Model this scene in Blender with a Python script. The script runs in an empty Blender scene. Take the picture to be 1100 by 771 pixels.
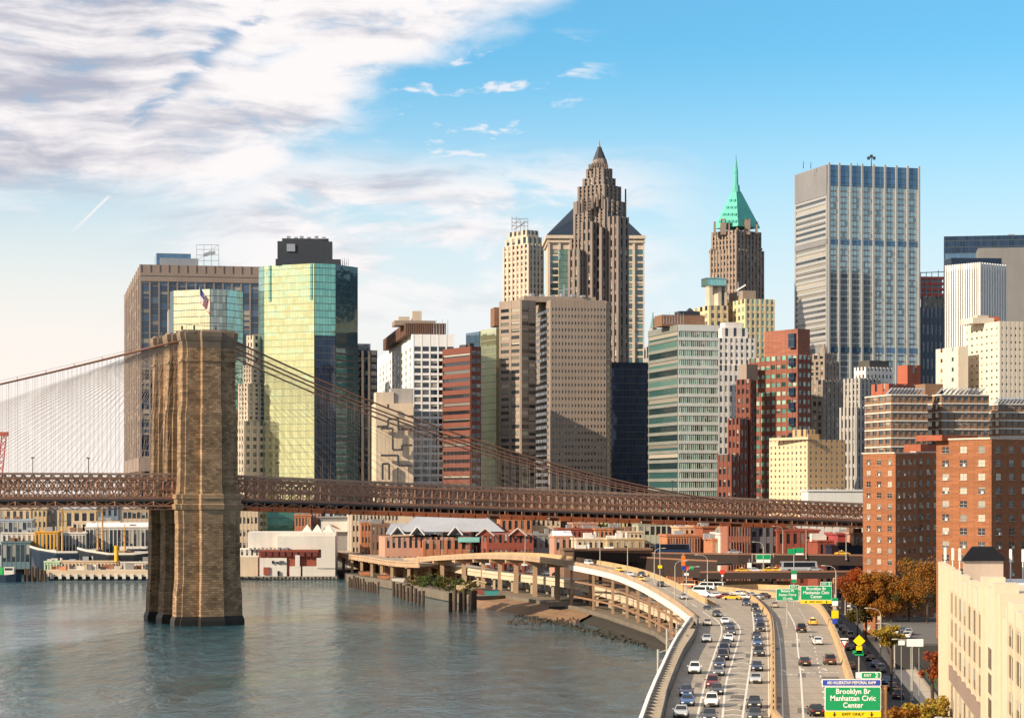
import bpy, bmesh, math, random
from mathutils import Vector, Matrix
random.seed(7)
R = math.radians
scn = bpy.context.scene
COL = scn.collection
# ---------------------------------------------------------------- camera
F, H, HR = 2450.0, 39.0, 525.0        # focal length in photo pixels, eye height, horizon row
cam_d = bpy.data.cameras.new('camera'); cam = bpy.data.objects.new('camera', cam_d); COL.objects.link(cam)
cam.location = (0, 0, H); cam.rotation_euler = (R(90), 0, 0)
cam_d.sensor_width = 36; cam_d.lens = F / 1100 * 36
cam_d.shift_y = (HR - 385.5) / 1100
cam_d.clip_start = 1; cam_d.clip_end = 40000
scn.camera = cam
# ---------------------------------------------------------------- light
SUN_EL, SUN_AZ = 27.0, (-0.862, -0.507)
_l = math.hypot(*SUN_AZ)
S = Vector((SUN_AZ[0] / _l * math.cos(R(SUN_EL)), SUN_AZ[1] / _l * math.cos(R(SUN_EL)), math.sin(R(SUN_EL))))
sun_d = bpy.data.lights.new('sun', 'SUN'); sun_d.energy = 5.0; sun_d.angle = R(0.5); sun_d.color = (1, .84, .64)
sun = bpy.data.objects.new('sun', sun_d); COL.objects.link(sun); sun.rotation_euler = S.to_track_quat('Z', 'Y').to_euler()
scn.view_settings.view_transform = 'Standard'; scn.view_settings.look = 'None'
scn.view_settings.exposure = 0.58; scn.view_settings.gamma = 1

# node helpers
class N:
    def __init__(self, tree): self.t = tree
    def new(self, kind, **kw):
        n = self.t.nodes.new(kind)
        for k, v in kw.items():
            if k in n.inputs.keys() if isinstance(k, str) else False: n.inputs[k].default_value = v
            else: setattr(n, k, v)
        return n
    def link(self, a, b): self.t.links.new(a, b)
    def math(self, op, a, b=0.0, c=0.0, clamp=False):
        n = self.t.nodes.new('ShaderNodeMath'); n.operation = op; n.use_clamp = clamp
        for i, v in enumerate((a, b, c)):
            if hasattr(v, 'links'): self.link(v, n.inputs[i])
            else: n.inputs[i].default_value = v
        return n.outputs[0]
    def mix(self, fac, a, b, blend='MIX'):
        n = self.t.nodes.new('ShaderNodeMix'); n.data_type = 'RGBA'; n.blend_type = blend; n.clamp_factor = True
        for i, v in ((0, fac), (6, a), (7, b)):
            if hasattr(v, 'links'): self.link(v, n.inputs[i])
            else: n.inputs[i].default_value = v if i == 0 else (tuple(v) + (1,))[:4]
        return n.outputs[2]
    def smooth(self, x, lo, hi, a=0.0, b=1.0):
        n = self.t.nodes.new('ShaderNodeMapRange'); n.interpolation_type = 'SMOOTHSTEP'
        for i, v in enumerate((x, lo, hi, a, b)):
            if hasattr(v, 'links'): self.link(v, n.inputs[i])
            else: n.inputs[i].default_value = v
        return n.outputs[0]
    def noise(self, vec, scale, detail=3.0, rough=.5, dist=0.0):
        n = self.t.nodes.new('ShaderNodeTexNoise'); n.inputs['Scale'].default_value = scale
        n.inputs['Detail'].default_value = detail; n.inputs['Roughness'].default_value = rough
        n.inputs['Distortion'].default_value = dist
        if vec is not None: self.link(vec, n.inputs['Vector'])
        return n.outputs['Fac']
    def mapping(self, vec, scale=(1, 1, 1), loc=(0, 0, 0), rot=(0, 0, 0)):
        n = self.t.nodes.new('ShaderNodeMapping'); n.inputs['Scale'].default_value = scale
        n.inputs['Location'].default_value = loc; n.inputs['Rotation'].default_value = rot
        self.link(vec, n.inputs['Vector']); return n.outputs[0]
    def comb(self, x, y, z):
        n = self.t.nodes.new('ShaderNodeCombineXYZ')
        for i, v in enumerate((x, y, z)):
            if hasattr(v, 'links'): self.link(v, n.inputs[i])
            else: n.inputs[i].default_value = v
        return n.outputs[0]

# ---------------------------------------------------------------- world: sky with thin cloud sheets
w = bpy.data.worlds.new('World'); scn.world = w; w.use_nodes = True
w.node_tree.nodes.clear(); n = N(w.node_tree)
sky = n.new('ShaderNodeTexSky'); sky.sky_type = 'NISHITA'; sky.sun_disc = False
sky.sun_elevation = R(SUN_EL); sky.sun_rotation = math.atan2(S.x, S.y)
sky.air_density = 1.0; sky.dust_density = 0.4; sky.ozone_density = 1.2
tc = n.new('ShaderNodeTexCoord'); sep = n.new('ShaderNodeSeparateXYZ'); n.link(tc.outputs['Generated'], sep.inputs[0])
dx, dy, dz = sep.outputs
hyp = n.math('SQRT', n.math('ADD', n.math('MULTIPLY', dx, dx), n.math('MULTIPLY', dy, dy)))
U = n.math('ARCTAN2', dx, dy)                        # azimuth
V = n.math('DIVIDE', dz, n.math('MAXIMUM', hyp, .02))  # tangent of elevation
skyc = n.mix(1.0, sky.outputs[0], (0.66, 1.38, 1.62), 'MULTIPLY')
# sheets of altocumulus: streaky noise in azimuth/elevation, drawn out along the diagonal of the sheet
pv = n.comb(U, V, 0.0)
wrp = n.new('ShaderNodeTexNoise'); wrp.inputs['Scale'].default_value = 9; wrp.inputs['Detail'].default_value = 3; n.link(pv, wrp.inputs['Vector'])
wv = n.new('ShaderNodeVectorMath'); wv.operation = 'MULTIPLY_ADD'; n.link(wrp.outputs['Color'], wv.inputs[0]); wv.inputs[1].default_value = (.06, .035, 0); n.link(pv, wv.inputs[2])
pw_ = wv.outputs[0]
nA = n.noise(n.mapping(pw_, (15, 46, 1), rot=(0, 0, R(-20))), 1.0, 7, .58)
nB = n.noise(n.mapping(pw_, (6, 15, 1), (3, 1, 0), (0, 0, R(-25))), 1.0, 3, .5)
nC = n.noise(n.mapping(pw_, (12, 84, 1), (9, 4, 0), (0, 0, R(2))), 1.0, 5, .55)
nD = n.noise(n.mapping(pw_, (38, 95, 1), (2, 7, 0), (0, 0, R(-28))), 1.0, 5, .6)
def cen(x, k): return n.math('MULTIPLY', n.math('SUBTRACT', x, .5), k)
def add(*xs):
    r = xs[0]
    for q in xs[1:]: r = n.math('ADD', r, q)
    return r
# signed distance left of the edge that runs from high centre down to the left
e1 = add(n.math('SUBTRACT', n.math('MULTIPLY_ADD', V, 1.5, -0.318), U), cen(nB, .10), cen(nA, .07), cen(nD, .025))
m1 = n.smooth(e1, -.022, .022)
lowe = add(V, cen(nB, .04), cen(nA, .03), cen(nD, .012))
m1 = n.math('MULTIPLY', m1, n.smooth(lowe, .116, .140))
thin = n.smooth(add(nA, cen(nD, .5)), .28, .48, .66, 1.0)
m1 = n.math('MULTIPLY', m1, thin)
# narrow darker lane through the sheet
lane = n.math('ABSOLUTE', add(n.math('SUBTRACT', n.math('MULTIPLY_ADD', V, 1.10, -.338), U), cen(nA, .045), cen(nD, .02)))
ln = n.math('MULTIPLY', n.math('MULTIPLY', n.smooth(lane, .000, .010, .85, 0.0), n.smooth(add(nD, cen(nA, .8)), .62, .40)), n.smooth(n.noise(n.mapping(pv, (14, 14, 1), (5, 2, 0)), 1.0, 2), .30, .52))
m1 = n.math('MULTIPLY', m1, n.math('SUBTRACT', 1.0, n.math('MULTIPLY', ln, .35)))
# lower veil in the middle, lying on the pale horizon band
m2 = n.math('MULTIPLY', n.smooth(V, .055, .10), n.smooth(add(V, cen(nA, .03)), .128, .156, 1.0, 0.0))
m2 = n.math('MULTIPLY', m2, n.math('MULTIPLY', n.smooth(U, -.19, -.09), n.smooth(U, .02, .10, 1.0, 0.0)))
m2 = n.math('MULTIPLY', m2, n.smooth(add(nA, cen(nB, .8), cen(nD, .3)), .34, .56))
# a few small puffs, and other cloud away from the view
m3 = n.math('MULTIPLY', n.smooth(add(nD, cen(nC, .8)), .56, .70), n.math('MULTIPLY', n.smooth(V, .135, .15), n.smooth(V, .185, .205, 1.0, 0.0)))
m3 = n.math('MULTIPLY', m3, n.math('MULTIPLY', n.smooth(U, -.07, -.04), n.smooth(U, .02, .05, 1.0, 0.0)))
m4 = n.math('MULTIPLY', n.smooth(n.math('ABSOLUTE', U), .3, .6), n.math('MULTIPLY', n.smooth(nB, .42, .62), n.smooth(V, .1, .2)))
mask = n.math('MAXIMUM', n.math('MAXIMUM', m1, n.math('MULTIPLY', m2, .95)), n.math('MAXIMUM', n.math('MULTIPLY', m3, .75), n.math('MULTIPLY', m4, .6)))
# light and grey: long grey rolls on the far left, mostly white elsewhere
lef = n.smooth(U, -.09, -.19)
tl = n.math('ABSOLUTE', n.math('SUBTRACT', n.math('MULTIPLY_ADD', U, .711, .192 * .711), n.math('MULTIPLY_ADD', V, .703, -.109 * .703)))
trail = n.math('MULTIPLY', n.smooth(tl, .0002, .0011, .7, 0.0), n.math('MULTIPLY', n.smooth(V, .107, .118), n.smooth(V, .1255, .1275, 1.0, 0.0)))
mask = n.math('MAXIMUM', mask, n.math('MULTIPLY', trail, n.smooth(U, -.16, -.17)))
shade = add(n.math('MULTIPLY', nC, .65), n.math('MULTIPLY', nA, .45), n.math('MULTIPLY', nD, .22), n.math('MULTIPLY', lef, -.10))
shade = n.smooth(shade, .43, .70)
ccol = n.mix(shade, (.50, .52, .63), (1.10, 1.05, 1.05))
ccol = n.mix(ln, ccol, (.40, .47, .64)); ccol = n.mix(n.smooth(V, .128, .126), ccol, n.mix(n.math('MULTIPLY', trail, 1.4), ccol, (1.1, 1.06, 1.04)))
# pale band along the horizon, warmer towards the sun (left)
hz = n.smooth(V, .045, .200, 1.0, 0.0)
warm = n.smooth(U, .10, -.20)
hcol = n.mix(warm, (.92, .99, 1.03), (1.14, 1.03, .95))
sunang = n.smooth(n.math('ADD', n.math('MULTIPLY', dx, SUN_AZ[0] / _l), n.math('MULTIPLY', dy, SUN_AZ[1] / _l)), .55, 1.0)
glow = n.math('MULTIPLY', sunang, n.smooth(V, .05, .5, 1.0, 0.0))
hcol = n.mix(glow, hcol, (1.35, 1.10, .72))
bg1 = n.new('ShaderNodeBackground'); bg1.inputs[1].default_value = .067; n.link(skyc, bg1.inputs[0])
bg2 = n.new('ShaderNodeBackground'); bg2.inputs[1].default_value = .61; n.link(hcol, bg2.inputs[0])
bg3 = n.new('ShaderNodeBackground'); bg3.inputs[1].default_value = .61; n.link(ccol, bg3.inputs[0])
mx1 = n.new('ShaderNodeMixShader'); mx2 = n.new('ShaderNodeMixShader')
hfac = n.math('MAXIMUM', n.math('MULTIPLY', hz, .97), n.math('MULTIPLY', glow, .6))
n.link(hfac, mx1.inputs[0]); n.link(bg1.outputs[0], mx1.inputs[1]); n.link(bg2.outputs[0], mx1.inputs[2])
n.link(mask, mx2.inputs[0]); n.link(mx1.outputs[0], mx2.inputs[1]); n.link(bg3.outputs[0], mx2.inputs[2])
wo = n.new('ShaderNodeOutputWorld'); n.link(mx2.outputs[0], wo.inputs[0])
scn.cycles.max_bounces = 6; scn.cycles.glossy_bounces = 3; scn.cycles.transparent_max_bounces = 4
scn.cycles.use_denoising = True

# ---------------------------------------------------------------- materials
MATS = {}
def mat_base(name):
    m = bpy.data.materials.new(name); m.use_nodes = True
    nt = N(m.node_tree); b = m.node_tree.nodes['Principled BSDF']
    return m, nt, b
def wall(name, col, rough=.85, var=.16, sc=.06, streak=.12, brick=0.0, spec=.3, metal=0.0, bc=.14):
    """weathered wall: broad blotches, vertical rain streaks, fine grain, optional courses"""
    if name in MATS: return MATS[name]
    m, t, b = mat_base(name)
    g = t.new('ShaderNodeNewGeometry'); pos = g.outputs['Position']
    f = t.noise(pos, sc, 5, .6)
    f2 = t.noise(t.mapping(pos, (1, 1, .07)), .55, 4, .6)
    f3 = t.noise(pos, 1.7, 3, .7)
    k = t.math('MULTIPLY_ADD', t.math('SUBTRACT', f, .5), var * 2.6, 1.0)
    k = t.math('MULTIPLY', k, t.math('MULTIPLY_ADD', t.math('SUBTRACT', f2, .5), streak * 2.2, 1.0))
    k = t.math('MULTIPLY', k, t.math('MULTIPLY_ADD', t.math('SUBTRACT', f3, .5), .22, 1.0))
    if brick > 0:
        z = t.new('ShaderNodeSeparateXYZ'); t.link(pos, z.inputs[0])
        br = t.new('ShaderNodeTexBrick'); br.inputs['Scale'].default_value = 1.0
        br.inputs['Brick Width'].default_value = brick * 2.6; br.inputs['Row Height'].default_value = brick
        br.inputs['Mortar Size'].default_value = brick * .07
        br.inputs['Color1'].default_value = (1 - bc, 1 - bc, 1 - bc, 1); br.inputs['Color2'].default_value = (1 + bc, 1 + bc, 1 + bc, 1)
        br.inputs['Mortar'].default_value = (1 - 2 * bc, 1 - 2 * bc, 1 - 2 * bc, 1)
        h = t.math('ADD', z.outputs[0], z.outputs[1])
        t.link(t.comb(h, z.outputs[2], 0.0), br.inputs['Vector'])
        bb = t.new('ShaderNodeRGBToBW'); t.link(br.outputs[0], bb.inputs[0])
        k = t.math('MULTIPLY', k, bb.outputs[0])
    c = t.mix(1.0, (1, 1, 1), col, 'MULTIPLY')
    vm = t.new('ShaderNodeVectorMath'); vm.operation = 'SCALE'; vm.inputs[0].default_value = col; t.link(k, vm.inputs['Scale'])
    t.link(vm.outputs[0], b.inputs['Base Color'])
    b.inputs['Roughness'].default_value = rough; b.inputs['Specular IOR Level'].default_value = spec; b.inputs['Metallic'].default_value = metal
    MATS[name] = m; return m
def pane(name, cols, rough=.08, ior=1.7, metal=0.0, wob=.35, blind=.9):
    """window glass: each pane picks its own tint and a slight warp, some with blinds"""
    if name in MATS: return MATS[name]
    m, t, b = mat_base(name)
    g = t.new('ShaderNodeNewGeometry'); o = t.new('ShaderNodeObjectInfo')
    r = t.math('FRACT', t.math('ADD', t.math('MULTIPLY', g.outputs['Random Per Island'], 1.0), o.outputs['Random']))
    cr = t.new('ShaderNodeValToRGB'); cr.color_ramp.interpolation = 'CONSTANT'
    el = cr.color_ramp.elements
    for i, (p, c) in enumerate(cols):
        e = el[i] if i < 2 and i < len(el) else el.new(p)
        e.position = p; e.color = (*c, 1)
    t.link(r, cr.inputs[0])
    at = t.new('ShaderNodeAttribute'); at.attribute_name = 'pane_height'        # 0 at the sill, 1 at the head
    drop = t.math('MULTIPLY', t.math('FRACT', t.math('MULTIPLY', r, 17.3)), blind)
    bl = t.math('GREATER_THAN', at.outputs['Fac'], t.math('SUBTRACT', 1.0, drop))
    bl = t.math('MULTIPLY', bl, t.math('LESS_THAN', t.math('FRACT', t.math('MULTIPLY', r, 41.7)), .42))
    tint = t.mix(t.math('FRACT', t.math('MULTIPLY', r, 71.9)), (.16, .15, .13), (.40, .36, .29))
    t.link(t.mix(bl, cr.outputs[0], tint), b.inputs['Base Color'])
    t.link(t.math('MULTIPLY_ADD', bl, .35, rough), b.inputs['Roughness'])
    b.inputs['IOR'].default_value = ior; b.inputs['Metallic'].default_value = metal
    bp = t.new('ShaderNodeBump'); bp.inputs['Strength'].default_value = wob; bp.inputs['Distance'].default_value = .25
    t.link(t.noise(g.outputs['Position'], .22, 2), bp.inputs['Height']); t.link(bp.outputs[0], b.inputs['Normal'])
    MATS[name] = m; return m
def mirror(name, col, rough=.06, metal=.75, fx=1.6, fz=3.6, line=.06, linecol=(.05, .07, .07), patch=.25, wob=.5):
    """curtain wall: tinted reflecting glass with thin mullion lines and panes that differ a little"""
    if name in MATS: return MATS[name]
    m, t, b = mat_base(name)
    g = t.new('ShaderNodeNewGeometry'); z = t.new('ShaderNodeSeparateXYZ'); t.link(g.outputs['Position'], z.inputs[0])
    nr = t.new('ShaderNodeSeparateXYZ'); t.link(g.outputs['True Normal'], nr.inputs[0])
    h = t.math('SUBTRACT', t.math('MULTIPLY', z.outputs[0], nr.outputs[1]), t.math('MULTIPLY', z.outputs[1], nr.outputs[0]))
    hx = t.math('DIVIDE', h, fx); hz_ = t.math('DIVIDE', z.outputs[2], fz)
    lx = t.math('LESS_THAN', t.math('FRACT', hx), line); lz = t.math('LESS_THAN', t.math('FRACT', hz_), line * 1.6)
    ln = t.math('MAXIMUM', lx, lz)
    wn = t.new('ShaderNodeTexWhiteNoise'); wn.noise_dimensions = '2D'
    t.link(t.comb(t.math('FLOOR', hx), t.math('FLOOR', hz_), 0.0), wn.inputs['Vector'])
    k = t.math('MULTIPLY_ADD', t.math('SUBTRACT', wn.outputs['Value'], .5), patch, 1.0)
    vm = t.new('ShaderNodeVectorMath'); vm.operation = 'SCALE'; vm.inputs[0].default_value = col; t.link(k, vm.inputs['Scale'])
    c = t.mix(ln, vm.outputs[0], linecol); t.link(c, b.inputs['Base Color'])
    b.inputs['Roughness'].default_value = rough
    t.link(t.math('MULTIPLY', t.math('SUBTRACT', 1.0, ln), metal), b.inputs['Metallic'])
    bp = t.new('ShaderNodeBump'); bp.inputs['Strength'].default_value = wob; bp.inputs['Distance'].default_value = .3
    ht = t.math('ADD', t.noise(g.outputs['Position'], .12, 2), t.math('MULTIPLY', wn.outputs['Value'], .06))
    t.link(ht, bp.inputs['Height']); t.link(bp.outputs[0], b.inputs['Normal'])
    MATS[name] = m; return m
def paint(name, col, rough=.35, metal=0.0, coat=0.0, var=.0):
    if name in MATS: return MATS[name]
    m, t, b = mat_base(name)
    b.inputs['Base Color'].default_value = (*col, 1); b.inputs['Roughness'].default_value = rough
    b.inputs['Metallic'].default_value = metal; b.inputs['Coat Weight'].default_value = coat
    MATS[name] = m; return m
def ground(name, col, rough=.9, var=.3, sc=.15, dark=None, streaks=None):
    if name in MATS: return MATS[name]
    m, t, b = mat_base(name)
    g = t.new('ShaderNodeNewGeometry'); pos = g.outputs['Position']
    f = t.noise(pos, sc, 6, .65); f2 = t.noise(pos, 2.1, 3, .7)
    f3 = t.noise(t.mapping(pos, (1.1, .035, 1), rot=(0, 0, R(-7))), .9, 3, .6)
    k = t.math('MULTIPLY_ADD', t.math('SUBTRACT', f, .5), var * 2, 1.0)
    k = t.math('MULTIPLY', k, t.math('MULTIPLY_ADD', t.math('SUBTRACT', f2, .5), .3, 1.0))
    if streaks: k = t.math('MULTIPLY', k, t.math('MULTIPLY_ADD', t.math('SUBTRACT', f3, .5), streaks, 1.0))
    vm = t.new('ShaderNodeVectorMath'); vm.operation = 'SCALE'; vm.inputs[0].default_value = col; t.link(k, vm.inputs['Scale'])
    t.link(vm.outputs[0], b.inputs['Base Color']); b.inputs['Roughness'].default_value = rough
    b.inputs['Specular IOR Level'].default_value = .3
    MATS[name] = m; return m

# ---------------------------------------------------------------- geometry helpers
def X(px, D): return (px - 550) * D / F
def Z(row, D): return H - (row - HR) * D / F
def PT(px, row, D): return Vector((X(px, D), D, Z(row, D)))
def on(px, row, z):
    D = (H - z) * F / (row - HR); return (X(px, D), D)
class MB:
    """collects shapes for ONE mesh"""
    def __init__(self): self.v = []; self.f = []; self.mi = []; self.cur = 0
    def add(self, vs, fs):
        o = len(self.v); self.v += [Vector(q) for q in vs]
        for f in fs: self.f.append([i + o for i in f]); self.mi.append(self.cur)
        return self
    def obox(self, p, u, v, w):
        """box from corner p with edge vectors u, v, w"""
        p, u, v, w = Vector(p), Vector(u), Vector(v), Vector(w)
        vs = [p, p + u, p + u + v, p + v, p + w, p + u + w, p + u + v + w, p + v + w]
        fs = [(0, 3, 2, 1), (4, 5, 6, 7), (0, 1, 5, 4), (1, 2, 6, 5), (2, 3, 7, 6), (3, 0, 4, 7)]
        if u.cross(v).dot(w) < 0: fs = [tuple(reversed(f)) for f in fs]
        return self.add(vs, fs)
    def box(self, c, s, a=0.0):
        u = Vector((math.cos(a), math.sin(a), 0)) * s[0]; v = Vector((-math.sin(a), math.cos(a), 0)) * s[1]; w = Vector((0, 0, s[2]))
        return self.obox(Vector(c) - u / 2 - v / 2 - w / 2, u, v, w)
    def bar(self, a, b, wd, ht=None, up=Vector((0, 0, 1))):
        a, b = Vector(a), Vector(b); ht = ht or wd; d = b - a
        if d.length < 1e-6: return self
        s = d.cross(up)
        if s.length < 1e-4: s = d.cross(Vector((1, 0, 0)))
        s = s.normalized() * wd; t = s.cross(d).normalized() * ht
        return self.obox(a - s / 2 - t / 2, s, d, t)
    def prism(self, pts, z0, z1):
        """vertical prism over a polygon; z0, z1 numbers or per-vertex lists"""
        k = len(pts); zz0 = z0 if isinstance(z0, (list, tuple)) else [z0] * k; zz1 = z1 if isinstance(z1, (list, tuple)) else [z1] * k
        ar = sum(pts[i][0] * pts[(i + 1) % k][1] - pts[(i + 1) % k][0] * pts[i][1] for i in range(k))
        if ar < 0: pts = pts[::-1]; zz0 = zz0[::-1]; zz1 = zz1[::-1]
        vs = [(p[0], p[1], z) for p, z in zip(pts, zz0)] + [(p[0], p[1], z) for p, z in zip(pts, zz1)]
        fs = [tuple(range(k - 1, -1, -1)), tuple(range(k, 2 * k))] + [(i, (i + 1) % k, (i + 1) % k + k, i + k) for i in range(k)]
        return self.add(vs, fs)
    def loft(self, rings, cap=True):
        k = len(rings[0]); vs = [p for r in rings for p in r]; fs = []
        for j in range(len(rings) - 1):
            for i in range(k):
                fs.append((j * k + i, j * k + (i + 1) % k, (j + 1) * k + (i + 1) % k, (j + 1) * k + i))
        if cap: fs.append(tuple(range(k - 1, -1, -1))); fs.append(tuple(range((len(rings) - 1) * k, len(rings) * k)))
        return self.add(vs, fs)
    def cyl(self, c, r, h, n=12, r2=None, a0=0.0):
        r2 = r if r2 is None else r2; c = Vector(c)
        q = [[c + Vector((rr * math.cos(a0 + 2 * math.pi * i / n), rr * math.sin(a0 + 2 * math.pi * i / n), z)) for i in range(n)] for rr, z in ((r, 0), (r2, h))]
        return self.loft(q)
    def tube(self, pts, r, n=6):
        pts = [Vector(p) for p in pts]; rings = []
        for i, p in enumerate(pts):
            d = (pts[min(i + 1, len(pts) - 1)] - pts[max(i - 1, 0)]).normalized()
            s = d.cross(Vector((0, 0, 1)))
            if s.length < 1e-3: s = d.cross(Vector((1, 0, 0)))
            s.normalize(); t = s.cross(d)
            rr = r[i] if isinstance(r, (list, tuple)) else r
            rings.append([p + (s * math.cos(2 * math.pi * k / n) + t * math.sin(2 * math.pi * k / n)) * rr for k in range(n)])
        return self.loft(rings)
    def build(self, name, mats, parent=None, smooth=False, origin=None):
        me = bpy.data.meshes.new(name)
        org = Vector(origin) if origin is not None else (parent.matrix_w if parent is not None and hasattr(parent, 'matrix_w') else worldloc(parent))
        me.from_pydata([tuple(q - org) for q in self.v], [], self.f)
        for m in (mats if isinstance(mats, (list, tuple)) else [mats]): me.materials.append(m)
        if any(self.mi): me.polygons.foreach_set('material_index', self.mi)
        if smooth: me.polygons.foreach_set('use_smooth', [True] * len(me.polygons))
        me.update()
        o = bpy.data.objects.new(name, me); COL.objects.link(o)
        if parent is not None:
            o.parent = parent
            if origin is not None: o.location = org - worldloc(parent)
        elif origin is not None: o.location = org
        return o
def worldloc(o):
    p = Vector((0, 0, 0))
    while o is not None: p = p + Vector(o.location); o = o.parent
    return p
def tag(o, label, cat=None, group=None, kind=None):
    if label: o['label'] = label
    if cat: o['category'] = cat
    if group: o['group'] = group
    if kind: o['kind'] = kind
    return o
def thing(name, label, cat, loc, group=None):
    o = bpy.data.objects.new(name, None); o.empty_display_size = .5; COL.objects.link(o); o.location = loc
    return tag(o, label, cat, group)
def dup(root, loc, rz, label, group=None):
    r = root.copy(); COL.objects.link(r); r.location = loc; r.rotation_euler = (0, 0, rz); r['label'] = label
    if group: r['group'] = group
    for ch in list(root.children):
        c = ch.copy(); COL.objects.link(c); c.parent = r
        for g in list(ch.children):
            d = g.copy(); COL.objects.link(d); d.parent = c
    return r
# ---------------------------------------------------------------- buildings
_PM = {}
def pane_attr(me):
    at = me.attributes.new('pane_height', 'FLOAT', 'POINT'); at.data.foreach_set('value', [float(i % 8 >= 4) for i in range(len(me.vertices))])
def pane_mesh(m):
    if m.name not in _PM:
        b = MB().box((0, 0, 0), (1, .16, 1)); me = bpy.data.meshes.new('pane')
        me.from_pydata([tuple(q) for q in b.v], [], b.f); me.materials.append(m); pane_attr(me); _PM[m.name] = me
    return _PM[m.name]
class Bld:
    """a building: walls of piers and spandrels standing proud of a core, panes set back between them"""
    def __init__(self, name, label, cat, px, D, phi=18, z0=2.5, group=None):
        self.D, self.phi, self.z0 = D, R(phi), z0
        self.frame = None; self.root = thing(name, label, cat, (X(px, D), D, z0), group)
        self.parts = {}; self.wins = []
    def mb(self, part, mat):
        k = (part, mat.name)
        if k not in self.parts: self.parts[k] = (MB(), mat)
        return self.parts[k][0]
    def own(self, part, mat):
        m = MB(); self.parts[(part, mat.name, len(self.parts))] = (m, mat); return m
    def corners(self, pL, pC, pR, D, phi, depth=26):
        C = Vector((X(pC, D), D)); u1 = Vector((math.cos(phi), math.sin(phi))); u2 = Vector((-math.sin(phi), math.cos(phi)))
        def solve(px, d):
            k = (px - 550) / F; return (k * C.y - C.x) / (d.x - k * d.y)
        r = solve(pR, u1) if pR is not None else depth
        l = solve(pL, u2) if pL is not None else depth
        return C, u1, u2, r, l
    def grid(self, wm, glass, p0, u, L, z0, z1, nx=8, ny=12, pw=.4, sh=.45, pd=.45, sd=.32, cap=None, base=0.0, ext=True, gpart='window', skip=None):
        n = Vector((u.y, -u.x)); bay = L / nx; zz0 = z0 + base; st = (z1 - (cap or 0) - zz0) / ny
        U3, N3 = Vector((u.x, u.y, 0)), Vector((n.x, n.y, 0)); P = Vector((p0.x, p0.y, 0))
        pwm = pw * bay
        if pwm > .02:
            for i in range(nx + 1):
                a = max(i * bay - pwm / 2, 0 if not ext else -(pd - .012)); b = min(i * bay + pwm / 2, L)
                if i == 0: b = pwm / 2 + .02
                wm.obox(P + U3 * a + Vector((0, 0, z0)), U3 * (b - a), N3 * pd, Vector((0, 0, z1 - z0 + .02)))
        if sh > 0:
            for j in range(ny + 1):
                a = zz0 + j * st; b = min(a + sh * st, z1 - .03)
                if j == 0: a = z0
                if j == ny: b = z1 - .03
                if b - a > .05:
                    wm.obox(P + Vector((0, 0, a)), U3 * L, N3 * sd, Vector((0, 0, b - a)))
        if glass is not None:
            ww, wh = bay - pwm + .1, (1 - sh) * st + .1
            for i in range(nx):
                for j in range(ny):
                    if skip and skip(i, j): continue
                    c = P + U3 * ((i + .5) * bay) + N3 * .04 + Vector((0, 0, zz0 + j * st + (sh + (1 - sh) / 2) * st))
                    self.wins.append((c, math.atan2(u.y, u.x), ww, wh, glass, n))
    def block(self, pL, pC, pR, top, wallm, glass=None, right=None, left=None, dD=0.0, z0=None, row0=None, part='wall', depth=26, phi=None, roof=None, glassL=None):
        D = self.D + dD; ph = self.phi if phi is None else R(phi)
        C, u1, u2, r, l = self.corners(pL, pC, pR, D, ph, depth)
        za = Z(row0, D) if row0 is not None else (self.z0 if z0 is None else z0); zb = Z(top, D)
        Rp, Lp, Bp = C + u1 * r, C + u2 * l, C + u1 * r + u2 * l
        wm = self.mb(part, wallm)
        wm.prism([C, Rp, Bp, Lp], za, zb)
        if right: self.grid(wm, glass, C, u1, r, za, zb, **right)
        if left: self.grid(wm, glassL or glass, Lp, -u2, l, za, zb, **left)
        # parapet and roof gear
        return dict(C=C, u1=u1, u2=u2, r=r, l=l, z0=za, z1=zb, R=Rp, L=Lp, B=Bp)
    def pbox(self, part, mat, px0, px1, top, bot, dD=4, depth=8, phi=None):
        D = self.D + dD; a = self.phi if phi is None else R(phi)
        u = Vector((math.cos(a), math.sin(a), 0)); v = Vector((-math.sin(a), math.cos(a), 0))
        p = Vector((X(px0, D), D, Z(bot, D))); k = (px1 - 550) / F; L = (k * p.y - p.x) / (u.x - k * u.y)
        self.own(part, mat).obox(p, u * L, v * depth, Vector((0, 0, Z(top, D) - p.z)))
    def frus(self, part, mat, pa, pb, rowb, pc, pd_, rowt, dD=10, nside=4, rot=None):
        D = self.D + dD; c0, c1 = X((pa + pb) / 2, D), X((pc + pd_) / 2, D)
        a0 = (self.phi if rot is None else R(rot))
        k = 1.0 if nside > 6 else 1 / max(abs(math.cos(a0 + math.pi / 4)), abs(math.sin(a0 + math.pi / 4)))
        r0, r1 = (pb - pa) * D / F / 2 * k, max((pd_ - pc) * D / F / 2 * k, .05)
        off = a0 + math.pi / nside
        rings = [[Vector((cx + r * math.cos(off + 2 * math.pi * i / nside), D + r * math.sin(off + 2 * math.pi * i / nside), Z(rw, D))) for i in range(nside)] for cx, r, rw in ((c0, r0, rowb), (c1, r1, rowt))]
        self.own(part, mat).loft(rings)
    def mast(self, part, mat, px, top, bot, dD=4, r=.25):
        D = self.D + dD; self.own(part, mat).cyl((X(px, D), D, Z(bot, D)), r, Z(top, D) - Z(bot, D), 6, r * .5)
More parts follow.
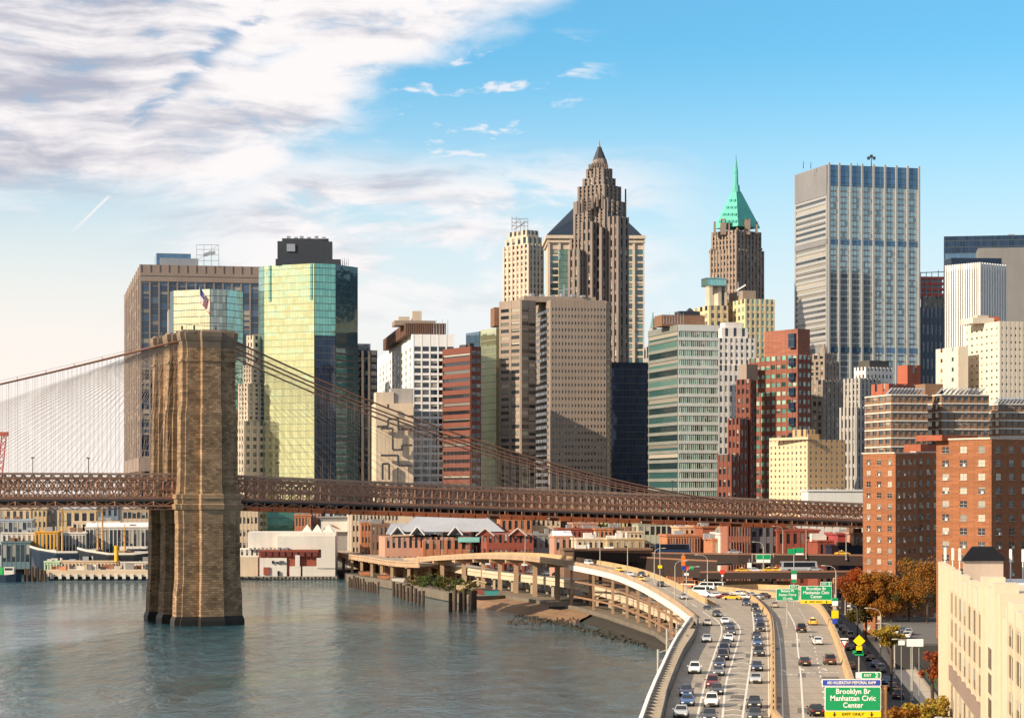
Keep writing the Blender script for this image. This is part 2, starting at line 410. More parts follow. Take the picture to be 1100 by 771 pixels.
    def finish(self, n=100, vis=512, px=(0, 1100), wname='window'):
        for k, (m, mat) in self.parts.items():
            if m.v: m.build(k[0], mat, self.root)
        org = Vector(self.root.location)
        def score(wd):
            c, a, ww, wh, g, nn = wd; cc = c - Vector((0, 0, H)); d2 = cc.length_squared
            s = ww * wh * max(0, -(nn.x * cc.x + nn.y * cc.y) / math.sqrt(d2)) / d2
            pp = 550 + F * c.x / c.y; rw = HR - F * (c.z - H) / c.y
            if rw > vis or rw < 0 or not (px[0] <= pp <= px[1]): s *= 1e-4
            return -s
        ws = sorted(self.wins, key=score)
        for c, a, ww, wh, g, nn in ws[:n]:
            o = bpy.data.objects.new(wname, pane_mesh(g)); COL.objects.link(o)
            o.parent = self.root; o.location = c - org; o.rotation_euler = (0, 0, a); o.scale = (ww, 1, wh)
            if getattr(self, 'frame', None):
                if 'frame' not in _PM:
                    fm = MB(); fm.obox((-.49, -.13, -.02), (.98, 0, 0), (0, .1, 0), (0, 0, .045)); fm.obox((-.018, -.125, -.48), (.036, 0, 0), (0, .1, 0), (0, 0, .96)); fm.obox((-.52, -.3, -.52), (1.04, 0, 0), (0, .28, 0), (0, 0, .07))
                    me = bpy.data.meshes.new('frame'); me.from_pydata([tuple(q) for q in fm.v], [], fm.f); me.materials.append(self.frame); _PM['frame'] = me
                fo = bpy.data.objects.new('frame', _PM['frame']); COL.objects.link(fo); fo.parent = o
        rest = {}
        for c, a, ww, wh, g, nn in ws[n:]:
            rest.setdefault(g.name, (MB(), g))[0].box(c, (ww, .16, wh), a)
        for m, g in rest.values():
            o = m.build('window_array', g, self.root); o['kind'] = 'stuff'; pane_attr(o.data)
        return self.root

# wall and glass palette
stone = wall('limestone', (.50, .42, .33), streak=.2); cream = wall('cream_stone', (.62, .50, .36)); white_st = wall('white_stone', (.60, .56, .52), streak=.2)
tan = wall('tan_granite', (.265, .21, .17)); brown_br = wall('brown_brick', (.22, .12, .075), brick=.6); red_br = wall('red_brick', (.21, .075, .05), brick=.6)
orange_br = wall('orange_brick', (.42, .15, .05), brick=.5); dark_metal = wall('dark_metal', (.035, .04, .05), rough=.5); grey_metal = wall('grey_metal', (.25, .27, .30), rough=.5)
white_pt = wall('white_panel', (.72, .70, .67), var=.08); maroon = wall('maroon_granite', (.16, .055, .038)); grey_st = wall('grey_stone', (.33, .31, .29), streak=.25)
pinkish = wall('pink_granite', (.25, .195, .165)); yellow_st = wall('yellow_stucco', (.60, .48, .29)); navy = wall('navy_metal', (.012, .022, .045), rough=.4)
roofdk = wall('roof_felt', (.07, .065, .06)); rust = wall('rust_red', (.20, .065, .03), var=.35, sc=.5); copper = wall('green_copper', (.10, .42, .34), var=.25, rough=.7)
g_blue = pane('glass_blue', [(0, (.015, .03, .06)), (.55, (.03, .06, .11)), (.85, (.06, .10, .16))])
g_dark = pane('glass_dark', [(0, (.010, .014, .02)), (.6, (.025, .03, .04)), (.86, (.10, .10, .09))])
g_mid = pane('glass_mixed', [(0, (.02, .025, .03)), (.45, (.05, .055, .06)), (.7, (.16, .15, .13)), (.88, (.34, .30, .24))])
g_green = pane('glass_green', [(0, (.02, .06, .05)), (.3, (.08, .22, .18)), (.6, (.16, .36, .28)), (.85, (.30, .48, .38))], rough=.1, ior=1.9)
g_teal = pane('glass_teal', [(0, (.01, .03, .035)), (.5, (.03, .09, .09)), (.8, (.08, .18, .16))], ior=2.0)
m_gold = mirror('gold_reflection_curtain', (.72, .745, .49), metal=.85, linecol=(.26, .28, .18), patch=.14, wob=.9); m_teal = mirror('teal_curtain', (.30, .52, .48)); m_dteal = mirror('dark_teal_curtain', (.05, .10, .12), metal=.5)  # m_gold carries the yellow sky reflection in its base tint
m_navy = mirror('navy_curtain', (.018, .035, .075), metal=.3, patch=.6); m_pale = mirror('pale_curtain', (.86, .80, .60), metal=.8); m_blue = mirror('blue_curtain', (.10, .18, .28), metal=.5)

def roofgear(b, g, n=4, mat=None, hmax=4):
    """plant boxes and ducts on a roof g"""
    m = b.mb('rooftop_plant', mat or grey_metal)
    for _ in range(n):
        s, t = random.uniform(.15, .8), random.uniform(.1, .6)
        p = g['C'] + g['u1'] * g['r'] * s + g['u2'] * g['l'] * t
        m.box((p.x, p.y, g['z1'] + random.uniform(.6, hmax) / 2), (random.uniform(2, 6), random.uniform(2, 5), random.uniform(1.2, hmax)), b.phi)

# --- far left office tower with vertical stripes
b = Bld('office_tower', 'wide dark blue tower with thin beige vertical stripes behind the stone bridge tower', 'office tower', 151, 1500, 12)
g = b.block(134.5, 151, 288, 284, pinkish, g_blue, dict(nx=14, ny=46, pw=.15, sh=.03, cap=6, pd=.7, sd=.3), dict(nx=9, ny=46, pw=.34, sh=.03, cap=6, pd=.7, sd=.3))
m = b.mb('wall', pinkish)
for k, hh in ((302, 3.2), (296, 2.0)):
    zc = Z(k, 1500); C = g['C']; nn = Vector((g['u1'].y, -g['u1'].x))
    m.obox((C.x, C.y, zc), g['u1'].to_3d() * g['r'], nn.to_3d() * 1.0, (0, 0, hh))
zc = Z(500, 1500)
m.obox((g['C'].x, g['C'].y, Z(506, 1500)), g['u1'].to_3d() * g['r'], nn.to_3d() * 1.35, (0, 0, 9)); m.obox((g['L'].x, g['L'].y, Z(506, 1500)), -g['u2'].to_3d() * g['l'], -g['u1'].to_3d() * 1.2, (0, 0, 9))
b.pbox('penthouse', m_blue, 168, 205, 272, 286, 8, 24); b.pbox('penthouse', grey_metal, 172, 213, 277, 286, 6, 8)
for px_ in (211, 219, 227, 235): b.mast('antenna_frame', grey_metal, px_, 263, 286, 10, .22)
m = b.mb('antenna_frame', grey_metal)
for rw in (263, 268, 274, 280): m.bar(PT(211, rw, 1510), PT(235, rw, 1510), .3)
m.bar(PT(211, 280, 1510), PT(235, 263, 1510), .25); m.bar(PT(219, 274, 1511), PT(231, 271, 1511), 2.0)
b.finish(60, 505)

def facets(b, px, spec_l, spec_r, row, core):
    """glass faces chained left and right from the ridge at px: (px_end, angle, part, material)"""
    P = Vector((X(px, b.D), b.D)); pts = [P]; F_ = []
    def hit(p, pxe, d): k = (pxe - 550) / F; t = (k * p.y - p.x) / (d.x - k * d.y); return p + d * t
    q = P
    for pxe, ang, part, mat in spec_l: nq = hit(q, pxe, Vector((-math.cos(R(ang)), -math.sin(R(ang))))); F_.append((nq, q, part, mat)); pts.insert(0, nq); q = nq
    q = P
    for pxe, ang, part, mat in spec_r: nq = hit(q, pxe, Vector((math.cos(R(ang)), math.sin(R(ang))))); F_.append((q, nq, part, mat)); pts.append(nq); q = nq
    zt = Z(row, b.D); l, r = pts[0], pts[-1]; pts += [r + Vector((-4, 22)), l + Vector((4, 22))]
    b.mb('core', core).prism([tuple(p) for p in pts], b.z0, zt - .4); out = {}
    for A_, B_, part, mat in F_:
        d = (B_ - A_); n_ = Vector((d.y, -d.x)).normalized()
        b.own(part, mat).obox((A_.x, A_.y, b.z0), d.to_3d(), n_.to_3d() * .5, (0, 0, zt - b.z0)); out[part] = (A_, B_, n_)
    return zt, out
b = Bld('glass_building', 'low faceted pale glass block just above the stone bridge tower', 'office building', 226, 1200, 10)
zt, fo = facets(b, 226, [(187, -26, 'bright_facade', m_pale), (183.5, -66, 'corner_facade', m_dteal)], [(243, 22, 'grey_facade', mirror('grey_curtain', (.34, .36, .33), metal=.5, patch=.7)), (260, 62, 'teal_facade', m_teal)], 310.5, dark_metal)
b.block(None, 181, 190, 332, grey_st, dD=24, part='wing'); roofgear(b, dict(C=Vector((X(200, 1222), 1222)), u1=Vector((1, 0)), u2=Vector((0, 1)), r=20, l=12, z1=zt - .4), 3, hmax=1.2); b.finish()

# --- tall faceted gold and green glass tower
b = Bld('glass_tower', 'tall chamfered glass tower shining gold with a dark rooftop box', 'office tower', 338, 1160, 10)
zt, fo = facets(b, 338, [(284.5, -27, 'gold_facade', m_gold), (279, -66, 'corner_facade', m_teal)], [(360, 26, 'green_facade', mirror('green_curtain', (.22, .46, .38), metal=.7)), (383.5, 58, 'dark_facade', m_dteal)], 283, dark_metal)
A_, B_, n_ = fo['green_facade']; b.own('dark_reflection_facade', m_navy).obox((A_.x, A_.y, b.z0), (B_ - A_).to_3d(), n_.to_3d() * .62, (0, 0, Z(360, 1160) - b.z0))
A_, B_, n_ = fo['dark_facade']
for k in range(20): b.own('dark_band', dark_metal).obox((A_.x, A_.y, Z(374 + k * 7.2, 1170)), (B_ - A_).to_3d(), n_.to_3d() * .75, (0, 0, 1.0))
A_, B_, n_ = fo['gold_facade']; dd = (B_ - A_)
for s in (.10, .93): q = A_ + dd * s; b.own('corner_rib', m_teal).obox((q.x, q.y, Z(322, 1160)), dd.to_3d() * .035, n_.to_3d() * 1.2, (0, 0, zt - Z(322, 1160)))
b.pbox('roof_deck', dark_metal, 296, 366, 278, 285, 8, 16, 4); b.pbox('penthouse', dark_metal, 298, 357, 259, 279, 10, 14, 4); b.pbox('penthouse', dark_metal, 303, 353, 256, 260, 12, 10, 4)
b.pbox('louvre', grey_metal, 308, 317, 262, 270, 9.6, .6, 4)
for k, px_ in enumerate((308, 316, 322, 330, 338, 346)): b.pbox('cooling_unit', grey_metal, px_, px_ + 4, 253.5 + (k % 2), 257, 13, 3, 4)
for k in range(5): b.mast('antenna', grey_metal, 366 + 2 * k, 279 - k % 3, 285, 12, .2)
b.finish()

# --- old stepped stone block between tower and gold glass
b = Bld('stone_building', 'sunlit stepped old stone block tucked between bridge tower and gold glass tower', 'office building', 262, 1160, 60)
st = dict(nx=6, ny=22, pw=.5, sh=.45)
b.block(252, 262, 284, 452, stone, g_mid, dict(nx=3, ny=18, pw=.5, sh=.45), dict(nx=4, ny=18, pw=.5, sh=.45))
b.block(257, 266, 284, 412, stone, g_mid, dict(nx=3, ny=8, pw=.5, sh=.45), dict(nx=3, ny=8, pw=.5, sh=.45), dD=6, row0=452)
b.block(262, 270, 284, 392, stone, g_mid, dict(nx=2, ny=4, pw=.5, sh=.45), dict(nx=3, ny=4, pw=.5, sh=.45), dD=10, row0=412)
b.block(266, 272, 284, 360, stone, g_mid, dict(nx=2, ny=4, pw=.5, sh=.45), dict(nx=2, ny=4, pw=.5, sh=.45), dD=13, row0=392)
b.finish(70, 510, (250, 279))

# --- thin dark slab
b = Bld('office_tower', 'slim dark slab with two pale vertical ribs beside the gold glass tower', 'office tower', 384, 1200, 14)
g = b.block(None, 384.5, 405, 376, navy, g_blue, dict(nx=3, ny=30, pw=.10, sh=.3, pd=.8), depth=20)
for px_ in (389.5, 396.5): q = PT(px_, 520, 1198); b.own('vertical_rib', stone).box((q.x, q.y, (b.z0 + Z(377, 1200)) / 2), (1.2, 1.6, Z(377, 1200) - b.z0))
b.pbox('penthouse', white_pt, 385, 398, 369, 377, 5, 10); roofgear(b, g, 3, hmax=5); b.finish(40)

# --- white grid building with brown ribbed crown
b = Bld('office_building', 'white gridded office block with brown ribbed rooftop crown', 'office building', 444, 1125, 8)
g = b.block(404, 444, 488, 359, white_pt, g_dark, dict(nx=5, ny=30, pw=.16, sh=.33, cap=6, pd=.6, sd=.5), dict(nx=10, ny=30, pw=.55, sh=.40, cap=6, pd=.5), glassL=g_green)
b.block(413, 436, 479, 347, wall('crown_brown', (.15, .085, .06)), None, dict(nx=22, ny=1, pw=.5, sh=.04, pd=.7, sd=.4), dict(nx=14, ny=1, pw=.5, sh=.04, pd=.7, sd=.4), dD=6, row0=360, part='ribbed_crown')
b.pbox('penthouse', tan, 424, 468, 344, 349, 9, 16); b.pbox('penthouse', stone, 443, 453, 334, 346, 11, 6); b.pbox('penthouse', stone, 428, 440, 340, 347, 10, 5)
for k in range(6): b.mast('antenna', grey_metal, 466 + 3 * k, 346 - (k % 2) * 3, 359, 6, .18)
b.finish(100, 515)

# --- windowless cream block with zigzag grooves
b = Bld('windowless_building', 'cream windowless block with dark zigzag grooves on its wall', 'telephone exchange', 404, 1100, 8)
g = b.block(None, 403.5, 444, 433, cream, None, depth=24)
b.block(None, 404, 423, 421, stone, dD=3, depth=14, part='upper_block'); b.block(None, 420, 444, 417, grey_st, dD=5, depth=10, part='upper_block')
m = b.mb('groove', dark_metal)
def zig(pts):
    for (a, r1), (c, r2) in zip(pts, pts[1:]):
        p, q = PT(a, r1, 1097.2 + (a - 403) * .066), PT(c, r2, 1097.2 + (c - 403) * .066); m.bar(p, q, .95)
zig([(405, 458), (417, 458), (417, 450), (428, 450), (428, 461), (443, 461)]); zig([(409, 460), (422, 460), (422, 483), (432, 483), (432, 478), (443, 478)])
zig([(409, 489), (428, 489), (428, 500), (443, 500)]); zig([(411, 515), (411, 498), (418, 498), (418, 515)]); zig([(417, 439), (417, 434)]); zig([(438, 447), (444, 447)])
b.finish()

# --- red-brown banded block
b = Bld('office_building', 'maroon office block with dark horizontal window bands', 'office building', 506, 1085, 30)
g = b.block(476.5, 506, 516.5, 372, maroon, g_dark, dict(nx=2, ny=26, pw=.1, sh=.5, pd=.3, cap=2), dict(nx=1, ny=26, pw=.02, sh=.56, pd=.5, sd=.5, cap=3))
roofgear(b, g, 3, roofdk, 2); b.finish(60)

# --- slim gold glass tower behind it
b = Bld('glass_tower', 'slim pale gold glass tower between maroon block and tan tower', 'office tower', 533, 1165, 25)
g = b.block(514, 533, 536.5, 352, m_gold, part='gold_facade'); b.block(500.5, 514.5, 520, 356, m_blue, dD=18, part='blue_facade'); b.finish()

# --- big tan tower
b = Bld('office_tower', 'broad tan granite tower with rows of small dark windows in front of spired tower', 'office tower', 592, 1140, 10)
rw_ = dict(nx=17, ny=37, pw=.46, sh=.58, cap=4, pd=.5, sd=.45)
g = b.block(570, 592, 651, 322, tan, g_dark, rw_, dict(nx=1, ny=37, pw=.12, sh=.5, cap=4))
b.block(651, 651.3, 656, 324, tan, g_dark, dict(nx=1, ny=37, pw=.1, sh=.5), dD=10, phi=45, part='corner_wing', depth=20)
b.block(537.5, 560, 575, 322, tan, g_mid, dict(nx=2, ny=37, pw=.05, sh=.45, cap=4), dict(nx=2, ny=37, pw=.22, sh=.5, cap=4), dD=2, phi=40, part='side_wing')
b.block(None, 558, 572, 326, dark_metal, g_blue, dict(nx=1, ny=34, pw=.05, sh=.3), dD=6, part='dark_recess', depth=12)
b.pbox('penthouse', tan, 563, 640, 318, 324, 8, 20); b.pbox('penthouse', brown_br, 531, 542, 330, 350, 30, 12)
b.mast('roof_crane', grey_metal, 606, 306, 320, 14, .5); b.mb('roof_crane', grey_metal).bar(PT(600, 312, 1154), PT(613, 310, 1154), .6)
for k in range(6): b.pbox('rooftop_plant', grey_metal, 570 + 11 * k, 574 + 11 * k, 315 + k % 3, 319, 12, 5)
b.finish(100, 512)

# --- slender cream tower with scaffold frame
b = Bld('office_tower', 'slender cream stone tower with scaffold frame on its crown', 'office tower', 568, 1600, 35)
b.block(541.5, 568, 583.5, 262, stone, g_mid, dict(nx=4, ny=52, pw=.5, sh=.35, pd=.8), dict(nx=6, ny=52, pw=.5, sh=.4, pd=.7))
b.block(543.5, 567, 581.5, 254, stone, g_dark, dict(nx=3, ny=1, pw=.5, sh=.3), dict(nx=4, ny=1, pw=.5, sh=.3), dD=3, row0=264)
b.block(547, 566, 578, 247, stone, g_dark, dict(nx=3, ny=1, pw=.5, sh=.45), dict(nx=4, ny=1, pw=.5, sh=.45), dD=7, row0=256)
m = b.mb('scaffold', grey_metal)
for px_ in (550, 554.5, 559, 563, 567): m.bar(PT(px_, 233 + (px_ > 555) * 3, 1612), PT(px_, 248, 1612), .5)
for rw in (235, 239, 243): m.bar(PT(550, rw, 1612), PT(567, rw, 1612), .45)
m.bar(PT(550, 243, 1612), PT(559, 235, 1612), .4); m.bar(PT(559, 243, 1612), PT(567, 237, 1612), .4); m.bar(PT(552, 247, 1616), PT(565, 238, 1616), .6)
b.finish(60, 320)

# --- postmodern tower with dark pyramid roof, behind the spired tower
b = Bld('office_tower', 'columned tower with dark pyramid roof behind the brown spired tower', 'office tower', 640, 1450, 2)
gcol = dict(nx=3, ny=22, pw=.2, sh=.22, cap=8, pd=1.0)
g = b.block(None, 589.5, 692, 256, stone, g_teal, dict(nx=9, ny=44, pw=.22, sh=.25, cap=7, pd=1.5, sd=.5), depth=46)
b.block(None, 600, 614, 268, m_teal, dD=-1.9, depth=10, part='glass_bay')
b.pbox('cornice', stone, 586.5, 693.5, 252.5, 256, -3, 54); b.pbox('cornice', stone, 588, 693, 258, 260.5, -2, 50)
D = 1476; c = [PT(587.5, 253, 1449), PT(693, 252.6, 1470), PT(689, 252.6, 1512), PT(588, 253, 1495)]
zt = Z(215, D); ap = [Vector((X(628, D) - 2, D - 2, zt)), Vector((X(650, D), D, zt)), Vector((X(650, D), D + 4, zt)), Vector((X(628, D), D + 4, zt))]
zb = Z(253, 1455)
b.mb('pyramid_roof', wall('dark_slate', (.03, .045, .07), rough=.5)).loft([[Vector((q.x, q.y, zb)) for q in c], ap])
b.finish(100, 390, (586, 694))

# --- brown tower with stepped crown and spire
b = Bld('spired_tower', 'tall brown stepped art deco tower with pointed spire and scaffolding on its right side', 'skyscraper', 648, 1350, 50)
dec = wall('brown_deco', (.205, .165, .142), streak=.25)
def deco(pL, pC, pR, top, row0, nl, nr, ny, dD): b.block(pL, pC, pR, top, dec, g_dark, dict(nx=nr, ny=ny, pw=.5, sh=.35, pd=1.0, sd=.4), dict(nx=nl, ny=ny, pw=.5, sh=.35, pd=1.0, sd=.4), dD=dD, row0=row0)
b.block(614.5, 650, 673, 254, dec, g_dark, dict(nx=6, ny=60, pw=.5, sh=.35, pd=1.2, sd=.5), dict(nx=9, ny=60, pw=.5, sh=.35, pd=1.2, sd=.5))
deco(618, 649.5, 671, 214, 255, 7, 5, 12, 4); deco(622.5, 649, 666, 198, 215, 6, 4, 4, 7); deco(628, 648, 660, 190, 199, 4, 3, 2, 9); deco(631.5, 647.5, 656.5, 180, 191, 4, 3, 3, 11)
# stepped shoulders
for (pl, pc, pr, tp) in ((612, 622, 628, 268), (626, 636, 643, 238), (655, 664, 674.5, 232), (634, 646, 655, 244)):
    b.block(pl, pc, pr, tp, dec, g_dark, dict(nx=2, ny=30, pw=.5, sh=.3, pd=.8), dict(nx=2, ny=30, pw=.5, sh=.3, pd=.8), dD=-7 + random.random() * 2)
for k in range(9):
    px_ = 620 + k * 5.4; b.pbox('finial', dec, px_, px_ + 1.6, 208 + abs(k - 4) * 2.0, 222 + abs(k - 4) * 2, 3, 3, 20)
b.frus('crown', dec, 634, 654, 180, 637, 651.5, 171, 24, 8); b.frus('crown', dark_metal, 636.5, 651.5, 172, 640, 648, 163, 24, 8); b.frus('crown', dark_metal, 640, 648, 164, 641.7, 646, 158, 24, 8)
b.frus('spire', grey_metal, 642.3, 645.2, 159, 643.3, 644.1, 151, 24, 8)
for k in range(8): b.pbox('finial', dec, 633 + k * 2.7, 634.1 + k * 2.7, 173 + abs(k - 3.5), 182, 14, 2, 20)
m = b.mb('scaffold', wall('scaffold_steel', (.22, .23, .26)))
for k in range(5):
    px_ = 652.5 + k * 4.6; m.bar(PT(px_, 214 + k * 2, 1349 + k * 5), PT(px_, 392, 1349 + k * 5), .55)
for k in range(36): m.bar(PT(652.5, 216 + k * 5, 1348.5), PT(671, 218 + k * 5, 1369), .5, .35)
b.mast('hoist_mast', dark_metal, 672, 203, 392, 22, .9)
b.finish(100, 385)

# --- black-blue glass block
b = Bld('office_building', 'plain navy glass block beside the tan tower', 'office building', 655, 1180, 6)
b.block(None, 655.5, 698, 389.5, m_navy, None, depth=30); b.pbox('parapet', navy, 655.5, 698, 389, 391.5, -.6, 1); b.finish()

# --- banded pale teal glass building
b = Bld('office_building', 'pale green glass block with white floor bands above the bridge deck', 'office building', 729, 1080, 14)
wb = wall('aluminium_band', (.55, .56, .52), rough=.5, var=.1)
g = b.block(697, 729, 771.5, 348.5, wb, g_green, dict(nx=20, ny=25, pw=.10, sh=.34, pd=.25, sd=.4, cap=3), None)
b.grid(b.mb('shaded_band', wall('shaded_band', (.20, .21, .19), rough=.5)), g_teal, g['L'], -g['u2'], g['l'], b.z0, g['z1'], nx=1, ny=25, pw=.03, sh=.34, pd=.25, sd=.5, cap=3, ext=False)  # left face shade put into the colour: darker bands and glass
b.pbox('penthouse', brown_br, 711, 757, 338, 350, 10, 12); b.pbox('penthouse', dark_metal, 730, 752, 334, 340, 13, 8); b.frus('penthouse', dark_metal, 736, 746, 335, 740, 742, 331, 16)
for k in range(8): b.mast('antenna', grey_metal, 713 + k * 3, 337 - k % 3, 348, 6, .15); 
b.finish(100, 520)

# --- green cupola far behind
b = Bld('cupola_tower', 'small tower top with statue far behind, left of pale green glass block', 'tower', 701, 1300, 30)
b.block(697, 701, 706, 352, grey_st, None, row0=372); b.frus('dome', wall('dull_copper', (.16, .26, .24)), 698, 704.5, 352, 700, 702.6, 342, 4, 8); b.frus('statue', wall('dull_copper', (.1, .2, .2)), 700.4, 702.2, 342.5, 700.9, 701.7, 335, 4, 6)
b.block(692, 701, 712, 372, grey_st, g_dark, dict(nx=3, ny=10), dict(nx=3, ny=10)); b.finish(20, 380)

# --- tower with the green copper pyramid
b = Bld('copper_spire_tower', 'brown brick tower with green copper pyramid and spire', 'skyscraper', 790, 1550, 42)
lim = wall('brown_limestone', (.27, .205, .165))
b.block(764, 791, 820, 267, lim, g_mid, dict(nx=8, ny=48, pw=.45, sh=.4, pd=.8), dict(nx=8, ny=48, pw=.45, sh=.4, pd=.8))
b.block(765.7, 791, 817, 247, lim, g_dark, dict(nx=7, ny=4, pw=.5, sh=.3, pd=.8), dict(nx=7, ny=4, pw=.5, sh=.3, pd=.8), dD=3, row0=268)
b.pbox('cornice', lim, 764, 819, 266.5, 268.5, 16, 20, 0)
for px_ in (774.5, 800.5): b.pbox('gable', lim, px_, px_ + 5.5, 235, 252, 8, 6, 0)
for px_ in (767, 782, 791, 812): b.pbox('gable', lim, px_, px_ + 2, 238, 252, 9, 4, 0)
b.frus('copper_roof', copper, 768, 815.5, 243, 785.5, 796, 206, 22); b.frus('copper_roof', copper, 767, 816.5, 245.5, 768, 815.5, 243, 22)
b.frus('copper_spire', copper, 786, 795.5, 207, 787, 794.5, 199, 22, 8); b.frus('copper_spire', copper, 788, 793.3, 200, 788.6, 792.7, 184, 22, 8); b.frus('copper_spire', copper, 788, 793, 186, 790.2, 791.2, 171, 22, 8)
b.frus('finial', dark_metal, 790.4, 791, 172, 790.6, 790.8, 166, 22, 6)
m = b.mb('dormer', wall('dormer_copper', (.06, .30, .25)))
for k in range(4):
    for j in range(5 - k):
        q = PT(774 + k * 3.6 + j * 4.1, 238 - k * 7.5, 1540 + k * 5 + abs(j - 2) * 2); m.box(q, (.9, 2.2, 1.6), .7)
b.finish(100, 312)

# --- yellow stucco block in front of it
b = Bld('office_building', 'pale yellow stepped block below the copper pyramid tower', 'office building', 801, 1250, 16)
yl = dict(nx=8, ny=32, pw=.45, sh=.45)
g = b.block(768, 801, 832, 321, yellow_st, g_green, dict(nx=6, ny=36, pw=.4, sh=.35), yl)
b.block(746, 762, 782, 328, yellow_st, g_mid, dict(nx=3, ny=32, pw=.45, sh=.4), dict(nx=3, ny=32, pw=.45, sh=.4), dD=8)
b.block(759, 772, 781, 300, stone, g_mid, dict(nx=1, ny=3, pw=.6, sh=.6), dict(nx=1, ny=3, pw=.6, sh=.6), dD=14, part='turret'); b.pbox('glass_lantern', m_teal, 759.5, 780, 298, 307, 10, 9)
b.block(783, 798, 812, 312, tan, None, dD=12, part='penthouse'); b.mast('crane', grey_metal, 793, 303, 318, 4, .5); b.mb('crane', white_pt).bar(PT(791, 312, 1252), PT(801, 306, 1252), .8)
b.finish(80, 372)

# --- white ornate tower
b = Bld('office_building', 'white ornate stepped tower left of the red brick setback block', 'office building', 806, 1150, 10)
g = b.block(None, 771.5, 815, 392, white_st, g_mid, dict(nx=8, ny=19, pw=.45, sh=.42, pd=.4), depth=25)
b.block(None, 771.5, 811, 363, white_st, g_mid, dict(nx=7, ny=4, pw=.5, sh=.4), dD=2, row0=394, depth=20)
b.block(None, 776, 803, 352, white_st, g_dark, dict(nx=3, ny=1, pw=.6, sh=.3), dD=4, row0=365, depth=14); b.block(None, 779, 797, 346, white_st, None, dD=6, row0=354, depth=10)
b.finish(60, 500, (771, 815))

# --- red brick setback block with green glass
b = Bld('office_building', 'red brick setback block with green windows and dark vertical glass strip', 'office building', 857, 1050, 32)
rb = dict(ny=3, pw=.35, sh=.5)
g = b.block(806, 857, 871, 381, red_br, g_green, dict(nx=3, ny=24, pw=.3, sh=.5), dict(nx=9, ny=24, pw=.25, sh=.52))
b.block(821, 857, 870, 353, wall('terracotta', (.26, .10, .065), brick=.8), None, dD=2, row0=382, part='crown_block')
ub = b.block(824, 857, 869.5, 366, red_br, g_green, None, None, dD=4, row0=380, part='crown_block')
b.own('dark_window_strip', m_navy).box((X(852, 1054), 1054.5, Z(366, 1054)), (4.2, 2.4, 6.6), -R(58))
for k in range(8): b.own('dark_window_strip', m_navy).box((X(852.2, 1053), 1052.6, Z(389 + k * 16, 1053)), (4.0, 2.6, 3.8), -R(58))
b.block(792, 806, 812, 407, maroon, g_dark, dict(nx=2, ny=20, pw=.45, sh=.45), dict(nx=3, ny=20, pw=.45, sh=.45), dD=6, part='lower_wing')
b.block(783, 795, 803, 449, maroon, g_dark, dict(nx=2, ny=13, pw=.45, sh=.45), dict(nx=3, ny=13, pw=.45, sh=.45), dD=3, part='lower_wing')
b.block(772, 786, 796, 488, maroon, g_dark, dict(nx=2, ny=9, pw=.45, sh=.45), dict(nx=3, ny=9, pw=.45, sh=.45), dD=0.5, part='lower_wing')
b.pbox('penthouse', tan, 802, 814, 391, 408, 14, 6)
b.finish(100, 522)

# --- cream apartment block
b = Bld('apartment_block', 'cream yellow apartment block with balcony column just above the bridge deck', 'apartment block', 868, 900, 22)
yb = wall('yellow_brick', (.60, .45, .29), var=.1); yb2 = wall('yellow_brick_shaded', (.44, .29, .155), var=.1)  # same brick in two tones, lighter for the sunlit face, darker for shade
g = b.block(827, 868, 907.5, 472, yb2, g_dark, dict(nx=7, ny=24, pw=.68, sh=.58, pd=.2, sd=.18), None)
Lp, u2, l = g['L'], g['u2'], g['l']
wm = b.mb('sunny_wall', yb); b.grid(wm, g_mid, Lp, -u2, l, b.z0, g['z1'], nx=9, ny=24, pw=.62, sh=.58, pd=.3, sd=.25, ext=False)
b.pbox('dark_recess', dark_metal, 892.5, 895, 473, 560, 8.2, 1); b.pbox('parapet', yb, 826.5, 868, 470.5, 473, 20, 2, -60)
for k in range(9): q = PT(885.5, 478 + k * 5.9, 905); b.own('balcony', yb).box(q, (3.9, 2.4, 1.0), R(22))
b.block(853, 866, 875, 461, yb2, g_dark, dict(nx=2, ny=1, pw=.6, sh=.4), dict(nx=2, ny=1, pw=.6, sh=.4), dD=10, row0=473, part='penthouse')
b.pbox('penthouse', yb2, 868, 880, 466, 473, 9, 8); b.mast('antenna', dark_metal, 866, 455, 462, 14, .2); b.finish(100, 540)

# --- grey-brown ornate block
b = Bld('office_building', 'grey brown old masonry block with stepped crown behind the red brick setback block', 'office building', 880, 1120, 30)
gb = wall('grey_brown', (.24, .19, .155), streak=.2)
b.block(862, 884, 906, 408, gb, g_mid, dict(nx=5, ny=26, pw=.4, sh=.35), dict(nx=4, ny=26, pw=.4, sh=.35))
b.block(866, 886, 901, 388, gb, g_mid, dict(nx=4, ny=4, pw=.45, sh=.35), dict(nx=4, ny=4, pw=.45, sh=.35), dD=4, row0=410); b.block(874, 886, 896, 379, gb, g_dark, dict(nx=3, ny=1), dict(nx=2, ny=1), dD=8, row0=390)
b.frus('dome', gb, 880, 890, 380, 884, 886, 370, 14, 8); b.finish(70, 515)

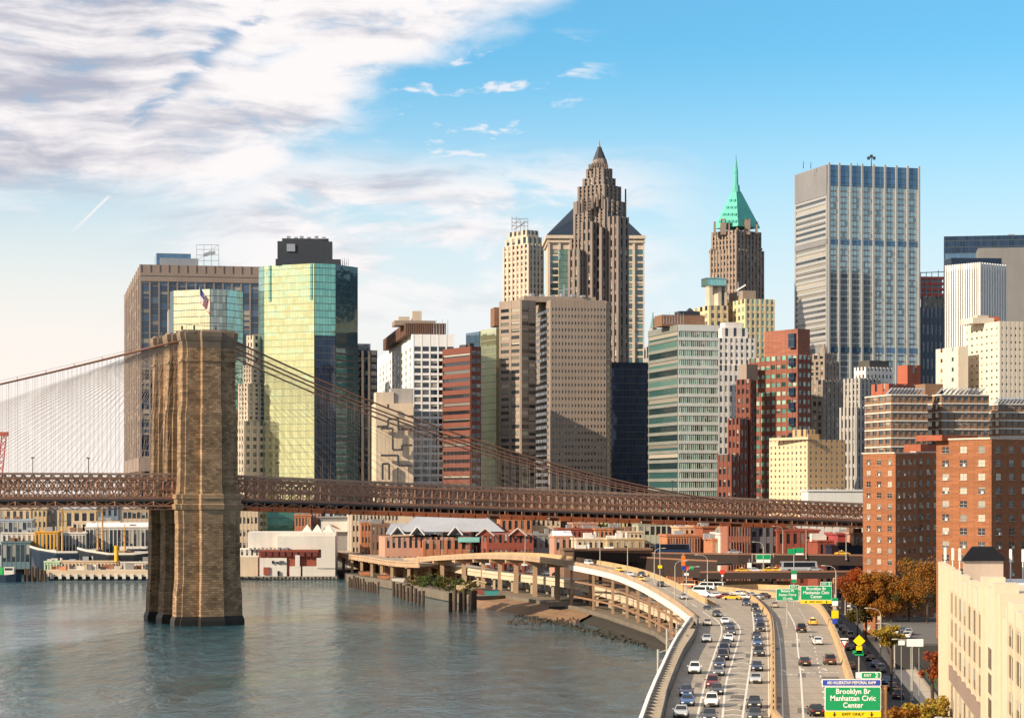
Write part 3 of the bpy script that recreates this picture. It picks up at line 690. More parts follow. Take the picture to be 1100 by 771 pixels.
# --- big slab tower with silver columns
b = Bld('office_tower', 'huge silver columned slab tower with antenna on its flat roof', 'skyscraper', 889, 1400, 16)
slv = wall('silver_metal', (.37, .37, .365), rough=.45, var=.08, metal=.2); spn = mirror('spandrel_glass', (.28, .31, .30), metal=.45, fx=2.9, fz=3.9, line=.10, linecol=(.10, .11, .12), patch=.3)
g = b.block(855, 889, 987, 177, slv, g_mid, None, dict(nx=1, ny=62, pw=.05, sh=.5, cap=13, pd=.7, sd=.5))
C, u1, r = g['C'], g['u1'], g['r']; nn = Vector((u1.y, -u1.x)).to_3d(); U3 = u1.to_3d(); C3 = Vector((C.x, C.y, 0))
b.grid(b.mb('floor_band', wall('floor_band', (.36, .37, .36), rough=.5)), pane('glass_slab', [(0, (.36, .42, .42)), (.4, (.44, .50, .49)), (.9, (.22, .26, .28))], metal=.7, blind=0), C, u1, r, b.z0, g['z1'], nx=32, ny=62, pw=.07, sh=.32, cap=13, pd=.3, sd=.25, ext=False)
for k in range(9): b.own('steel_column', slv).obox(C3 + U3 * (r * k / 8 - (.9 if k else 0)) + Vector((0, 0, b.z0)), U3 * 1.15, nn * 1.5, (0, 0, g['z1'] + 1.2 - b.z0))
for rw, hh in ((199, 13), (262, 3.4), (378, 3.6)):
    zz = Z(rw, 1400); b.own('louvre_band', m_blue).obox(C3 + Vector((0, 0, zz)), U3 * r, nn * .6, (0, 0, hh - .4)); 
    b.own('louvre_band', wall('grey_louvre', (.20, .20, .21))).obox(Vector((g['L'].x, g['L'].y, zz - (6 if rw == 199 else 0))), -g['u2'].to_3d() * g['l'], -U3 * .8, (0, 0, hh - .4 + (6 if rw == 199 else 0)))
b.mast('antenna', dark_metal, 936, 168, 180, 18, .35); mm = b.mb('antenna', dark_metal)
for a_, r_ in ((933, 170), (939, 170), (936, 168)): mm.box(PT(a_, r_, 1418), (1.6, 1.6, 1.8))
for a_, r_ in ((863, 175), (871, 176), (921, 177)): b.mast('rooftop_mast', dark_metal, a_, r_ - 2, 181, 12, .25)
b.finish(100, 400)

# --- dark box tower, and grey slab stuck to it, at the right edge
b = Bld('office_tower', 'blue black box tower with plain grey stone slab at the far right', 'office tower', 1015, 1300, -10)
b.block(None, 1014, 1110, 254, m_navy, None, depth=30); b.pbox('floor_band', m_blue, 1015, 1052, 272, 284, -.6, 1)
b.pbox('stone_slab', wall('grey_concrete', (.19, .185, .18)), 1051, 1110, 266.5, 594, -22, 20, -8); b.pbox('rooftop_plant', grey_metal, 1083, 1090, 251.5, 255, 12, 5)
b.finish()

# --- white striped tower
b = Bld('office_tower', 'white tower with fine dark vertical stripes in front of the blue black box', 'office tower', 1052, 1150, 40)
g = b.block(1017, 1052, 1079.5, 282, white_pt, g_dark, dict(nx=10, ny=1, pw=.5, sh=.01, cap=3, pd=1.0), dict(nx=14, ny=1, pw=.5, sh=.01, cap=3, pd=1.0))
b.pbox('penthouse', navy, 1022, 1076, 277, 284, 16, 14, 4); b.finish(40)

# --- old dark block with red construction netting on top
b = Bld('office_building', 'dark blue old block with red safety netting around its top floors', 'office building', 1000, 1450, 20)
b.block(987, 990, 1017, 330, wall('dark_old', (.10, .12, .15)), g_blue, dict(nx=6, ny=14, pw=.45, sh=.4), dict(nx=2, ny=14))
b.block(989, 992, 1013, 318, gb, g_dark, dict(nx=4, ny=2), None, dD=6, row0=332)
net = wall('red_netting', (.62, .12, .09), var=.3, sc=.4); m = b.mb('safety_net', net)
for k in range(4): b.pbox('safety_net', net, 988.5, 1014, 297 + k * 6, 300 + k * 6, 9, 12, 6)
b.pbox('upper_floor', grey_st, 990, 1012, 300, 320, 10, 10, 6)
for px_ in (989, 995, 1001, 1008, 1014): b.mast('scaffold', grey_metal, px_, 290 + (px_ % 3), 320, 8, .4)
b.mb('scaffold', grey_metal).bar(PT(989, 293, 1458), PT(1014, 292, 1460), .5); b.finish(50, 400, (985, 1018))

# --- cream office pair at the right edge
b = Bld('office_building', 'cream office block with small windows and terracotta rooftop at the right edge', 'office building', 1069, 800, 14)
crm = wall('cream_panel', (.62, .54, .43), var=.08)
g = b.block(1037, 1074, 1112, 345, crm, g_mid, dict(nx=8, ny=38, pw=.62, sh=.66, pd=.25, sd=.2, cap=2), dict(nx=7, ny=38, pw=.62, sh=.72, pd=.2, sd=.15, cap=2))
b.block(1006, 1030, 1040, 372, crm, g_mid, None, dict(nx=2, ny=24, pw=.8, sh=.6, pd=.2, sd=.15), dD=12, part='lower_wing')
b.pbox('penthouse', crm, 1045, 1068, 341, 347, 10, 10); b.pbox('rooftop_plant', wall('terracotta_box', (.45, .12, .06)), 1060, 1074, 340, 346, 13, 6); b.pbox('penthouse', stone, 1050, 1062, 338.5, 342, 12, 4)
b.finish(100, 440)

# --- pale grey stone tower behind brown flats
b = Bld('office_building', 'pale grey stone tower with stepped top left of the brown banded flats', 'office building', 921, 950, 30)
b.block(904, 920, 936, 437, grey_st, g_mid, dict(nx=4, ny=14, pw=.5, sh=.3, pd=.7), dict(nx=4, ny=14, pw=.5, sh=.3, pd=.7))
b.block(908, 924, 945, 406, grey_st, g_mid, dict(nx=5, ny=5, pw=.55, sh=.25, pd=.6), dict(nx=4, ny=5, pw=.55, sh=.25, pd=.6), dD=5, row0=438)
b.block(919, 930, 958, 394, white_st, g_dark, dict(nx=7, ny=2, pw=.5, sh=.5), dict(nx=3, ny=2, pw=.5, sh=.5), dD=14, row0=410); b.block(922, 934, 955, 387, roofdk, None, dD=18, row0=396, part='penthouse'); b.mast('antenna', dark_metal, 944, 376, 388, 22, .3)
b.finish(60, 515, (900, 960))

# --- small red brick rooftop block
b = Bld('brick_building', 'small red brick block peeping over the roof of the brown banded flats', 'building', 962, 720, 30)
rr = wall('red_plain', (.34, .10, .06))
b.block(938, 955, 985, 412, rr, g_dark, dict(nx=3, ny=12, pw=.7, sh=.6), dict(nx=2, ny=12, pw=.7, sh=.6)); b.block(964, 975, 988, 392, rr, g_dark, dict(nx=1, ny=1, pw=.7, sh=.6), None, dD=5, row0=414, part='penthouse'); b.finish(10, 420)

# --- brown banded apartment towers
def flats(label, D, segs, top, phi, vis):
    b = Bld('apartment_tower', label, 'apartment tower', segs[0][1], D, phi, group='brown apartment towers with white bands')
    br = wall('brown_flat_brick', (.24, .14, .085), brick=.5); wh = wall('white_concrete_band', (.62, .57, .50))
    for i, (pl, pc, pr, nl, nr, dD) in enumerate(segs):
        g = b.block(pl, pc, pr, top, br, g_dark, dict(nx=nr, ny=26, pw=.34, sh=.38, pd=.3, sd=.2), dict(nx=nl, ny=26, pw=.34, sh=.38, pd=.3, sd=.2) if nl else None, dD=dD, part='wall')
        st = (g['z1'] - b.z0) / 26
        for j in range(6, 27):
            m = b.own('floor_band', wh); zz = b.z0 + j * st - .18; n1 = Vector((g['u1'].y, -g['u1'].x)).to_3d(); C3 = Vector((g['C'].x, g['C'].y, zz))
            m.obox(C3 - g['u1'].to_3d() * .5, g['u1'].to_3d() * (g['r'] + .5), n1 * .52, (0, 0, .36))
            if nl: m.obox(Vector((g['L'].x, g['L'].y, zz)), -g['u2'].to_3d() * g['l'], -g['u1'].to_3d() * .51, (0, 0, .36))
        sm = b.mb('solar_louvre', grey_metal)
        for k in range(10):
            q = g['C'] + g['u1'] * g['r'] * (k + .5) / 10 + g['u2'] * 2.5
            sm.obox((q.x - .9, q.y, g['z1'] + .3), (1.8, .5, 1.9), (0, 3.5, 0), (.15, 0, -.12))
    return b
b = flats('brown brick flats with white floor bands and sawtooth louvres behind the orange brick towers', 640, [(930.5, 958, 996, 4, 6, 0), (995, 1012, 1062, 2, 7, 7)], 424, 14, 480)
b.pbox('penthouse', wall('brown_flat_brick', (.24, .14, .085)), 994, 1013, 412, 426, 12, 7); b.finish(100, 480)
b = flats('lower brown brick flats with white floor bands at the right edge', 660, [(1061, 1075, 1115, 2, 6, 0)], 434, 14, 470); b.finish(60, 470)

# --- two orange brick housing towers
def brick_tower(label, D, segs, top, phi, ny, nwin):
    b = Bld('brick_tower', label, 'apartment tower', segs[0][1], D, phi, group='orange brick housing towers')
    ob = wall('housing_brick', (.27, .105, .047), brick=.45, var=.12)
    fr = wall('white_window_frame', (.36, .32, .28))
    for (pl, pc, pr, nl, nr, dD, tp) in segs:
        n0 = len(b.wins)
        g = b.block(pl, pc, pr, tp, ob, pane('glass_sash', [(0, (.02, .022, .028)), (.45, (.06, .06, .06)), (.65, (.20, .18, .15)), (.82, (.42, .38, .30))]), dict(nx=nr, ny=ny, pw=.62, sh=.52, pd=.18, sd=.16, cap=1.4, ext=True) if nr else None, dict(nx=nl, ny=ny, pw=.62, sh=.52, pd=.18, sd=.16, cap=1.4) if nl else None, dD=dD)
        # sash rails and air-conditioner boxes sit in each opening
        b.frame = fr
        for c, a, ww, wh, gl, nn in b.wins[n0:]:
            u = Vector((math.cos(a), math.sin(a), 0)); nv = Vector((nn.x, nn.y, 0))
            if random.random() < .28: b.own('air_conditioner', wall('ac_white', (.5, .48, .44))).box(c + nv * .16 + u * ww * .22 - Vector((0, 0, wh * .28)), (ww * .36, .5, wh * .36), a)
        cp = b.mb('coping', wall('pale_coping', (.5, .42, .34)))
        cp.obox((g['C'].x - .3, g['C'].y - .25, g['z1']), g['u1'].to_3d() * (g['r'] + .5), g['u2'].to_3d() * (g['l'] + .5), (0, 0, .35))
        rm = b.mb('rooftop_plant', ob)
    return b
b = brick_tower('orange brick housing tower with autumn trees at its foot, the farther of the pair', 560, [(928, 962, 985, 3, 4, 0, 487), (980, 985, 1008, 0, 3, 8, 486)], 487, 34, 16, 100)
b.pbox('stair_head', wall('stair_brick', (.30, .09, .05), brick=.5), 989, 1006, 477, 488, 14, 6); b.finish(100, 640, (925, 1008))
b = brick_tower('orange brick housing tower behind the cream building, the nearer of the pair', 470, [(1007, 1065, 1120, 3, 4, 0, 471.5)], 471, 34, 16, 100)
b.pbox('stair_head', wall('stair_brick', (.30, .09, .05), brick=.5), 1012, 1050, 467, 473, 9, 8); b.finish(100, 640)
def smoothp(pts, k=4):
    """Catmull-Rom through pts"""
    P_ = [Vector(q) for q in pts]; out = []
    for i in range(len(P_) - 1):
        p0, p1, p2, p3 = P_[max(i - 1, 0)], P_[i], P_[i + 1], P_[min(i + 2, len(P_) - 1)]
        for j in range(k):
            t = j / k; out.append(.5 * ((2 * p1) + (p2 - p0) * t + (2 * p0 - 5 * p1 + 4 * p2 - p3) * t * t + (3 * p1 - p0 - 3 * p2 + p3) * t ** 3))
    out.append(P_[-1]); return out
# ---------------------------------------------------------------- setting: water and land
def struct(name, mb, mat, kind='structure'):
    o = mb.build(name, mat); o['kind'] = kind; return o
def water_mat():
    m, t, b = mat_base('river_water')
    g = t.new('ShaderNodeNewGeometry'); pos = g.outputs['Position']
    a = t.noise(t.mapping(pos, (.20, .075, 1), rot=(0, 0, R(8))), 1.0, 6, .68, .5)
    e_ = t.noise(t.mapping(pos, (.075, .028, 1), (4, 8, 0), (0, 0, R(5))), 1.0, 4, .6, .5)
    c = t.noise(t.mapping(pos, (.75, .30, 1), (7, 3, 0), (0, 0, R(-14))), 1.0, 4, .65, .3)
    d = t.noise(t.mapping(pos, (.012, .006, 1), (2, 5, 0), (0, 0, R(12))), 1.0, 3, .5, .8)
    h = t.math('ADD', t.math('ADD', t.math('MULTIPLY', a, 2.0), t.math('MULTIPLY', c, .8)), t.math('MULTIPLY', e_, 2.2))
    bp = t.new('ShaderNodeBump'); bp.inputs['Distance'].default_value = 1.0
    t.link(t.smooth(d, .38, .60, .22, 1.0), bp.inputs['Strength'])
    t.link(h, bp.inputs['Height']); t.link(bp.outputs[0], b.inputs['Normal'])
    t.link(t.mix(t.smooth(a, .40, .62), (.014, .062, .080), (.032, .105, .130)), b.inputs['Base Color'])
    b.inputs['Roughness'].default_value = .05; b.inputs['IOR'].default_value = 1.333
    return m
struct('river', MB().add([(-9000, -300, 0), (9000, -300, 0), (9000, 20000, 0), (-9000, 20000, 0)], [(0, 1, 2, 3)]), water_mat())
asph = ground('asphalt', (.055, .053, .05)); earth = ground('city_ground', (.085, .078, .068), sc=.04)
conc = ground('deck_concrete', (.30, .255, .20), var=.22, sc=.10, streaks=.55); conc_w = ground('worn_concrete', (.42, .36, .28), var=.18, sc=.1, streaks=.35)
dkconc = ground('old_concrete', (.22, .20, .17), var=.35)
shore = [(30, 120), (31, 400), (37.5, 540), (36.6, 579), (32, 618), (27.5, 655), (20, 702), (8, 742), (-2, 777), (-14, 768), (-26, 810), (-47, 893), (-69, 962), (-75, 1010), (-116, 1012), (-160, 1050), (-420, 1080), (-3000, 1500)]
land = shore + [(-6000, 16000), (9000, 16000), (9000, 120)]
struct('ground', MB().prism(land, -4, 2.5), earth)
sand = ground('sand', (.21, .125, .068), var=.5, sc=.25)
me_b = MB()
_in = smoothp([(23.5, 678, 0), (19.8, 702, 0), (7.8, 742, 0), (-2.2, 777, 0), (-13.6, 769, 0)]) ; _out = smoothp([(17.5, 664, 0), (11, 672, 0), (2, 694, 0), (-7, 735, 0), (-14.5, 757, 0)])
_rng = random.Random(3); rr_ = []
for t in (0, .25, .5, .75, 1): rr_.append([Vector((*(p.lerp(q, t).xy), 1.9 - 2.4 * t + (_rng.uniform(-.15, .15) if 0 < t < 1 else 0))) for p, q in zip(_in, _out)])
me_b.loft(rr_ , cap=False); me_b.f = [f for f in me_b.f]
struct('beach', me_b, sand)
mud = MB(); mi = [(24, 676), (27.3, 655), (31.8, 618), (36.5, 579), (37.2, 545)]; mo = [(19.5, 670), (25, 647), (30, 614), (35, 576), (36.3, 542)]
mud.loft([[(*p, 1.4) for p in mi], [(*((Vector(p) + Vector(q)) / 2), .55) for p, q in zip(mi, mo)], [(*q, -.4) for q in mo]], cap=False)
struct('mud_bank', mud, ground('wet_mud', (.03, .025, .018), var=.5, sc=.4))
promen = MB().prism([(31, 300), (38, 540), (37.2, 579), (31.6, 618), (27, 655), (19.6, 702), (8, 741), (-2, 776), (-13, 769), (-25, 812), (-46, 895), (-60, 985), (-40, 985), (-12, 845), (6, 800), (26, 720), (40, 640), (48, 560), (44, 300)], 2.4, 2.504)
struct('path', promen, ground('old_paving', (.17, .135, .095), var=.4, sc=.2))
# seawall coping
sw = thing('seawall', 'weathered concrete seawall edging the land below the curving highway', 'seawall', (30, 500, 0))
m = MB()
for (a, b_) in zip(shore[:10], shore[1:10]): m.bar((*a, 2.3), (*b_, 2.3), .9, 1.2)
for (a, b_) in zip(shore[9:12], shore[10:13]): m.bar((*a, 1.6), (*b_, 1.6), 1.6, 3.0)
m.build('coping', wall('stained_concrete', (.15, .125, .095), var=.4, sc=.3), sw)

# ---------------------------------------------------------------- the stone and steel suspension bridge (one thing)
BA = R(23.5); AX = Vector((math.cos(BA), math.sin(BA), 0)); WX = Vector((-math.sin(BA), math.cos(BA), 0))
B0 = Vector((X(228, 650), 650, 0)) - WX * 0.0        # middle of the tower's near end
def BP(t, wv, z): return B0 + AX * t + WX * wv + Vector((0, 0, z))
bridge = thing('suspension_bridge', 'old stone towered suspension bridge with brown steel truss crossing the river', 'bridge', B0)
masonry = wall('tower_masonry', (.275, .178, .102), brick=.66, var=.62, sc=.22, streak=.22, bc=.34)
band_m = wall('tower_belt', (.31, .205, .12), brick=.66, var=.4, bc=.2); wet = wall('wet_base', (.03, .026, .02), rough=.5)
def pier_ring(w0, w1, k, out0, out1, z, ks=None):
    """cross section of one pier: flanks with buttresses towards river, city and (end piers) outward"""
    c = (w0 + w1) / 2; hw = (w1 - w0) / 2 * k; ks = ks or k; s1, s2, bw = 7.6 * ks, 9.0 * ks, hw * .74
    P = [(-s1, c - hw), (-3.1 * ks, c - hw)]
    P += [(-3.1 * ks, c - hw - out0 * k), (3.1 * ks, c - hw - out0 * k), (3.1 * ks, c - hw)]
    P += [(s1, c - hw), (s1, c - bw), (s2, c - bw), (s2, c + bw), (s1, c + bw), (s1, c + hw)]
    P += [(3.1 * ks, c + hw), (3.1 * ks, c + hw + out1 * k), (-3.1 * ks, c + hw + out1 * k), (-3.1 * ks, c + hw)]
    P += [(-s1, c + hw), (-s1, c + bw), (-s2, c + bw), (-s2, c - bw), (-s1, c - bw)]
    return [BP(s, q, z) for s, q in P]
PIERS = [(2.2, 7.6, 2.2, .01), (16.2, 23.8, .01, .01), (32.4, 37.8, .01, 2.2)]
tower = None
m = MB(); WETS = []; BELTS = []; CORS = []
for (w0, w1, a0, a1) in PIERS:
    m.loft([pier_ring(w0, w1, k, a0, a1, z) for z, k in ((2.0, 1.09), (9, 1.07), (13, 1.02), (32.8, 1.0))])
    m.loft([pier_ring(w0, w1, k, a0, a1, z) for z, k in ((37.2, .97), (44, .94), (60.5, .93), (63, .875), (80.0, .86))])
    WETS.append(MB()); WETS[-1].loft([pier_ring(w0, w1, k, a0, a1, z) for z, k in ((-3, 1.15), (1.5, 1.15), (2.6, 1.1))])
    BELTS.append(MB().loft([pier_ring(w0, w1, k, a0, a1, z) for z, k in ((29.0, 1.012), (32.8, 1.03), (33.2, 1.10), (34.6, 1.12), (34.8, 1.05), (36.0, 1.05), (36.2, 1.09), (37.4, 1.07), (37.6, .98))]))
    BELTS.append(MB().loft([pier_ring(w0, w1, .905, a0, a1, z) for z in (75.4, 76.1)]))
    CORS.append(MB()); CORS[-1].loft([pier_ring(w0, w1, k, a0, a1, z) for z, k in ((79.2, .862), (80.6, .885), (81.2, .885), (81.3, .915), (82.5, .95), (83.8, .95), (83.9, .90), (84.4, .84))])
# arches: walls above the openings with pointed soffits
def arch(w0, w1):
    c = (w0 + w1) / 2; hw = (w1 - w0) / 2 + .4; k = 7
    prof = [(w0 - .4, 82), (w0 - .4, 56)]
    for i in range(k + 1):
        a = i / k; prof.append((w0 - .4 + hw * (1 - math.cos(a * math.pi / 2) ** 1.0) if False else w0 - .4 + hw * a, 56 + 16 * math.sin(a * math.pi / 2) ** .8))
    left = prof[2:]
    right = [(2 * c - q, z) for q, z in reversed(left[:-1])]
    poly = [(w0 - .4, 81.5)] + left + right + [(w1 + .4, 81.5)]
    f = [BP(-5.6, q, z) for q, z in poly]; g = [BP(5.6, q, z) for q, z in poly]
    m.loft([f, g])
for a, b_ in ((7.4, 16.4), (23.6, 32.6)):
    arch(a, b_)
    m.loft([[BP(s, q, z) for s, q in ((-5.4, a), (5.4, a), (5.4, b_), (-5.4, b_))] for z in (33, 35.6)])
tower = m.build('tower', masonry, bridge)

for q in WETS: q.build('waterline_base', wet, tower)
for q in BELTS: q.build('belt_course', band_m, tower)
for q in CORS: q.build('cornice', wall('cornice_stone', (.19, .14, .10), var=.3, sc=.3), tower)
m = MB()
for k in range(7): m.box(BP(random.uniform(-7, 7), random.uniform(3, 37), 85.2), (.5, .5, 1.7))
m.tube([BP(-7, 2, 84.4), BP(-7, 2, 85.6), BP(7, 2, 85.6), BP(7, 2, 84.4)], .07, 4); m.build('roof_railing', dark_metal, tower)
steel = wall('bridge_steel', (.30, .15, .095), rough=.7, var=.3, sc=.4); steel_l = wall('bridge_steel_light', (.42, .27, .19), rough=.7, var=.25, sc=.4)
orange_u = wall('primer_orange', (.40, .11, .04), var=.4, sc=.35)
def ztop(t): return 43.3 - (.041 * t if t > 0 else 0)
def zdk(t): return 36.2 - (.0345 * t if t > 0 else 0)
T0, T1, PN = -150, 250, 2.75
TW = [10.2]
for wv, hi, matx in ((7.0, 0, steel), (13.6, 1, steel_l), (26.4, 1, steel_l), (33.0, 0, steel)):
    m = MB(); ch = MB(); n_ = int((T1 - T0) / PN)
    for i in range(n_):
        t0, t1 = T0 + i * PN, T0 + (i + 1) * PN
        b0, b1 = zdk(t0) + .3, zdk(t1) + .3; a0, a1 = ztop(t0), ztop(t1)
        if not hi: a0, a1 = a0 - 1.3, a1 - 1.3
        mid0 = b0 + (a0 - b0) * .42; mid1 = b1 + (a1 - b1) * .42
        m.bar(BP(t0, wv, b0), BP(t0, wv, a0), .34)
        m.bar(BP(t0, wv, mid0), BP(t1, wv, a1), .22, .3); m.bar(BP(t0, wv + .12, a0), BP(t1, wv + .12, mid1), .22, .3)
        if i % 2: m.bar(BP(t0, wv, b0), BP(t1, wv, mid1), .2)
        else: m.bar(BP(t0, wv, mid0), BP(t1, wv, b1), .2)
    for zf, hh in ((lambda t: ztop(t) - (0 if hi else 1.3), .6), (lambda t: zdk(t) + .3, .7), (lambda t: zdk(t) + .3 + (ztop(t) - (0 if hi else 1.3) - zdk(t) - .3) * .42, .4)):
        for ta, tb in ((T0, 0), (0, T1)): ch.bar(BP(ta, wv, zf(ta)), BP(tb, wv, zf(tb)), .55, hh)
    tr = m.build('truss', matx, bridge); ch.build('chord', matx, tr)
m = MB()
for ta, tb in ((T0, 0), (0, T1)):
    m.loft([[BP(t, 6.6, zdk(t) - .1), BP(t, 33.4, zdk(t) - .1), BP(t, 33.4, zdk(t) - .7), BP(t, 6.6, zdk(t) - .7)] for t in (ta, tb)])
m.build('deck', roofdk, bridge)
m = MB()
for i in range(int((T1 - T0) / 2.75)):
    t = T0 + i * 2.75
    if abs(t) < 9.8: continue
    m.bar(BP(t, 6.8, zdk(t) - 1.3), BP(t, 33.2, zdk(t) - 1.3), .35, 1.2)
m.build('cross_beam', steel, bridge)
m = MB()
for ta, tb in ((T0, -9.8), (9.8, T1)):
    for wv in (6.4, 20, 33.6): m.bar(BP(ta, wv, zdk(ta) - 2.0), BP(tb, wv, zdk(tb) - 2.0), .4, .5)
    k = int((tb - ta) / 5.5)
    for i in range(k):
        t = ta + (tb - ta) * i / k; m.bar(BP(t, 6.4, zdk(t) - .7), BP(t, 6.4, zdk(t) - 2.2), .3)
        if ta < 0 or t < 40: m.bar(BP(t, 6.5, zdk(t) - .8), BP(t + 5.5, 6.5, zdk(t) - 3.0), .22); m.bar(BP(t, 6.5, zdk(t) - 3.0), BP(t + 5.5, 6.5, zdk(t) - .8), .22); m.bar(BP(t, 6.5, zdk(t) - 3.0), BP(t + 5.5, 6.5, zdk(t) - 3.0), .25)
m.build('lower_girder', steel, bridge)
for a in range(12, 190, 4):
    if random.random() < .86: MB().obox(BP(a, 6.1, zdk(a) - 3.2), AX * 3.6, WX * 8, (0, 0, 1.1 + .4 * random.random())).build('maintenance_platform', orange_u, bridge)
# pedestrian walkway in the middle with railings
m = MB()
for ta, tb in ((T0, -9), (9, T1)):
    m.loft([[BP(t, 17.5, ztop(t) - 2.2), BP(t, 22.5, ztop(t) - 2.2), BP(t, 22.5, ztop(t) - 2.6), BP(t, 17.5, ztop(t) - 2.6)] for t in (ta, tb)])
    for wv in (17.5, 22.5): m.bar(BP(ta, wv, ztop(ta) - .9), BP(tb, wv, ztop(tb) - .9), .1)
m.build('walkway', wall('timber_boards', (.16, .11, .08)), bridge)
# main cables
def zcab(t): return (85.7 - .459 * t + .00095 * t * t) if t >= 7 else (82.6 if t > -7 else 83.6 + .285 * t + .00033 * t * t)
CW = (7.0, 16.6, 23.4, 33.0)
cab_m = wall('cable_wrap', (.20, .095, .06), rough=.7)
for wv in CW:
    pts = [BP(t, wv, zcab(t)) for t in range(-150, 0, 10)] + [BP(t, wv, max(zcab(t), zdk(t) - 1)) for t in range(0, 171, 8)]
    c = MB().tube(pts, .25, 8).build('cable', cab_m, bridge, smooth=True)
    hl = MB()
    for sgn in (1, -1):
        for rr in ((range(-150, -8, 8),) if wv == CW[0] else ()):
            ps = [BP(t, wv + .45 * sgn, zcab(t) + 1.0) for t in rr]; hl.tube(ps, .035, 4)
            for t in rr: hl.bar(BP(t, wv + .3 * sgn, zcab(t)), BP(t, wv + .45 * sgn, zcab(t) + 1.0), .06)
    if hl.v: hl.build('hand_line', cab_m, c)
rope = wall('galvanised_rope', (.30, .24, .19), rough=.7)
susp, stays = [], []
for wv in CW:
    for i in range(-60, 60):
        t = i * 2.5 + 1.2
        if abs(t) < 9.8: continue
        z0, z1 = zdk(t), zcab(t)
        if z1 < z0 + 2: continue
        susp.append((BP(t, wv, z0), BP(t, wv, z1)))
    for i in range(1, 27):
        for sg in (-1, 1):
            t = sg * (8 + i * 4.6)
            zt = zdk(t) + 1
            if sg > 0 and t > 128: continue
            stays.append((BP(sg * 7, wv + .2, zcab(sg * 7) - .4), BP(t, wv + .2, zt)))
def lines(lst, name, r, n=100):
    def vis(q):
        mid = (q[0] + q[1]) / 2; pp = 550 + F * mid.x / mid.y
        return (0 if 0 < pp < 1100 else 1, (q[0] - q[1]).length * -1 / mid.y)
    lst = sorted(lst, key=vis)
    for a, b_ in lst[:n]: MB().tube([a, b_], r * (.72 if b_.x > B0.x else 1), 4).build(name, rope, bridge)
    mm = MB()
    for a, b_ in lst[n:]: mm.tube([a, b_], r * (.72 if b_.x > B0.x else 1), 4)
    if mm.v: o = mm.build(name + '_array', rope, bridge); o['kind'] = 'stuff'
lines(susp, 'suspender', .03); lines(stays, 'stay', .03)
# lamp masts on the bridge deck
for t in (-47, -31, 26, 64, 112, 158, 190): lm = MB(); lm.tube([BP(t, 20, ztop(t) - 2), BP(t, 20, ztop(t) + 4.5)], .12, 5); lm.box(BP(t, 20, ztop(t) + 4.6), (.9, .4, .35)); lm.build('deck_lamp', dark_metal, bridge)
# gold and dark frames where the cable dips below the truss
# flag on the tower
fl = thing('flag', 'United States flag flying from a short pole on the stone tower', 'flag', BP(-2, 6, 84.4))
p = BP(-2, 6, 84.4); MB().tube([p, p + Vector((0, 0, 12.5))], [.12, .07], 6).build('pole', white_pt, fl)
fv = []; nx_, nz_ = 10, 13
flag_red = paint('flag_red', (.45, .02, .03), .8); flag_w = paint('flag_white', (.75, .74, .72), .8); flag_b = paint('flag_blue', (.02, .03, .16), .8)
fm = MB()
for j in range(nz_):
    for i in range(nx_):
        def fp(i, j):
            s = i / nx_ * 4.6; h = j / nz_ * 4.0
            return p + Vector((s * .62 + .1, .55 * math.sin(s * 2.2 + h * .5), 12.3 - h - s * .85))
        fm.cur = 2 if (i < 4 and j < 7) else (0 if j % 2 == 0 else 1)
        a = [fp(i, j), fp(i, j + 1), fp(i + 1, j + 1), fp(i + 1, j)]; fm.add(a, [(0, 1, 2, 3)])
fm.build('cloth', [flag_red, flag_w, flag_b], fl)

# ---------------------------------------------------------------- roads
EL = [(6, 140), (18.9, 284), (20.8, 306), (24.1, 339), (29.1, 386), (34.8, 434), (39.6, 485), (40.4, 512)]           # water side of the main road
ER = [(26, 140), (43.5, 284), (51.7, 351), (61.4, 432), (70, 510), (74, 559)]                                        # land side
ZR = 10.5
road = EL + [(45, 560), (44, 640), (50, 672), (82, 680), (82, 600)] + ER[::-1]
struct('road', MB().prism(road, ZR - 1.4, ZR), conc)
def ribbon(path, wl, wr, thick=1.2):
    """strip along path of (x, y, z); wl to the left of travel, wr to the right; returns left and right edge points and an MB"""
    L_, R_ = [], []; P_ = [Vector(q) for q in path]
    for i, q in enumerate(P_):
        d = (P_[min(i + 1, len(P_) - 1)] - P_[max(i - 1, 0)]); d.z = 0; d.normalize(); s = Vector((-d.y, d.x, 0))
        L_.append(q + s * wl); R_.append(q - s * wr)
    m = MB()
    dn = Vector((0, 0, thick))
    m.loft([[l, r_, r_ - dn, l - dn] for l, r_ in zip(L_, R_)])
    return L_, R_, m
# ramp: left (river-side) edge climbs away from the main road and bends left
RAMP = smoothp([(40.2, 505, 10.46), (39, 547, 11.6), (36.3, 594, 12.9), (33.9, 624, 13.7), (28.9, 667, 14.7), (18, 712, 15.7), (4.1, 775, 15.8), (-8, 822, 14.9), (-16.6, 850, 14.0), (-27.6, 880, 12.6), (-40, 912, 10.7), (-44, 924, 10.3)])
_, RR, m = ribbon(RAMP, 0, 7.6, 1.0)
struct('ramp', m, conc)
# southern viaduct (with cars queueing) and lower carriageway under the ramp
VIA = smoothp([(-36, 884, 10.2), (-46.4, 900, 10.2), (-59, 948, 10.2), (-83, 1048, 10.2), (-130, 1300, 10.2)])
VL, VR, m = ribbon(VIA, 0, 22, 1.3); struct('viaduct_road', m, conc)
LOW = smoothp([(44, 548, 6.9), (38, 600, 7.2), (33, 660, 7.5), (18.4, 752, 8), (2, 805, 8.05), (-13.6, 853, 8.05), (-27, 915, 8.05), (-45, 1010, 8.05), (-80, 1180, 8.05)])
LL, LR_, m = ribbon(LOW, 0, 13, 1.1); struct('lower_road', m, conc)
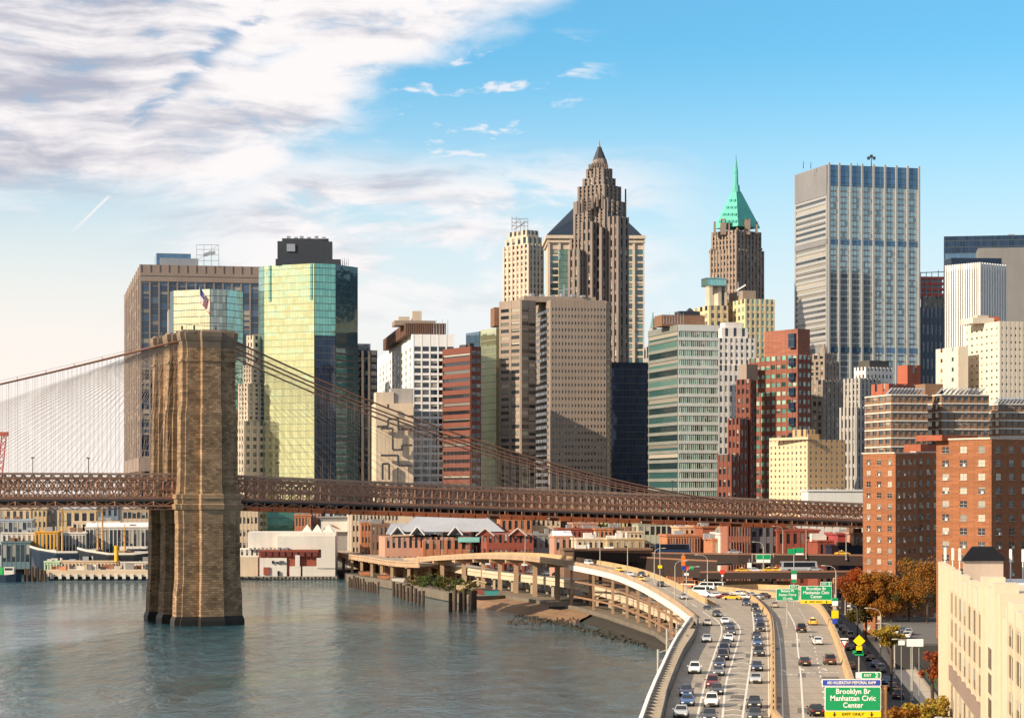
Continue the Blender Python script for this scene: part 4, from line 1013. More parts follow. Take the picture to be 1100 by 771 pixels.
# street at ground level with parked cars, and its pavement
def gp(px, row, z=2.6): return on(px, row, z)
street = [gp(905, 668), gp(935, 724), gp(962, 771), (45, 250), (70, 250), gp(1012, 771), gp(976, 742), gp(946, 703), gp(918, 668), gp(900, 650), gp(880, 650)]
struct('street', MB().prism(street, 2.45, 2.56), ground('street_asphalt', (.035, .037, .042), var=.25))
pv_l = [(904, 654), (918, 668), (946, 703), (976, 742), (1003, 771)]; pv_r = [(914, 654), (938, 672), (971, 703), (1000, 742), (1024, 771)]
struct('sidewalk', MB().prism([gp(*q) for q in pv_l] + [(66, 300), (78, 300)] + [gp(*q) for q in pv_r][::-1], 2.45, 2.70), conc_w)
lot = [on(947, 662, 7.5), on(1060, 662, 7.5), on(1070, 693, 7.5), on(962, 693, 7.5)]
struct('terrace', MB().prism(lot, 2.3, 7.45), wall('terrace_wall', (.06, .055, .05)))
struct('parking_lot', MB().prism([on(949, 668, 7.5), on(1056, 668, 7.5), on(1064, 691, 7.5), on(962, 691, 7.5)], 7.44, 7.5), ground('lot_asphalt', (.12, .112, .10), var=.3))
# lane paint
white_l = ground('lane_paint', (.62, .58, .50), var=.2, sc=.6)
lp = MB()
def pline(pts, wd=.28, z=ZR + .004, dash=None):
    P_ = [Vector((*on(px, rw, z), z)) for px, rw in pts]; P_ = smoothp(P_, 5)
    acc = 0
    for a, b_ in zip(P_, P_[1:]):
        L = (b_ - a).length; k = max(1, int(L / 1.5))
        for i in range(k):
            p, q = a.lerp(b_, i / k), a.lerp(b_, (i + 1) / k); acc += (q - p).length
            if dash and (acc % dash) > dash * .33: continue
            d = (q - p).normalized(); s = Vector((d.y, -d.x, 0)) * wd / 2
            lp.add([p - s, p + s, q + s, q - s], [(0, 1, 2, 3)])
LA = [(748.7, 771), (757.6, 733), (769, 697.5), (775, 680), (773, 669), (760, 659), (746.5, 652)]
LB = [(776, 771), (780, 733), (786.4, 711), (794, 684), (794.5, 674), (787, 665), (777.5, 660)]
LC = [(797.5, 771), (803, 733), (807.5, 700), (809.7, 673), (807.5, 653)]
pline(LA); pline(LB); pline(LC)
pline([(863, 771), (860, 724), (857, 697), (854.5, 673), (845, 654)], .26); pline([(889, 771), (881, 724), (874, 691), (866, 667), (858, 653)], .22, dash=9); pline([(841, 771), (838.5, 697), (834, 668)], .18)
pline([(826, 771), (825, 697), (823, 668)], .16)
for k in range(13):                                   # gore chevrons
    rw = 700 + k * 5.6
    fb = lambda pts, r_: next(a[0] + (b_[0] - a[0]) * (r_ - a[1]) / (b_[1] - a[1]) for a, b_ in zip(pts, pts[1:]) if min(a[1], b_[1]) <= r_ <= max(a[1], b_[1]))
    x0, x1 = fb(LB, rw), fb(LC, min(rw, 770)); xm = (x0 + x1) / 2
    for a, b_ in (((x0 + .5, rw + 1.2), (xm, rw - .3)), ((xm, rw - .3), (x1 - .5, rw + 1.2))):
        p, q = Vector((*on(*a, ZR), ZR + .005)), Vector((*on(*b_, ZR), ZR + .005)); s = Vector((0, .35, 0)); lp.add([p - s, q - s, q + s, p + s], [(0, 1, 2, 3)])
# ramp edge and centre lines
for off, ds in ((.9, None), (4.0, 9), (7.0, None)):
    cc = [a.lerp(b_, off / 7.6) + Vector((0, 0, .008)) for a, b_ in zip(RAMP, RR)]; acc = 0
    for a, b_ in zip(cc, cc[1:]):
        acc += (b_ - a).length
        if ds and acc % (2 * ds) > ds: continue
        d = (b_ - a).normalized(); s = Vector((d.y, -d.x, 0)) * .12; lp.add([a - s, a + s, b_ + s, b_ - s], [(0, 1, 2, 3)])
# arrows on the outbound lanes
def textmesh(body, size, ext=.01, bold=True):
    c = bpy.data.curves.new('lettering', 'FONT'); c.body = body; c.size = size; c.extrude = ext; c.align_x = 'CENTER'; c.align_y = 'CENTER'
    if bold: c.offset = size * .018
    c.space_line = 1.0; c.resolution_u = 2
    o = bpy.data.objects.new('lettering', c); COL.objects.link(o); bpy.context.view_layer.update()
    me = bpy.data.meshes.new_from_object(o.evaluated_get(bpy.context.evaluated_depsgraph_get())); bpy.data.objects.remove(o)
    vs = [Vector(v.co) for v in me.vertices]; fs = [tuple(q.vertices) for q in me.polygons]; bpy.data.meshes.remove(me); return vs, fs
TV = textmesh('ONLY', 1.5, 0.0, False)
for px_, rw in ((848, 724), (867, 722), (892, 722), (843, 689), (862, 689), (840, 663)):
    x, y = on(px_, rw, ZR); sc_ = 1.0
    lp.add([Vector((x + v.x * .72, y + v.y * 2.3, ZR + .005)) for v in TV[0]], TV[1])
    y2 = y + 5.5
    lp.add([(x - .12, y2 - 2, ZR + .005), (x + .12, y2 - 2, ZR + .005), (x + .12, y2 + 1.2, ZR + .005), (x + .6, y2 + 1.2, ZR + .005), (x, y2 + 3, ZR + .005), (x - .6, y2 + 1.2, ZR + .005), (x - .12, y2 + 1.2, ZR + .005)], [(0, 1, 2, 3, 4, 5, 6)])
struct('road_markings', lp, white_l)
jn = MB()
for k in range(34):
    y = 290 + k * 9.5
    def xe(E, y): return next((p[0] + (q[0] - p[0]) * (y - p[1]) / (q[1] - p[1]) for p, q in zip(E, E[1:]) if p[1] <= y <= q[1]), None)
    xa, xb = xe(EL, y), xe(ER, y)
    if xa is None or xb is None: continue
    yy = .5 * ((k * 7) % 5 - 2); jn.add([(xa + .6, y - .16, ZR + .002), (xb - 1.2, y - .16 + yy * .2, ZR + .002), (xb - 1.2, y + .16 + yy * .2, ZR + .002), (xa + .6, y + .16, ZR + .002)], [(0, 1, 2, 3)])
_pr = random.Random(9)
for k in range(26):                                   # darker repair patches
    y = _pr.uniform(285, 500); xa, xb = xe(EL, y), xe(ER, y)
    if xa is None or xb is None: continue
    x = _pr.uniform(xa + 3, xb - 4); w_, l_ = _pr.uniform(.8, 2.6), _pr.uniform(3, 11); sl = .12
    jn.add([(x, y, ZR + .003), (x + w_, y, ZR + .003), (x + w_ + sl * l_, y + l_, ZR + .003), (x + sl * l_, y + l_, ZR + .003)], [(0, 1, 2, 3)])
struct('road_patches', jn, ground('tar_patch', (.13, .115, .10), var=.35, sc=.5))
# barriers
barrier_m = wall('barrier_concrete', (.44, .29, .15), var=.2, sc=.3, streak=.3); beige_m = wall('ramp_concrete', (.38, .26, .165), var=.3, sc=.2, streak=.25)
def jersey(path, h=1.05, w0=.62, w1=.25):
    m = MB(); P_ = [Vector(q) for q in path]; rings = []
    for i, q in enumerate(P_):
        d = (P_[min(i + 1, len(P_) - 1)] - P_[max(i - 1, 0)]); d.z = 0; d.normalize(); s = Vector((d.y, -d.x, 0))
        rings.append([q - s * w0 / 2, q + s * w0 / 2, q + s * (w1 / 2 + .08) + Vector((0, 0, h * .35)), q + s * w1 / 2 + Vector((0, 0, h)), q - s * w1 / 2 + Vector((0, 0, h)), q - s * (w1 / 2 + .08) + Vector((0, 0, h * .35))])
    return m.loft(rings)
def onp(l, z=ZR): return smoothp([Vector((*on(a, b_, z), z - .01)) for a, b_ in l])
def barr(name, label, paths, mat, **kw):
    o = thing(name, label, 'barrier', paths[0][0])
    for q in paths: jersey(q, **kw).build('barrier_wall', mat, o)
    return o
MED = onp([(833, 771), (832, 695), (831, 676), (828, 663), (820, 653), (811, 645), (800, 640)])
MED = [Vector((X(833, 284) - 5, 140, ZR - .01))] + MED
med = barr('median_barrier', 'long tan concrete median barrier between the jammed lanes and outbound lanes', [[q + Vector((-.25, 0, 0)) for q in MED]], barrier_m, h=1.15, w0=1.0, w1=.55)
m = MB()
for i in range(len(MED) - 1):
    for t in (0, .33, .66):
        q = MED[i].lerp(MED[i + 1], t); m.box(q + Vector((-.25, 0, 1.35)), (.14, .05, .45))
m.build('glare_post', dark_metal, med)
RB = [(x, y, ZR - .01) for x, y in smoothp([(x, y, 0) for x, y in ER])] if False else smoothp([(x, y, ZR - .01) for x, y in ER] + [(72, 585, ZR - .01), (66, 612, ZR - .01), (58, 640, ZR - .01)])
barr('side_barrier', 'tan concrete barrier between outbound lanes and the street of parked cars', [RB], barrier_m, h=1.35, w0=1.1, w1=.6)
barr('ramp_parapet', 'pale concrete parapet curving along the river side of the ramp', [[q + Vector((.2, 0, 0)) for q in RAMP]], beige_m, h=.85, w0=.5, w1=.3)
barr('ramp_barrier', 'tan concrete barrier on the inland side of the climbing ramp', [[q for q in RR if q.y > 545 and q.y < 905]], barrier_m, h=1.25, w0=.7, w1=.4)
barr('gore_barrier', 'tan barrier splitting the ramp from the jammed inbound lanes', [onp([(768, 650), (745, 641), (722, 633), (706, 627)])], barrier_m, h=.9)
barr('plaza_wall', 'tan concrete wall round the far edge of the lot of white vans', [[Vector((44, 655, ZR - .01)), Vector((50, 670, ZR - .01)), Vector((66, 676, ZR - .01)), Vector((82, 672, ZR - .01))], [Vector((58, 641, ZR - .01)), Vector((70, 650, ZR - .01)), Vector((81, 640, ZR - .01)), Vector((78, 590, ZR - .01))]], barrier_m, h=1.4, w0=.8, w1=.5)
barr('viaduct_parapet', 'pale concrete parapet along the outer edge of the far viaduct with queueing cars', [VL, VR], beige_m, h=.5)
barr('lower_parapet', 'cream concrete parapet along the lower carriageway beneath the ramp', [LL], wall('cream_parapet', (.52, .42, .30), var=.15), h=1.0)
# dark curved noise barrier on the water side of the main road
nb = thing('noise_barrier', 'dark curved barrier along the river edge of the main road', 'barrier', (EL[1][0], EL[1][1], ZR))
EP = smoothp([(x, y, ZR - .01) for x, y in EL[:7]])
m = MB(); m.loft([[q + Vector((-.1, 0, 0)), q + Vector((.1, 0, 0)), q + Vector((.1, 0, 1.5)), q + Vector((-.1, 0, 1.5))] for q in EP]); m.build('barrier_panel', wall('black_panel', (.03, .035, .042), rough=.4), nb)
m = MB(); m.tube([q + Vector((0, 0, 1.6)) for q in EP], .07, 6); m.build('top_rail', dark_metal, nb)
# concrete walkway with posts and white outer railing
wk = thing('walkway', 'pale concrete walkway with cross ribs and white railing above the river', 'walkway', (16, 284, ZR - 1))
out = smoothp([(4, 140, ZR - .6), (16.1, 284, ZR - .6), (25.5, 380, ZR - .6), (31.5, 437, ZR - .6), (37.6, 490, ZR - .6), (39.6, 507, ZR - .6)]); inn = [Vector((q.x + 3.0 if q.y < 470 else q.x + 1.3, q.y, q.z)) for q in out]
m = MB(); dn = Vector((0, 0, .7)); m.loft([[a, b_, b_ - dn, a - dn] for a, b_ in zip(out, inn)]); m.build('slab', dkconc, wk)
for a, b_ in zip(out, out[1:]):
    k = max(1, int((b_ - a).length / 4.2))
    for i in range(k):
        q = a.lerp(b_, i / k); MB().box(q + Vector((1.5 if q.y < 470 else .7, 0, .28)), (2.9 if q.y < 470 else 1.2, .9, .55)).build('rib', conc_w, wk)
m = MB(); m.loft([[q + Vector((-.25, 0, -.9)), q + Vector((.25, 0, -.9)), q + Vector((.25, 0, .9)), q + Vector((-.25, 0, .9))] for q in out]); m.build('railing', white_pt, wk)
for wd_, xo in ((4.0, 12),):
    m = MB()
    for i, q in enumerate(out):
        if q.y > 200 and i % 2 == 0: m.cyl((q.x + 2, q.y, -2), .6, q.z + 1.6, 10)
    m.build('column', dkconc, wk)
# steel ramp structure: fascia girder, bents
steel_b = wall('rusty_beige_steel', (.33, .215, .135), rough=.7, var=.35, sc=.5); steel_r = wall('rusted_steel', (.26, .15, .09), var=.4, sc=.6)
rampst = thing('ramp_structure', 'rusty beige steel bents and white fascia girder carrying the curving ramp over the shore', 'viaduct', (36, 594, 0))
m = MB(); dn = Vector((0, 0, 1))
RP = [q for q in RAMP if 507 < q.y < 725]
m.loft([[q + Vector((-.35, 0, -1.9)), q + Vector((.15, 0, -1.9)), q + Vector((.15, 0, -.35)), q + Vector((-.35, 0, -.35))] for q in RP])
m.build('fascia_girder', wall('white_girder', (.66, .60, .54), var=.1), rampst)
RQ = [q for q in RAMP if q.y >= 705]
m = MB(); m.loft([[q + Vector((-.2, 0, -1.1)), q + Vector((.3, 0, -1.1)), q + Vector((.3, 0, -.2)), q + Vector((-.2, 0, -.2))] for q in RQ]); m.build('fascia_girder', beige_m, rampst)
idx = []
acc = 99
for i in range(1, len(RAMP) - 1):
    if RAMP[i].y < 512: continue
    acc += (RAMP[i] - RAMP[i - 1]).length
    if acc > (17 if RAMP[i].y < 720 else 22): idx.append(i); acc = 0
for i in idx:
    a, b_ = RAMP[i], RR[i]; d = (b_ - a).normalized()
    if a.y < 725:
        for q in (a + d * .6, b_ - d * 1.0):
            c = MB(); c.bar((q.x, q.y, 1.5), (q.x, q.y, q.z - 1.6), .75, .75); c.build('column', steel_b, rampst)
            MB().cyl((q.x, q.y, -2), 1.0, 4.2, 10).build('footing', wall('rust_footing', (.34, .2, .12), var=.4, sc=.6), rampst)
        c = MB(); c.bar(a + Vector((0, 0, -1.5)) , b_ + Vector((0, 0, -1.5)), .6, .9); 
        for h in (.36, .66): zz = a.z * h; c.bar((a.x, a.y, zz), (b_.x, b_.y, zz), .4, .5)
        c.bar((a.x, a.y, a.z * .36), (b_.x, b_.y, a.z * .66), .25); c.build('cross_frame', steel_b, rampst)
    else:
        q = (a + b_) / 2; MB().bar((q.x, q.y, 1.5), (q.x, q.y, q.z - 1.5), 2.0, 1.6).build('column', beige_m, rampst)
        c = MB(); c.bar(a + Vector((0, 0, -1.7)), b_ + Vector((0, 0, -1.7)), 1.6, 1.3); c.build('cap_beam', beige_m, rampst)
m = MB()
for j in (0, 1):
    pts = [RAMP[i] if j == 0 else RR[i] for i in idx if RAMP[i].y < 725]
    for a, b_ in zip(pts, pts[1:]):
        for h in (.36, .66): m.bar((a.x + .5, a.y, a.z * h), (b_.x + .5, b_.y, b_.z * h), .35, .5)
m.build('side_strut', steel_r, rampst)
# lower carriageway and viaduct supports
def supports(name, label, Lp, Rp, ymin, ymax, step, mat, zdrop, dia=1.3):
    o = thing(name, label, 'viaduct', (Lp[0].x, Lp[0].y, 0)); acc = 99; m = MB()
    m.loft([[q + Vector((-.25, 0, -zdrop)), q + Vector((.3, 0, -zdrop)), q + Vector((.3, 0, -.2)), q + Vector((-.25, 0, -.2))] for q in Lp]); m.build('edge_girder', mat, o)
    for i in range(1, len(Lp)):
        n_ = 6
        for k in range(n_):
            a, b_ = Lp[i - 1].lerp(Lp[i], k / n_), Rp[i - 1].lerp(Rp[i], k / n_); acc += (Lp[i] - Lp[i - 1]).length / n_
            if acc < step or not ymin < a.y < ymax: continue
            acc = 0
            for s in (.06, .5, .94):
                q = a.lerp(b_, s); MB().bar((q.x, q.y, 1.5), (q.x, q.y, q.z - 1.1), dia, dia * .8).build('column', mat, o)
            c = MB(); c.bar(a + Vector((0, 0, -1.6)), b_ + Vector((0, 0, -1.6)), 1.2, 1.0); c.build('cap_beam', mat, o)
    return o
supports('lower_viaduct', 'cream concrete lower viaduct beneath the curving ramp', LL, LR_, 560, 1000, 20, wall('cream_parapet', (.52, .42, .30)), 1.6, 1.1)
supports('south_viaduct', 'pale concrete viaduct carrying queueing cars past the white pier shed', VL, VR, 890, 1200, 20, beige_m, 1.7, 1.5)
pl = []
for (x, y) in ((46, 540), (43, 620), (56, 560), (70, 560), (60, 620), (76, 620), (50, 660), (66, 660), (80, 660), (40, 470), (52, 470), (62, 470), (34, 400), (46, 400), (56, 400), (26, 330), (38, 330), (47, 330)): pl.append(MB().box((x, y, 5.6), (1.2, 1.2, 7.2)))
mrs = thing('main_viaduct', 'concrete columns and edge wall holding up the wide main road', 'viaduct', (46, 540, 2)); [q.build('column', dkconc, mrs) for q in pl]
m = MB()
for (a, b_) in zip(ER, ER[1:]): m.bar((*a, 8.3), (*b_, 8.3), .5, 1.6)
m.build('edge_girder', dkconc, mrs)
# brown elevated approach ramps in the middle distance
brown_g = wall('brown_girder', (.034, .021, .017), rough=.7, var=.3); brown_l = wall('brown_rail', (.22, .11, .07), rough=.7)
def approach(label, path, wdt, thick, extra=True):
    o = thing('elevated_road', label, 'elevated road', path[0], group='brown elevated approach roads')
    P_ = [Vector(q) for q in path]
    L_, R2, m = ribbon(path, wdt, 0, .5); m.build('deck', asph, o)
    m = MB(); m.loft([[q + Vector((0, -.35, -thick)), q + Vector((0, .1, -thick)), q + Vector((0, .1, .9)), q + Vector((0, -.35, .9))] for q in P_]); m.build('edge_girder', brown_g, o)
    m = MB(); m.loft([[q + Vector((0, -.45, .55)), q + Vector((0, -.05, .55)), q + Vector((0, -.05, 1.05)), q + Vector((0, -.45, 1.05))] for q in P_]); m.build('parapet', brown_l, o)
    for a, b_ in zip(P_, P_[1:]):
        k = max(1, int((b_ - a).length / 14))
        for i in range(k):
            q = a.lerp(b_, (i + .5) / k); qq = q + Vector((0, wdt * .7, 0))
            for c in (q + Vector((0, .6, 0)), qq): MB().bar((c.x, c.y, 2), (c.x, c.y, c.z - .5), .9).build('column', brown_g, o)
    return o, P_, L_
approach('upper brown elevated road with parapet crossing behind the lot of white vans', [(20, 735, 18.4), (45, 715, 18.2), (70, 706, 18.1), (108, 700, 17.9), (150, 690, 17.7)], 11, 2.4)
approach('lower brown elevated road with yellow taxis just behind the green overhead signs', [(55, 668, 13.9), (84, 664, 14.2), (110, 662, 14.4), (150, 660, 14.6)], 8, 1.3)
approach('dark brown elevated road behind the climbing ramp', [(24, 745, 17.0), (52, 700, 16.6), (62, 690, 16.4)], 7, 4.6)
# ---------------------------------------------------------------- low buildings round the waterfront
c_or = wall('orange_wall', (.42, .175, .09), brick=.4); c_rd = wall('brick_wall', (.26, .07, .045), brick=.4); c_pk = wall('salmon_wall', (.44, .24, .17)); c_be = wall('beige_wall', (.52, .41, .29))
c_wh = wall('white_wall', (.58, .54, .48), var=.2); c_gr = wall('grey_wall', (.24, .23, .22)); c_dk = wall('dark_wall', (.06, .065, .07)); c_br = wall('brown_wall', (.20, .12, .08)); c_ye = wall('ochre_wall', (.48, .37, .22))
c_gn = mirror('green_shopfront', (.05, .18, .14), metal=.3, fx=2.5); roof_w = wall('white_roof', (.66, .65, .64), var=.12); roof_g = wall('grey_roof', (.30, .31, .33), var=.15)
def low(label, px0, px1, top, D, mat, nx, ny, phi=6, base=2.5, name='brick_building', cat='building', pw=.5, sh=.5, glass=None, left=None, roof=None, depth=18, gear=1, pL=None, shed=None):
    b = Bld(name, label, cat, px0, D, phi, base)
    g = b.block(pL, px0, px1, top, mat, glass or g_dark, dict(nx=nx, ny=ny, pw=pw, sh=sh, pd=.3, sd=.22, cap=.8, ext=True) if nx else None, left, depth=depth)
    C, u1, u2, r, l = g['C'], g['u1'].to_3d(), g['u2'].to_3d(), g['r'], g['l']; P = Vector((C.x, C.y, g['z1']))
    m = b.mb('parapet', mat)
    n1 = Vector((u1.y, -u1.x, 0))
    m.obox(P + n1 * .46 - u1 * .46, u1 * (r + .9), -n1 * .5, (0, 0, .7)); m.obox(P + u2 * l, u1 * r, -u2 * .4, (0, 0, .7)); m.obox(P + u2 * .1 - u1 * .46, u1 * .5, u2 * (l - .2), (0, 0, .65)); m.obox(P + u1 * (r - .06) + u2 * .1, u1 * .5, u2 * (l - .2), (0, 0, .65))
    if roof: b.mb('roof', roof).obox(P + Vector((0, 0, .05)), u1 * r, u2 * l, (0, 0, .25))
    m = b.mb('rooftop_plant', random.choice([c_gr, c_wh, c_br, roof_g]))
    for _ in range(gear + 1):
        q = P + u1 * r * random.uniform(.1, .8) + u2 * l * random.uniform(.15, .7); h = random.uniform(1, 2.8)
        m.box((q.x, q.y, q.z + h / 2), (random.uniform(1.5, 4), random.uniform(1.5, 4), h), R(phi))
        if random.random() < .5: m.cyl((q.x + 3, q.y, q.z), .5, h * 1.1, 8)
    if shed:
        h = shed; m = b.mb('gable_roof', roof or roof_g)
        a, c = P, P + u1 * r; m.loft([[a, a + u2 * l, a + u2 * l / 2 + Vector((0, 0, h))], [c, c + u2 * l, c + u2 * l / 2 + Vector((0, 0, h))]])
    b.finish(60, 640); return b
# left bank, behind the ships
low('long low tan warehouse with pinkish roof at the far left shore', -8, 33, 547, 1120, c_be, 6, 2, roof=c_pk); low('tall narrow cream block beside the tan warehouse on the far left shore', 36, 50, 547, 1105, c_ye, 3, 5)
low('dark grey shed between cream blocks on the left shore', 51, 64, 552, 1110, c_gr, 3, 3); low('cream hall with slate hipped roof behind the tall masts', 62, 103, 549, 1085, c_ye, 5, 2, pw=.4, roof=roof_g, shed=4)
low('blue grey shed right of the slate roofed hall', 103, 127, 542, 1130, wall('blue_shed', (.16, .21, .28)), 4, 3); low('cream office with banded windows left of the stone tower base', 132, 166, 548, 1120, c_be, 7, 4, pw=.15)
low('pale grey terminal with strip windows at the left edge of the shore', -6, 34, 559, 1075, wall('pale_blue', (.32, .36, .40)), 8, 2, pw=.2); low('white quayside shed with arches at the left shore', 2, 40, 573, 1062, c_wh, 7, 1, sh=.3)
low('yellow timber kiosk with pale roof on the pier behind the black hulled ship', 38, 62, 572, 1050, wall('yellow_timber', (.66, .34, .06)), 6, 1, sh=.4, roof=roof_w); low('long white marquee roofed pavilion behind the masts', 92, 160, 567, 1068, c_wh, 16, 1, pw=.2, sh=.35, roof=roof_w, shed=2.5)
low('low white pavilion with flat pale roof left of the marquee', 60, 92, 573, 1058, c_wh, 9, 1, pw=.3, roof=roof_w); low('tan low terminal behind the white marquee on the left shore', 78, 128, 561, 1078, c_be, 10, 2, pw=.3, sh=.4)
low('steel blue gangway shed along the left quay', 2, 32, 583, 1040, wall('steel_blue', (.12, .18, .20)), 6, 1, pw=.2, sh=.3)
low('long low pale pier store behind the deck crates at the left shore', 66, 128, 603.5, 998, c_be, 16, 1, pw=.4, sh=.3, base=1.5, roof=roof_w, depth=6); low('low green and white pier hut between tugboat and pale pier store', 48, 64, 604, 997, wall('pale_green', (.42, .55, .36)), 5, 1, base=1.5, depth=6, roof=roof_w); low('low red roofed pier store just left of the stone tower', 130, 168, 604.5, 999, c_wh, 10, 1, base=1.5, depth=6, roof=c_rd)
# white pier shed and neighbours
b = Bld('pier_shed', 'large white pier shed with open maroon lower front on black piles', 'shed', 270, 985, 3, 1.6)
b.block(None, 266, 361, 571.5, c_wh, None, dD=8, depth=28, part='upper_wall'); b.block(None, 252, 279, 590, c_wh, g_dark, dict(nx=5, ny=2, pw=.6, sh=.55, pd=.2), dD=3, depth=26, part='side_wing'); b.block(None, 252, 277, 598, c_be, None, dD=1.0, depth=8, part='side_wing', row0=620)
b.block(None, 298, 360, 575.5, c_wh, None, dD=4, depth=12, part='upper_wall', row0=590)
b.pbox('open_front', c_rd, 278, 342, 590.5, 617, 1.5, 8); m = b.mb('door_panel', c_wh)
for a, c, t_, bt in ((279, 308, 599, 619), (311, 323, 608, 619), (317, 322, 596, 609), (325, 360, 608, 619), (345, 360, 588, 610), (340, 348, 599, 610)): b.pbox('door_panel', c_wh, a, c, t_, bt, .7 + a % 5 * .04, 1)
for k in range(9): b.pbox('loading_door', wall('maroon_door', (.13, .035, .03)), 280 + k * 7, 285 + k * 7, 592, 597.5, 1.1, 1)
for a, c, t_, bt in ((283, 290, 609, 617), (298, 300, 613, 618), (292, 294, 602, 605), (297, 299, 603, 605), (300, 304, 602, 604.5)): b.pbox('small_door', c_rd if a == 283 else g_dark, a, c, t_, bt, .45, 1)
b.pbox('quay_deck', dkconc, 255, 362, 619, 622, -3, 40); b.pbox('fender_wall', dark_metal, 257, 362, 622, 626.5, -1.5, 2)
for k in range(27): b.pbox('pile', wet, 258 + k * 4, 260 + k * 4, 619 + k % 2, 628, -4, 1)
for k, (px_, h) in enumerate(((330, 0), (341, 1), (353, 0))):
    q = PT(px_, 572 , 1000); b.mb('roof_tent', c_wh).loft([[q + Vector((-2.6, -2.6, 0)), q + Vector((2.6, -2.6, 0)), q + Vector((2.6, 2.6, 0)), q + Vector((-2.6, 2.6, 0))], [q + Vector((-.1, -.1, 3.6)), q + Vector((.1, -.1, 3.6)), q + Vector((.1, .1, 3.6)), q + Vector((-.1, .1, 3.6))]])
for k in range(10): b.pbox('rooftop_plant', c_gr, 268 + k * 4.3, 270.5 + k * 4.3, 588.5 - k % 2 * .7, 590.5, 2, 2)
b.finish()
low('beige brick loft with paired windows behind the stone tower base', 252, 277, 540, 1060, c_be, 6, 5, pw=.4); low('dark green glass shopfront building above the white shed', 287, 319, 545, 1070, c_gn, 0, 0)
low('orange brick house right of the green glass front', 317, 334, 554, 1062, c_or, 5, 3); low('cream narrow block with rooftop shed left of the billboard', 333, 345, 548, 1075, c_pk, 3, 4)
low('dark grey building carrying the billboard', 344, 374, 556, 1066, c_gr, 0, 0); low('slim white pier of masonry right of the billboard', 374, 381, 552, 1060, c_wh, 0, 0)
bb = thing('billboard', 'wide white billboard with dark streak picture on grey building', 'billboard', PT(358, 578, 1064)); q = PT(345, 571, 1064.5)
MB().obox(q, (12.2, 1.2, 0), (0, .4, 0), (0, 0, 4.9)).build('panel', c_wh, bb); m = MB(); m.loft([[q + Vector((4.2, -.1, 3.0)), q + Vector((5, -.1, 3.4)), q + Vector((5, .2, 3.4))], [q + Vector((8, .3, 1.4)), q + Vector((7.8, .3, 2.0)), q + Vector((7.8, .5, 2))]]); m.loft([[q + Vector((1, -.1, 1.3)), q + Vector((1.5, -.1, 1.8)), q + Vector((1.5, .2, 1.8))], [q + Vector((3.5, .1, .5)), q + Vector((3.6, .1, 1.0)), q + Vector((3.6, .3, 1))]]); m.build('picture', c_br, bb)
low('long cream loft building with many square windows behind the brick houses', 378, 428, 551, 1040, c_be, 13, 5, pw=.45); low('brown corner brick house below the cream loft', 388, 402, 562, 1010, c_or, 4, 4, pw=.45); low('dark red brick house with mansard left of the white roofed pavilion', 399, 421, 564, 1000, c_br, 5, 3, pL=396, left=dict(nx=2, ny=3))
# white roofed market pavilion
b = Bld('market_pavilion', 'low brick market pavilion under big white hipped roofs', 'pavilion', 415, 960, 8)
b.block(None, 414, 498, 577, c_pk, g_dark, dict(nx=14, ny=2, pw=.5, sh=.45, pd=.3), depth=34); b.block(None, 455, 502, 580, c_or, g_dark, dict(nx=6, ny=2, pw=.5, sh=.5), dD=-4, depth=6, part='wing')
def hip(part, mat, px0, px1, rowe, D0, depth, pr0, pr1, rowr):
    e = [Vector((X(px0, D0), D0, Z(rowe, D0))), Vector((X(px1, D0), D0 + 6, Z(rowe, D0))), Vector((X(px1, D0), D0 + depth + 6, Z(rowe, D0))), Vector((X(px0, D0), D0 + depth, Z(rowe, D0)))]
    y = D0 + depth * .55; r0, r1 = Vector((X(pr0, y), y, Z(rowr, y))), Vector((X(pr1, y), y + 3, Z(rowr, y)))
    b.mb(part, mat).add(e + [r0, r1], [(0, 1, 5, 4), (1, 2, 5), (2, 3, 4, 5), (3, 0, 4), (3, 2, 1, 0)])
hip('roof', wall('zinc_roof', (.36, .37, .39), rough=.6, var=.15), 428, 542, 571, 962, 46, 448, 520, 553); hip('roof', wall('zinc_roof', (.36, .37, .39), rough=.6, var=.15), 414, 444, 573.5, 961, 20, 420, 436, 562)
for px_ in (427, 448, 489): b.mb('gable', c_dk).loft([[PT(px_ - 7, 574, 960), PT(px_ + 7, 574, 960.5), PT(px_, 566, 960.3)], [PT(px_ - 7, 574, 972), PT(px_ + 7, 574, 972), PT(px_, 566, 975)]])
for px_ in (427, 448, 489):
    for s in (-1, 1): b.mb('gable_verge', roof_w).bar(PT(px_ + s * 8, 574.5, 959.4), PT(px_, 565, 959.4), .5)
b.pbox('canopy', wall('teal_canopy', (.16, .38, .36)), 492, 515, 577, 582, -3, 6, -8); b.finish(60, 600)
# red gabled brick market house
b = Bld('brick_building', 'dark red brick gabled market house at the right end of the white pavilion', 'market house', 523, 925, 5)
g = b.block(510, 524, 573, 574, c_rd, g_mid, dict(nx=9, ny=3, pw=.5, sh=.45, pd=.3), dict(nx=3, ny=3))
for px_, rr_ in ((521, 568), (556, 568)): b.mb('gable', c_rd).loft([[PT(px_ - 9, 575, 925 - .3), PT(px_ + 9, 575, 925 - .2), PT(px_, rr_, 925 - .25)], [PT(px_ - 9, 575, 940), PT(px_ + 9, 575, 940), PT(px_, rr_, 940)]])
for px_, rr_ in ((521, 567), (556, 567)):
    for s in (-1, 1): b.mb('gable_trim', c_wh).bar(PT(px_ + s * 10, 575.2, 924.2), PT(px_, rr_, 924.2), .45)
b.finish(50, 600)
low('red brick cube with dark roof tank above the gabled market house', 538, 571, 557, 985, c_or, 5, 3); low('cream building with square windows behind the red brick cube', 571, 602, 555, 1000, c_be, 6, 4, roof=roof_w)
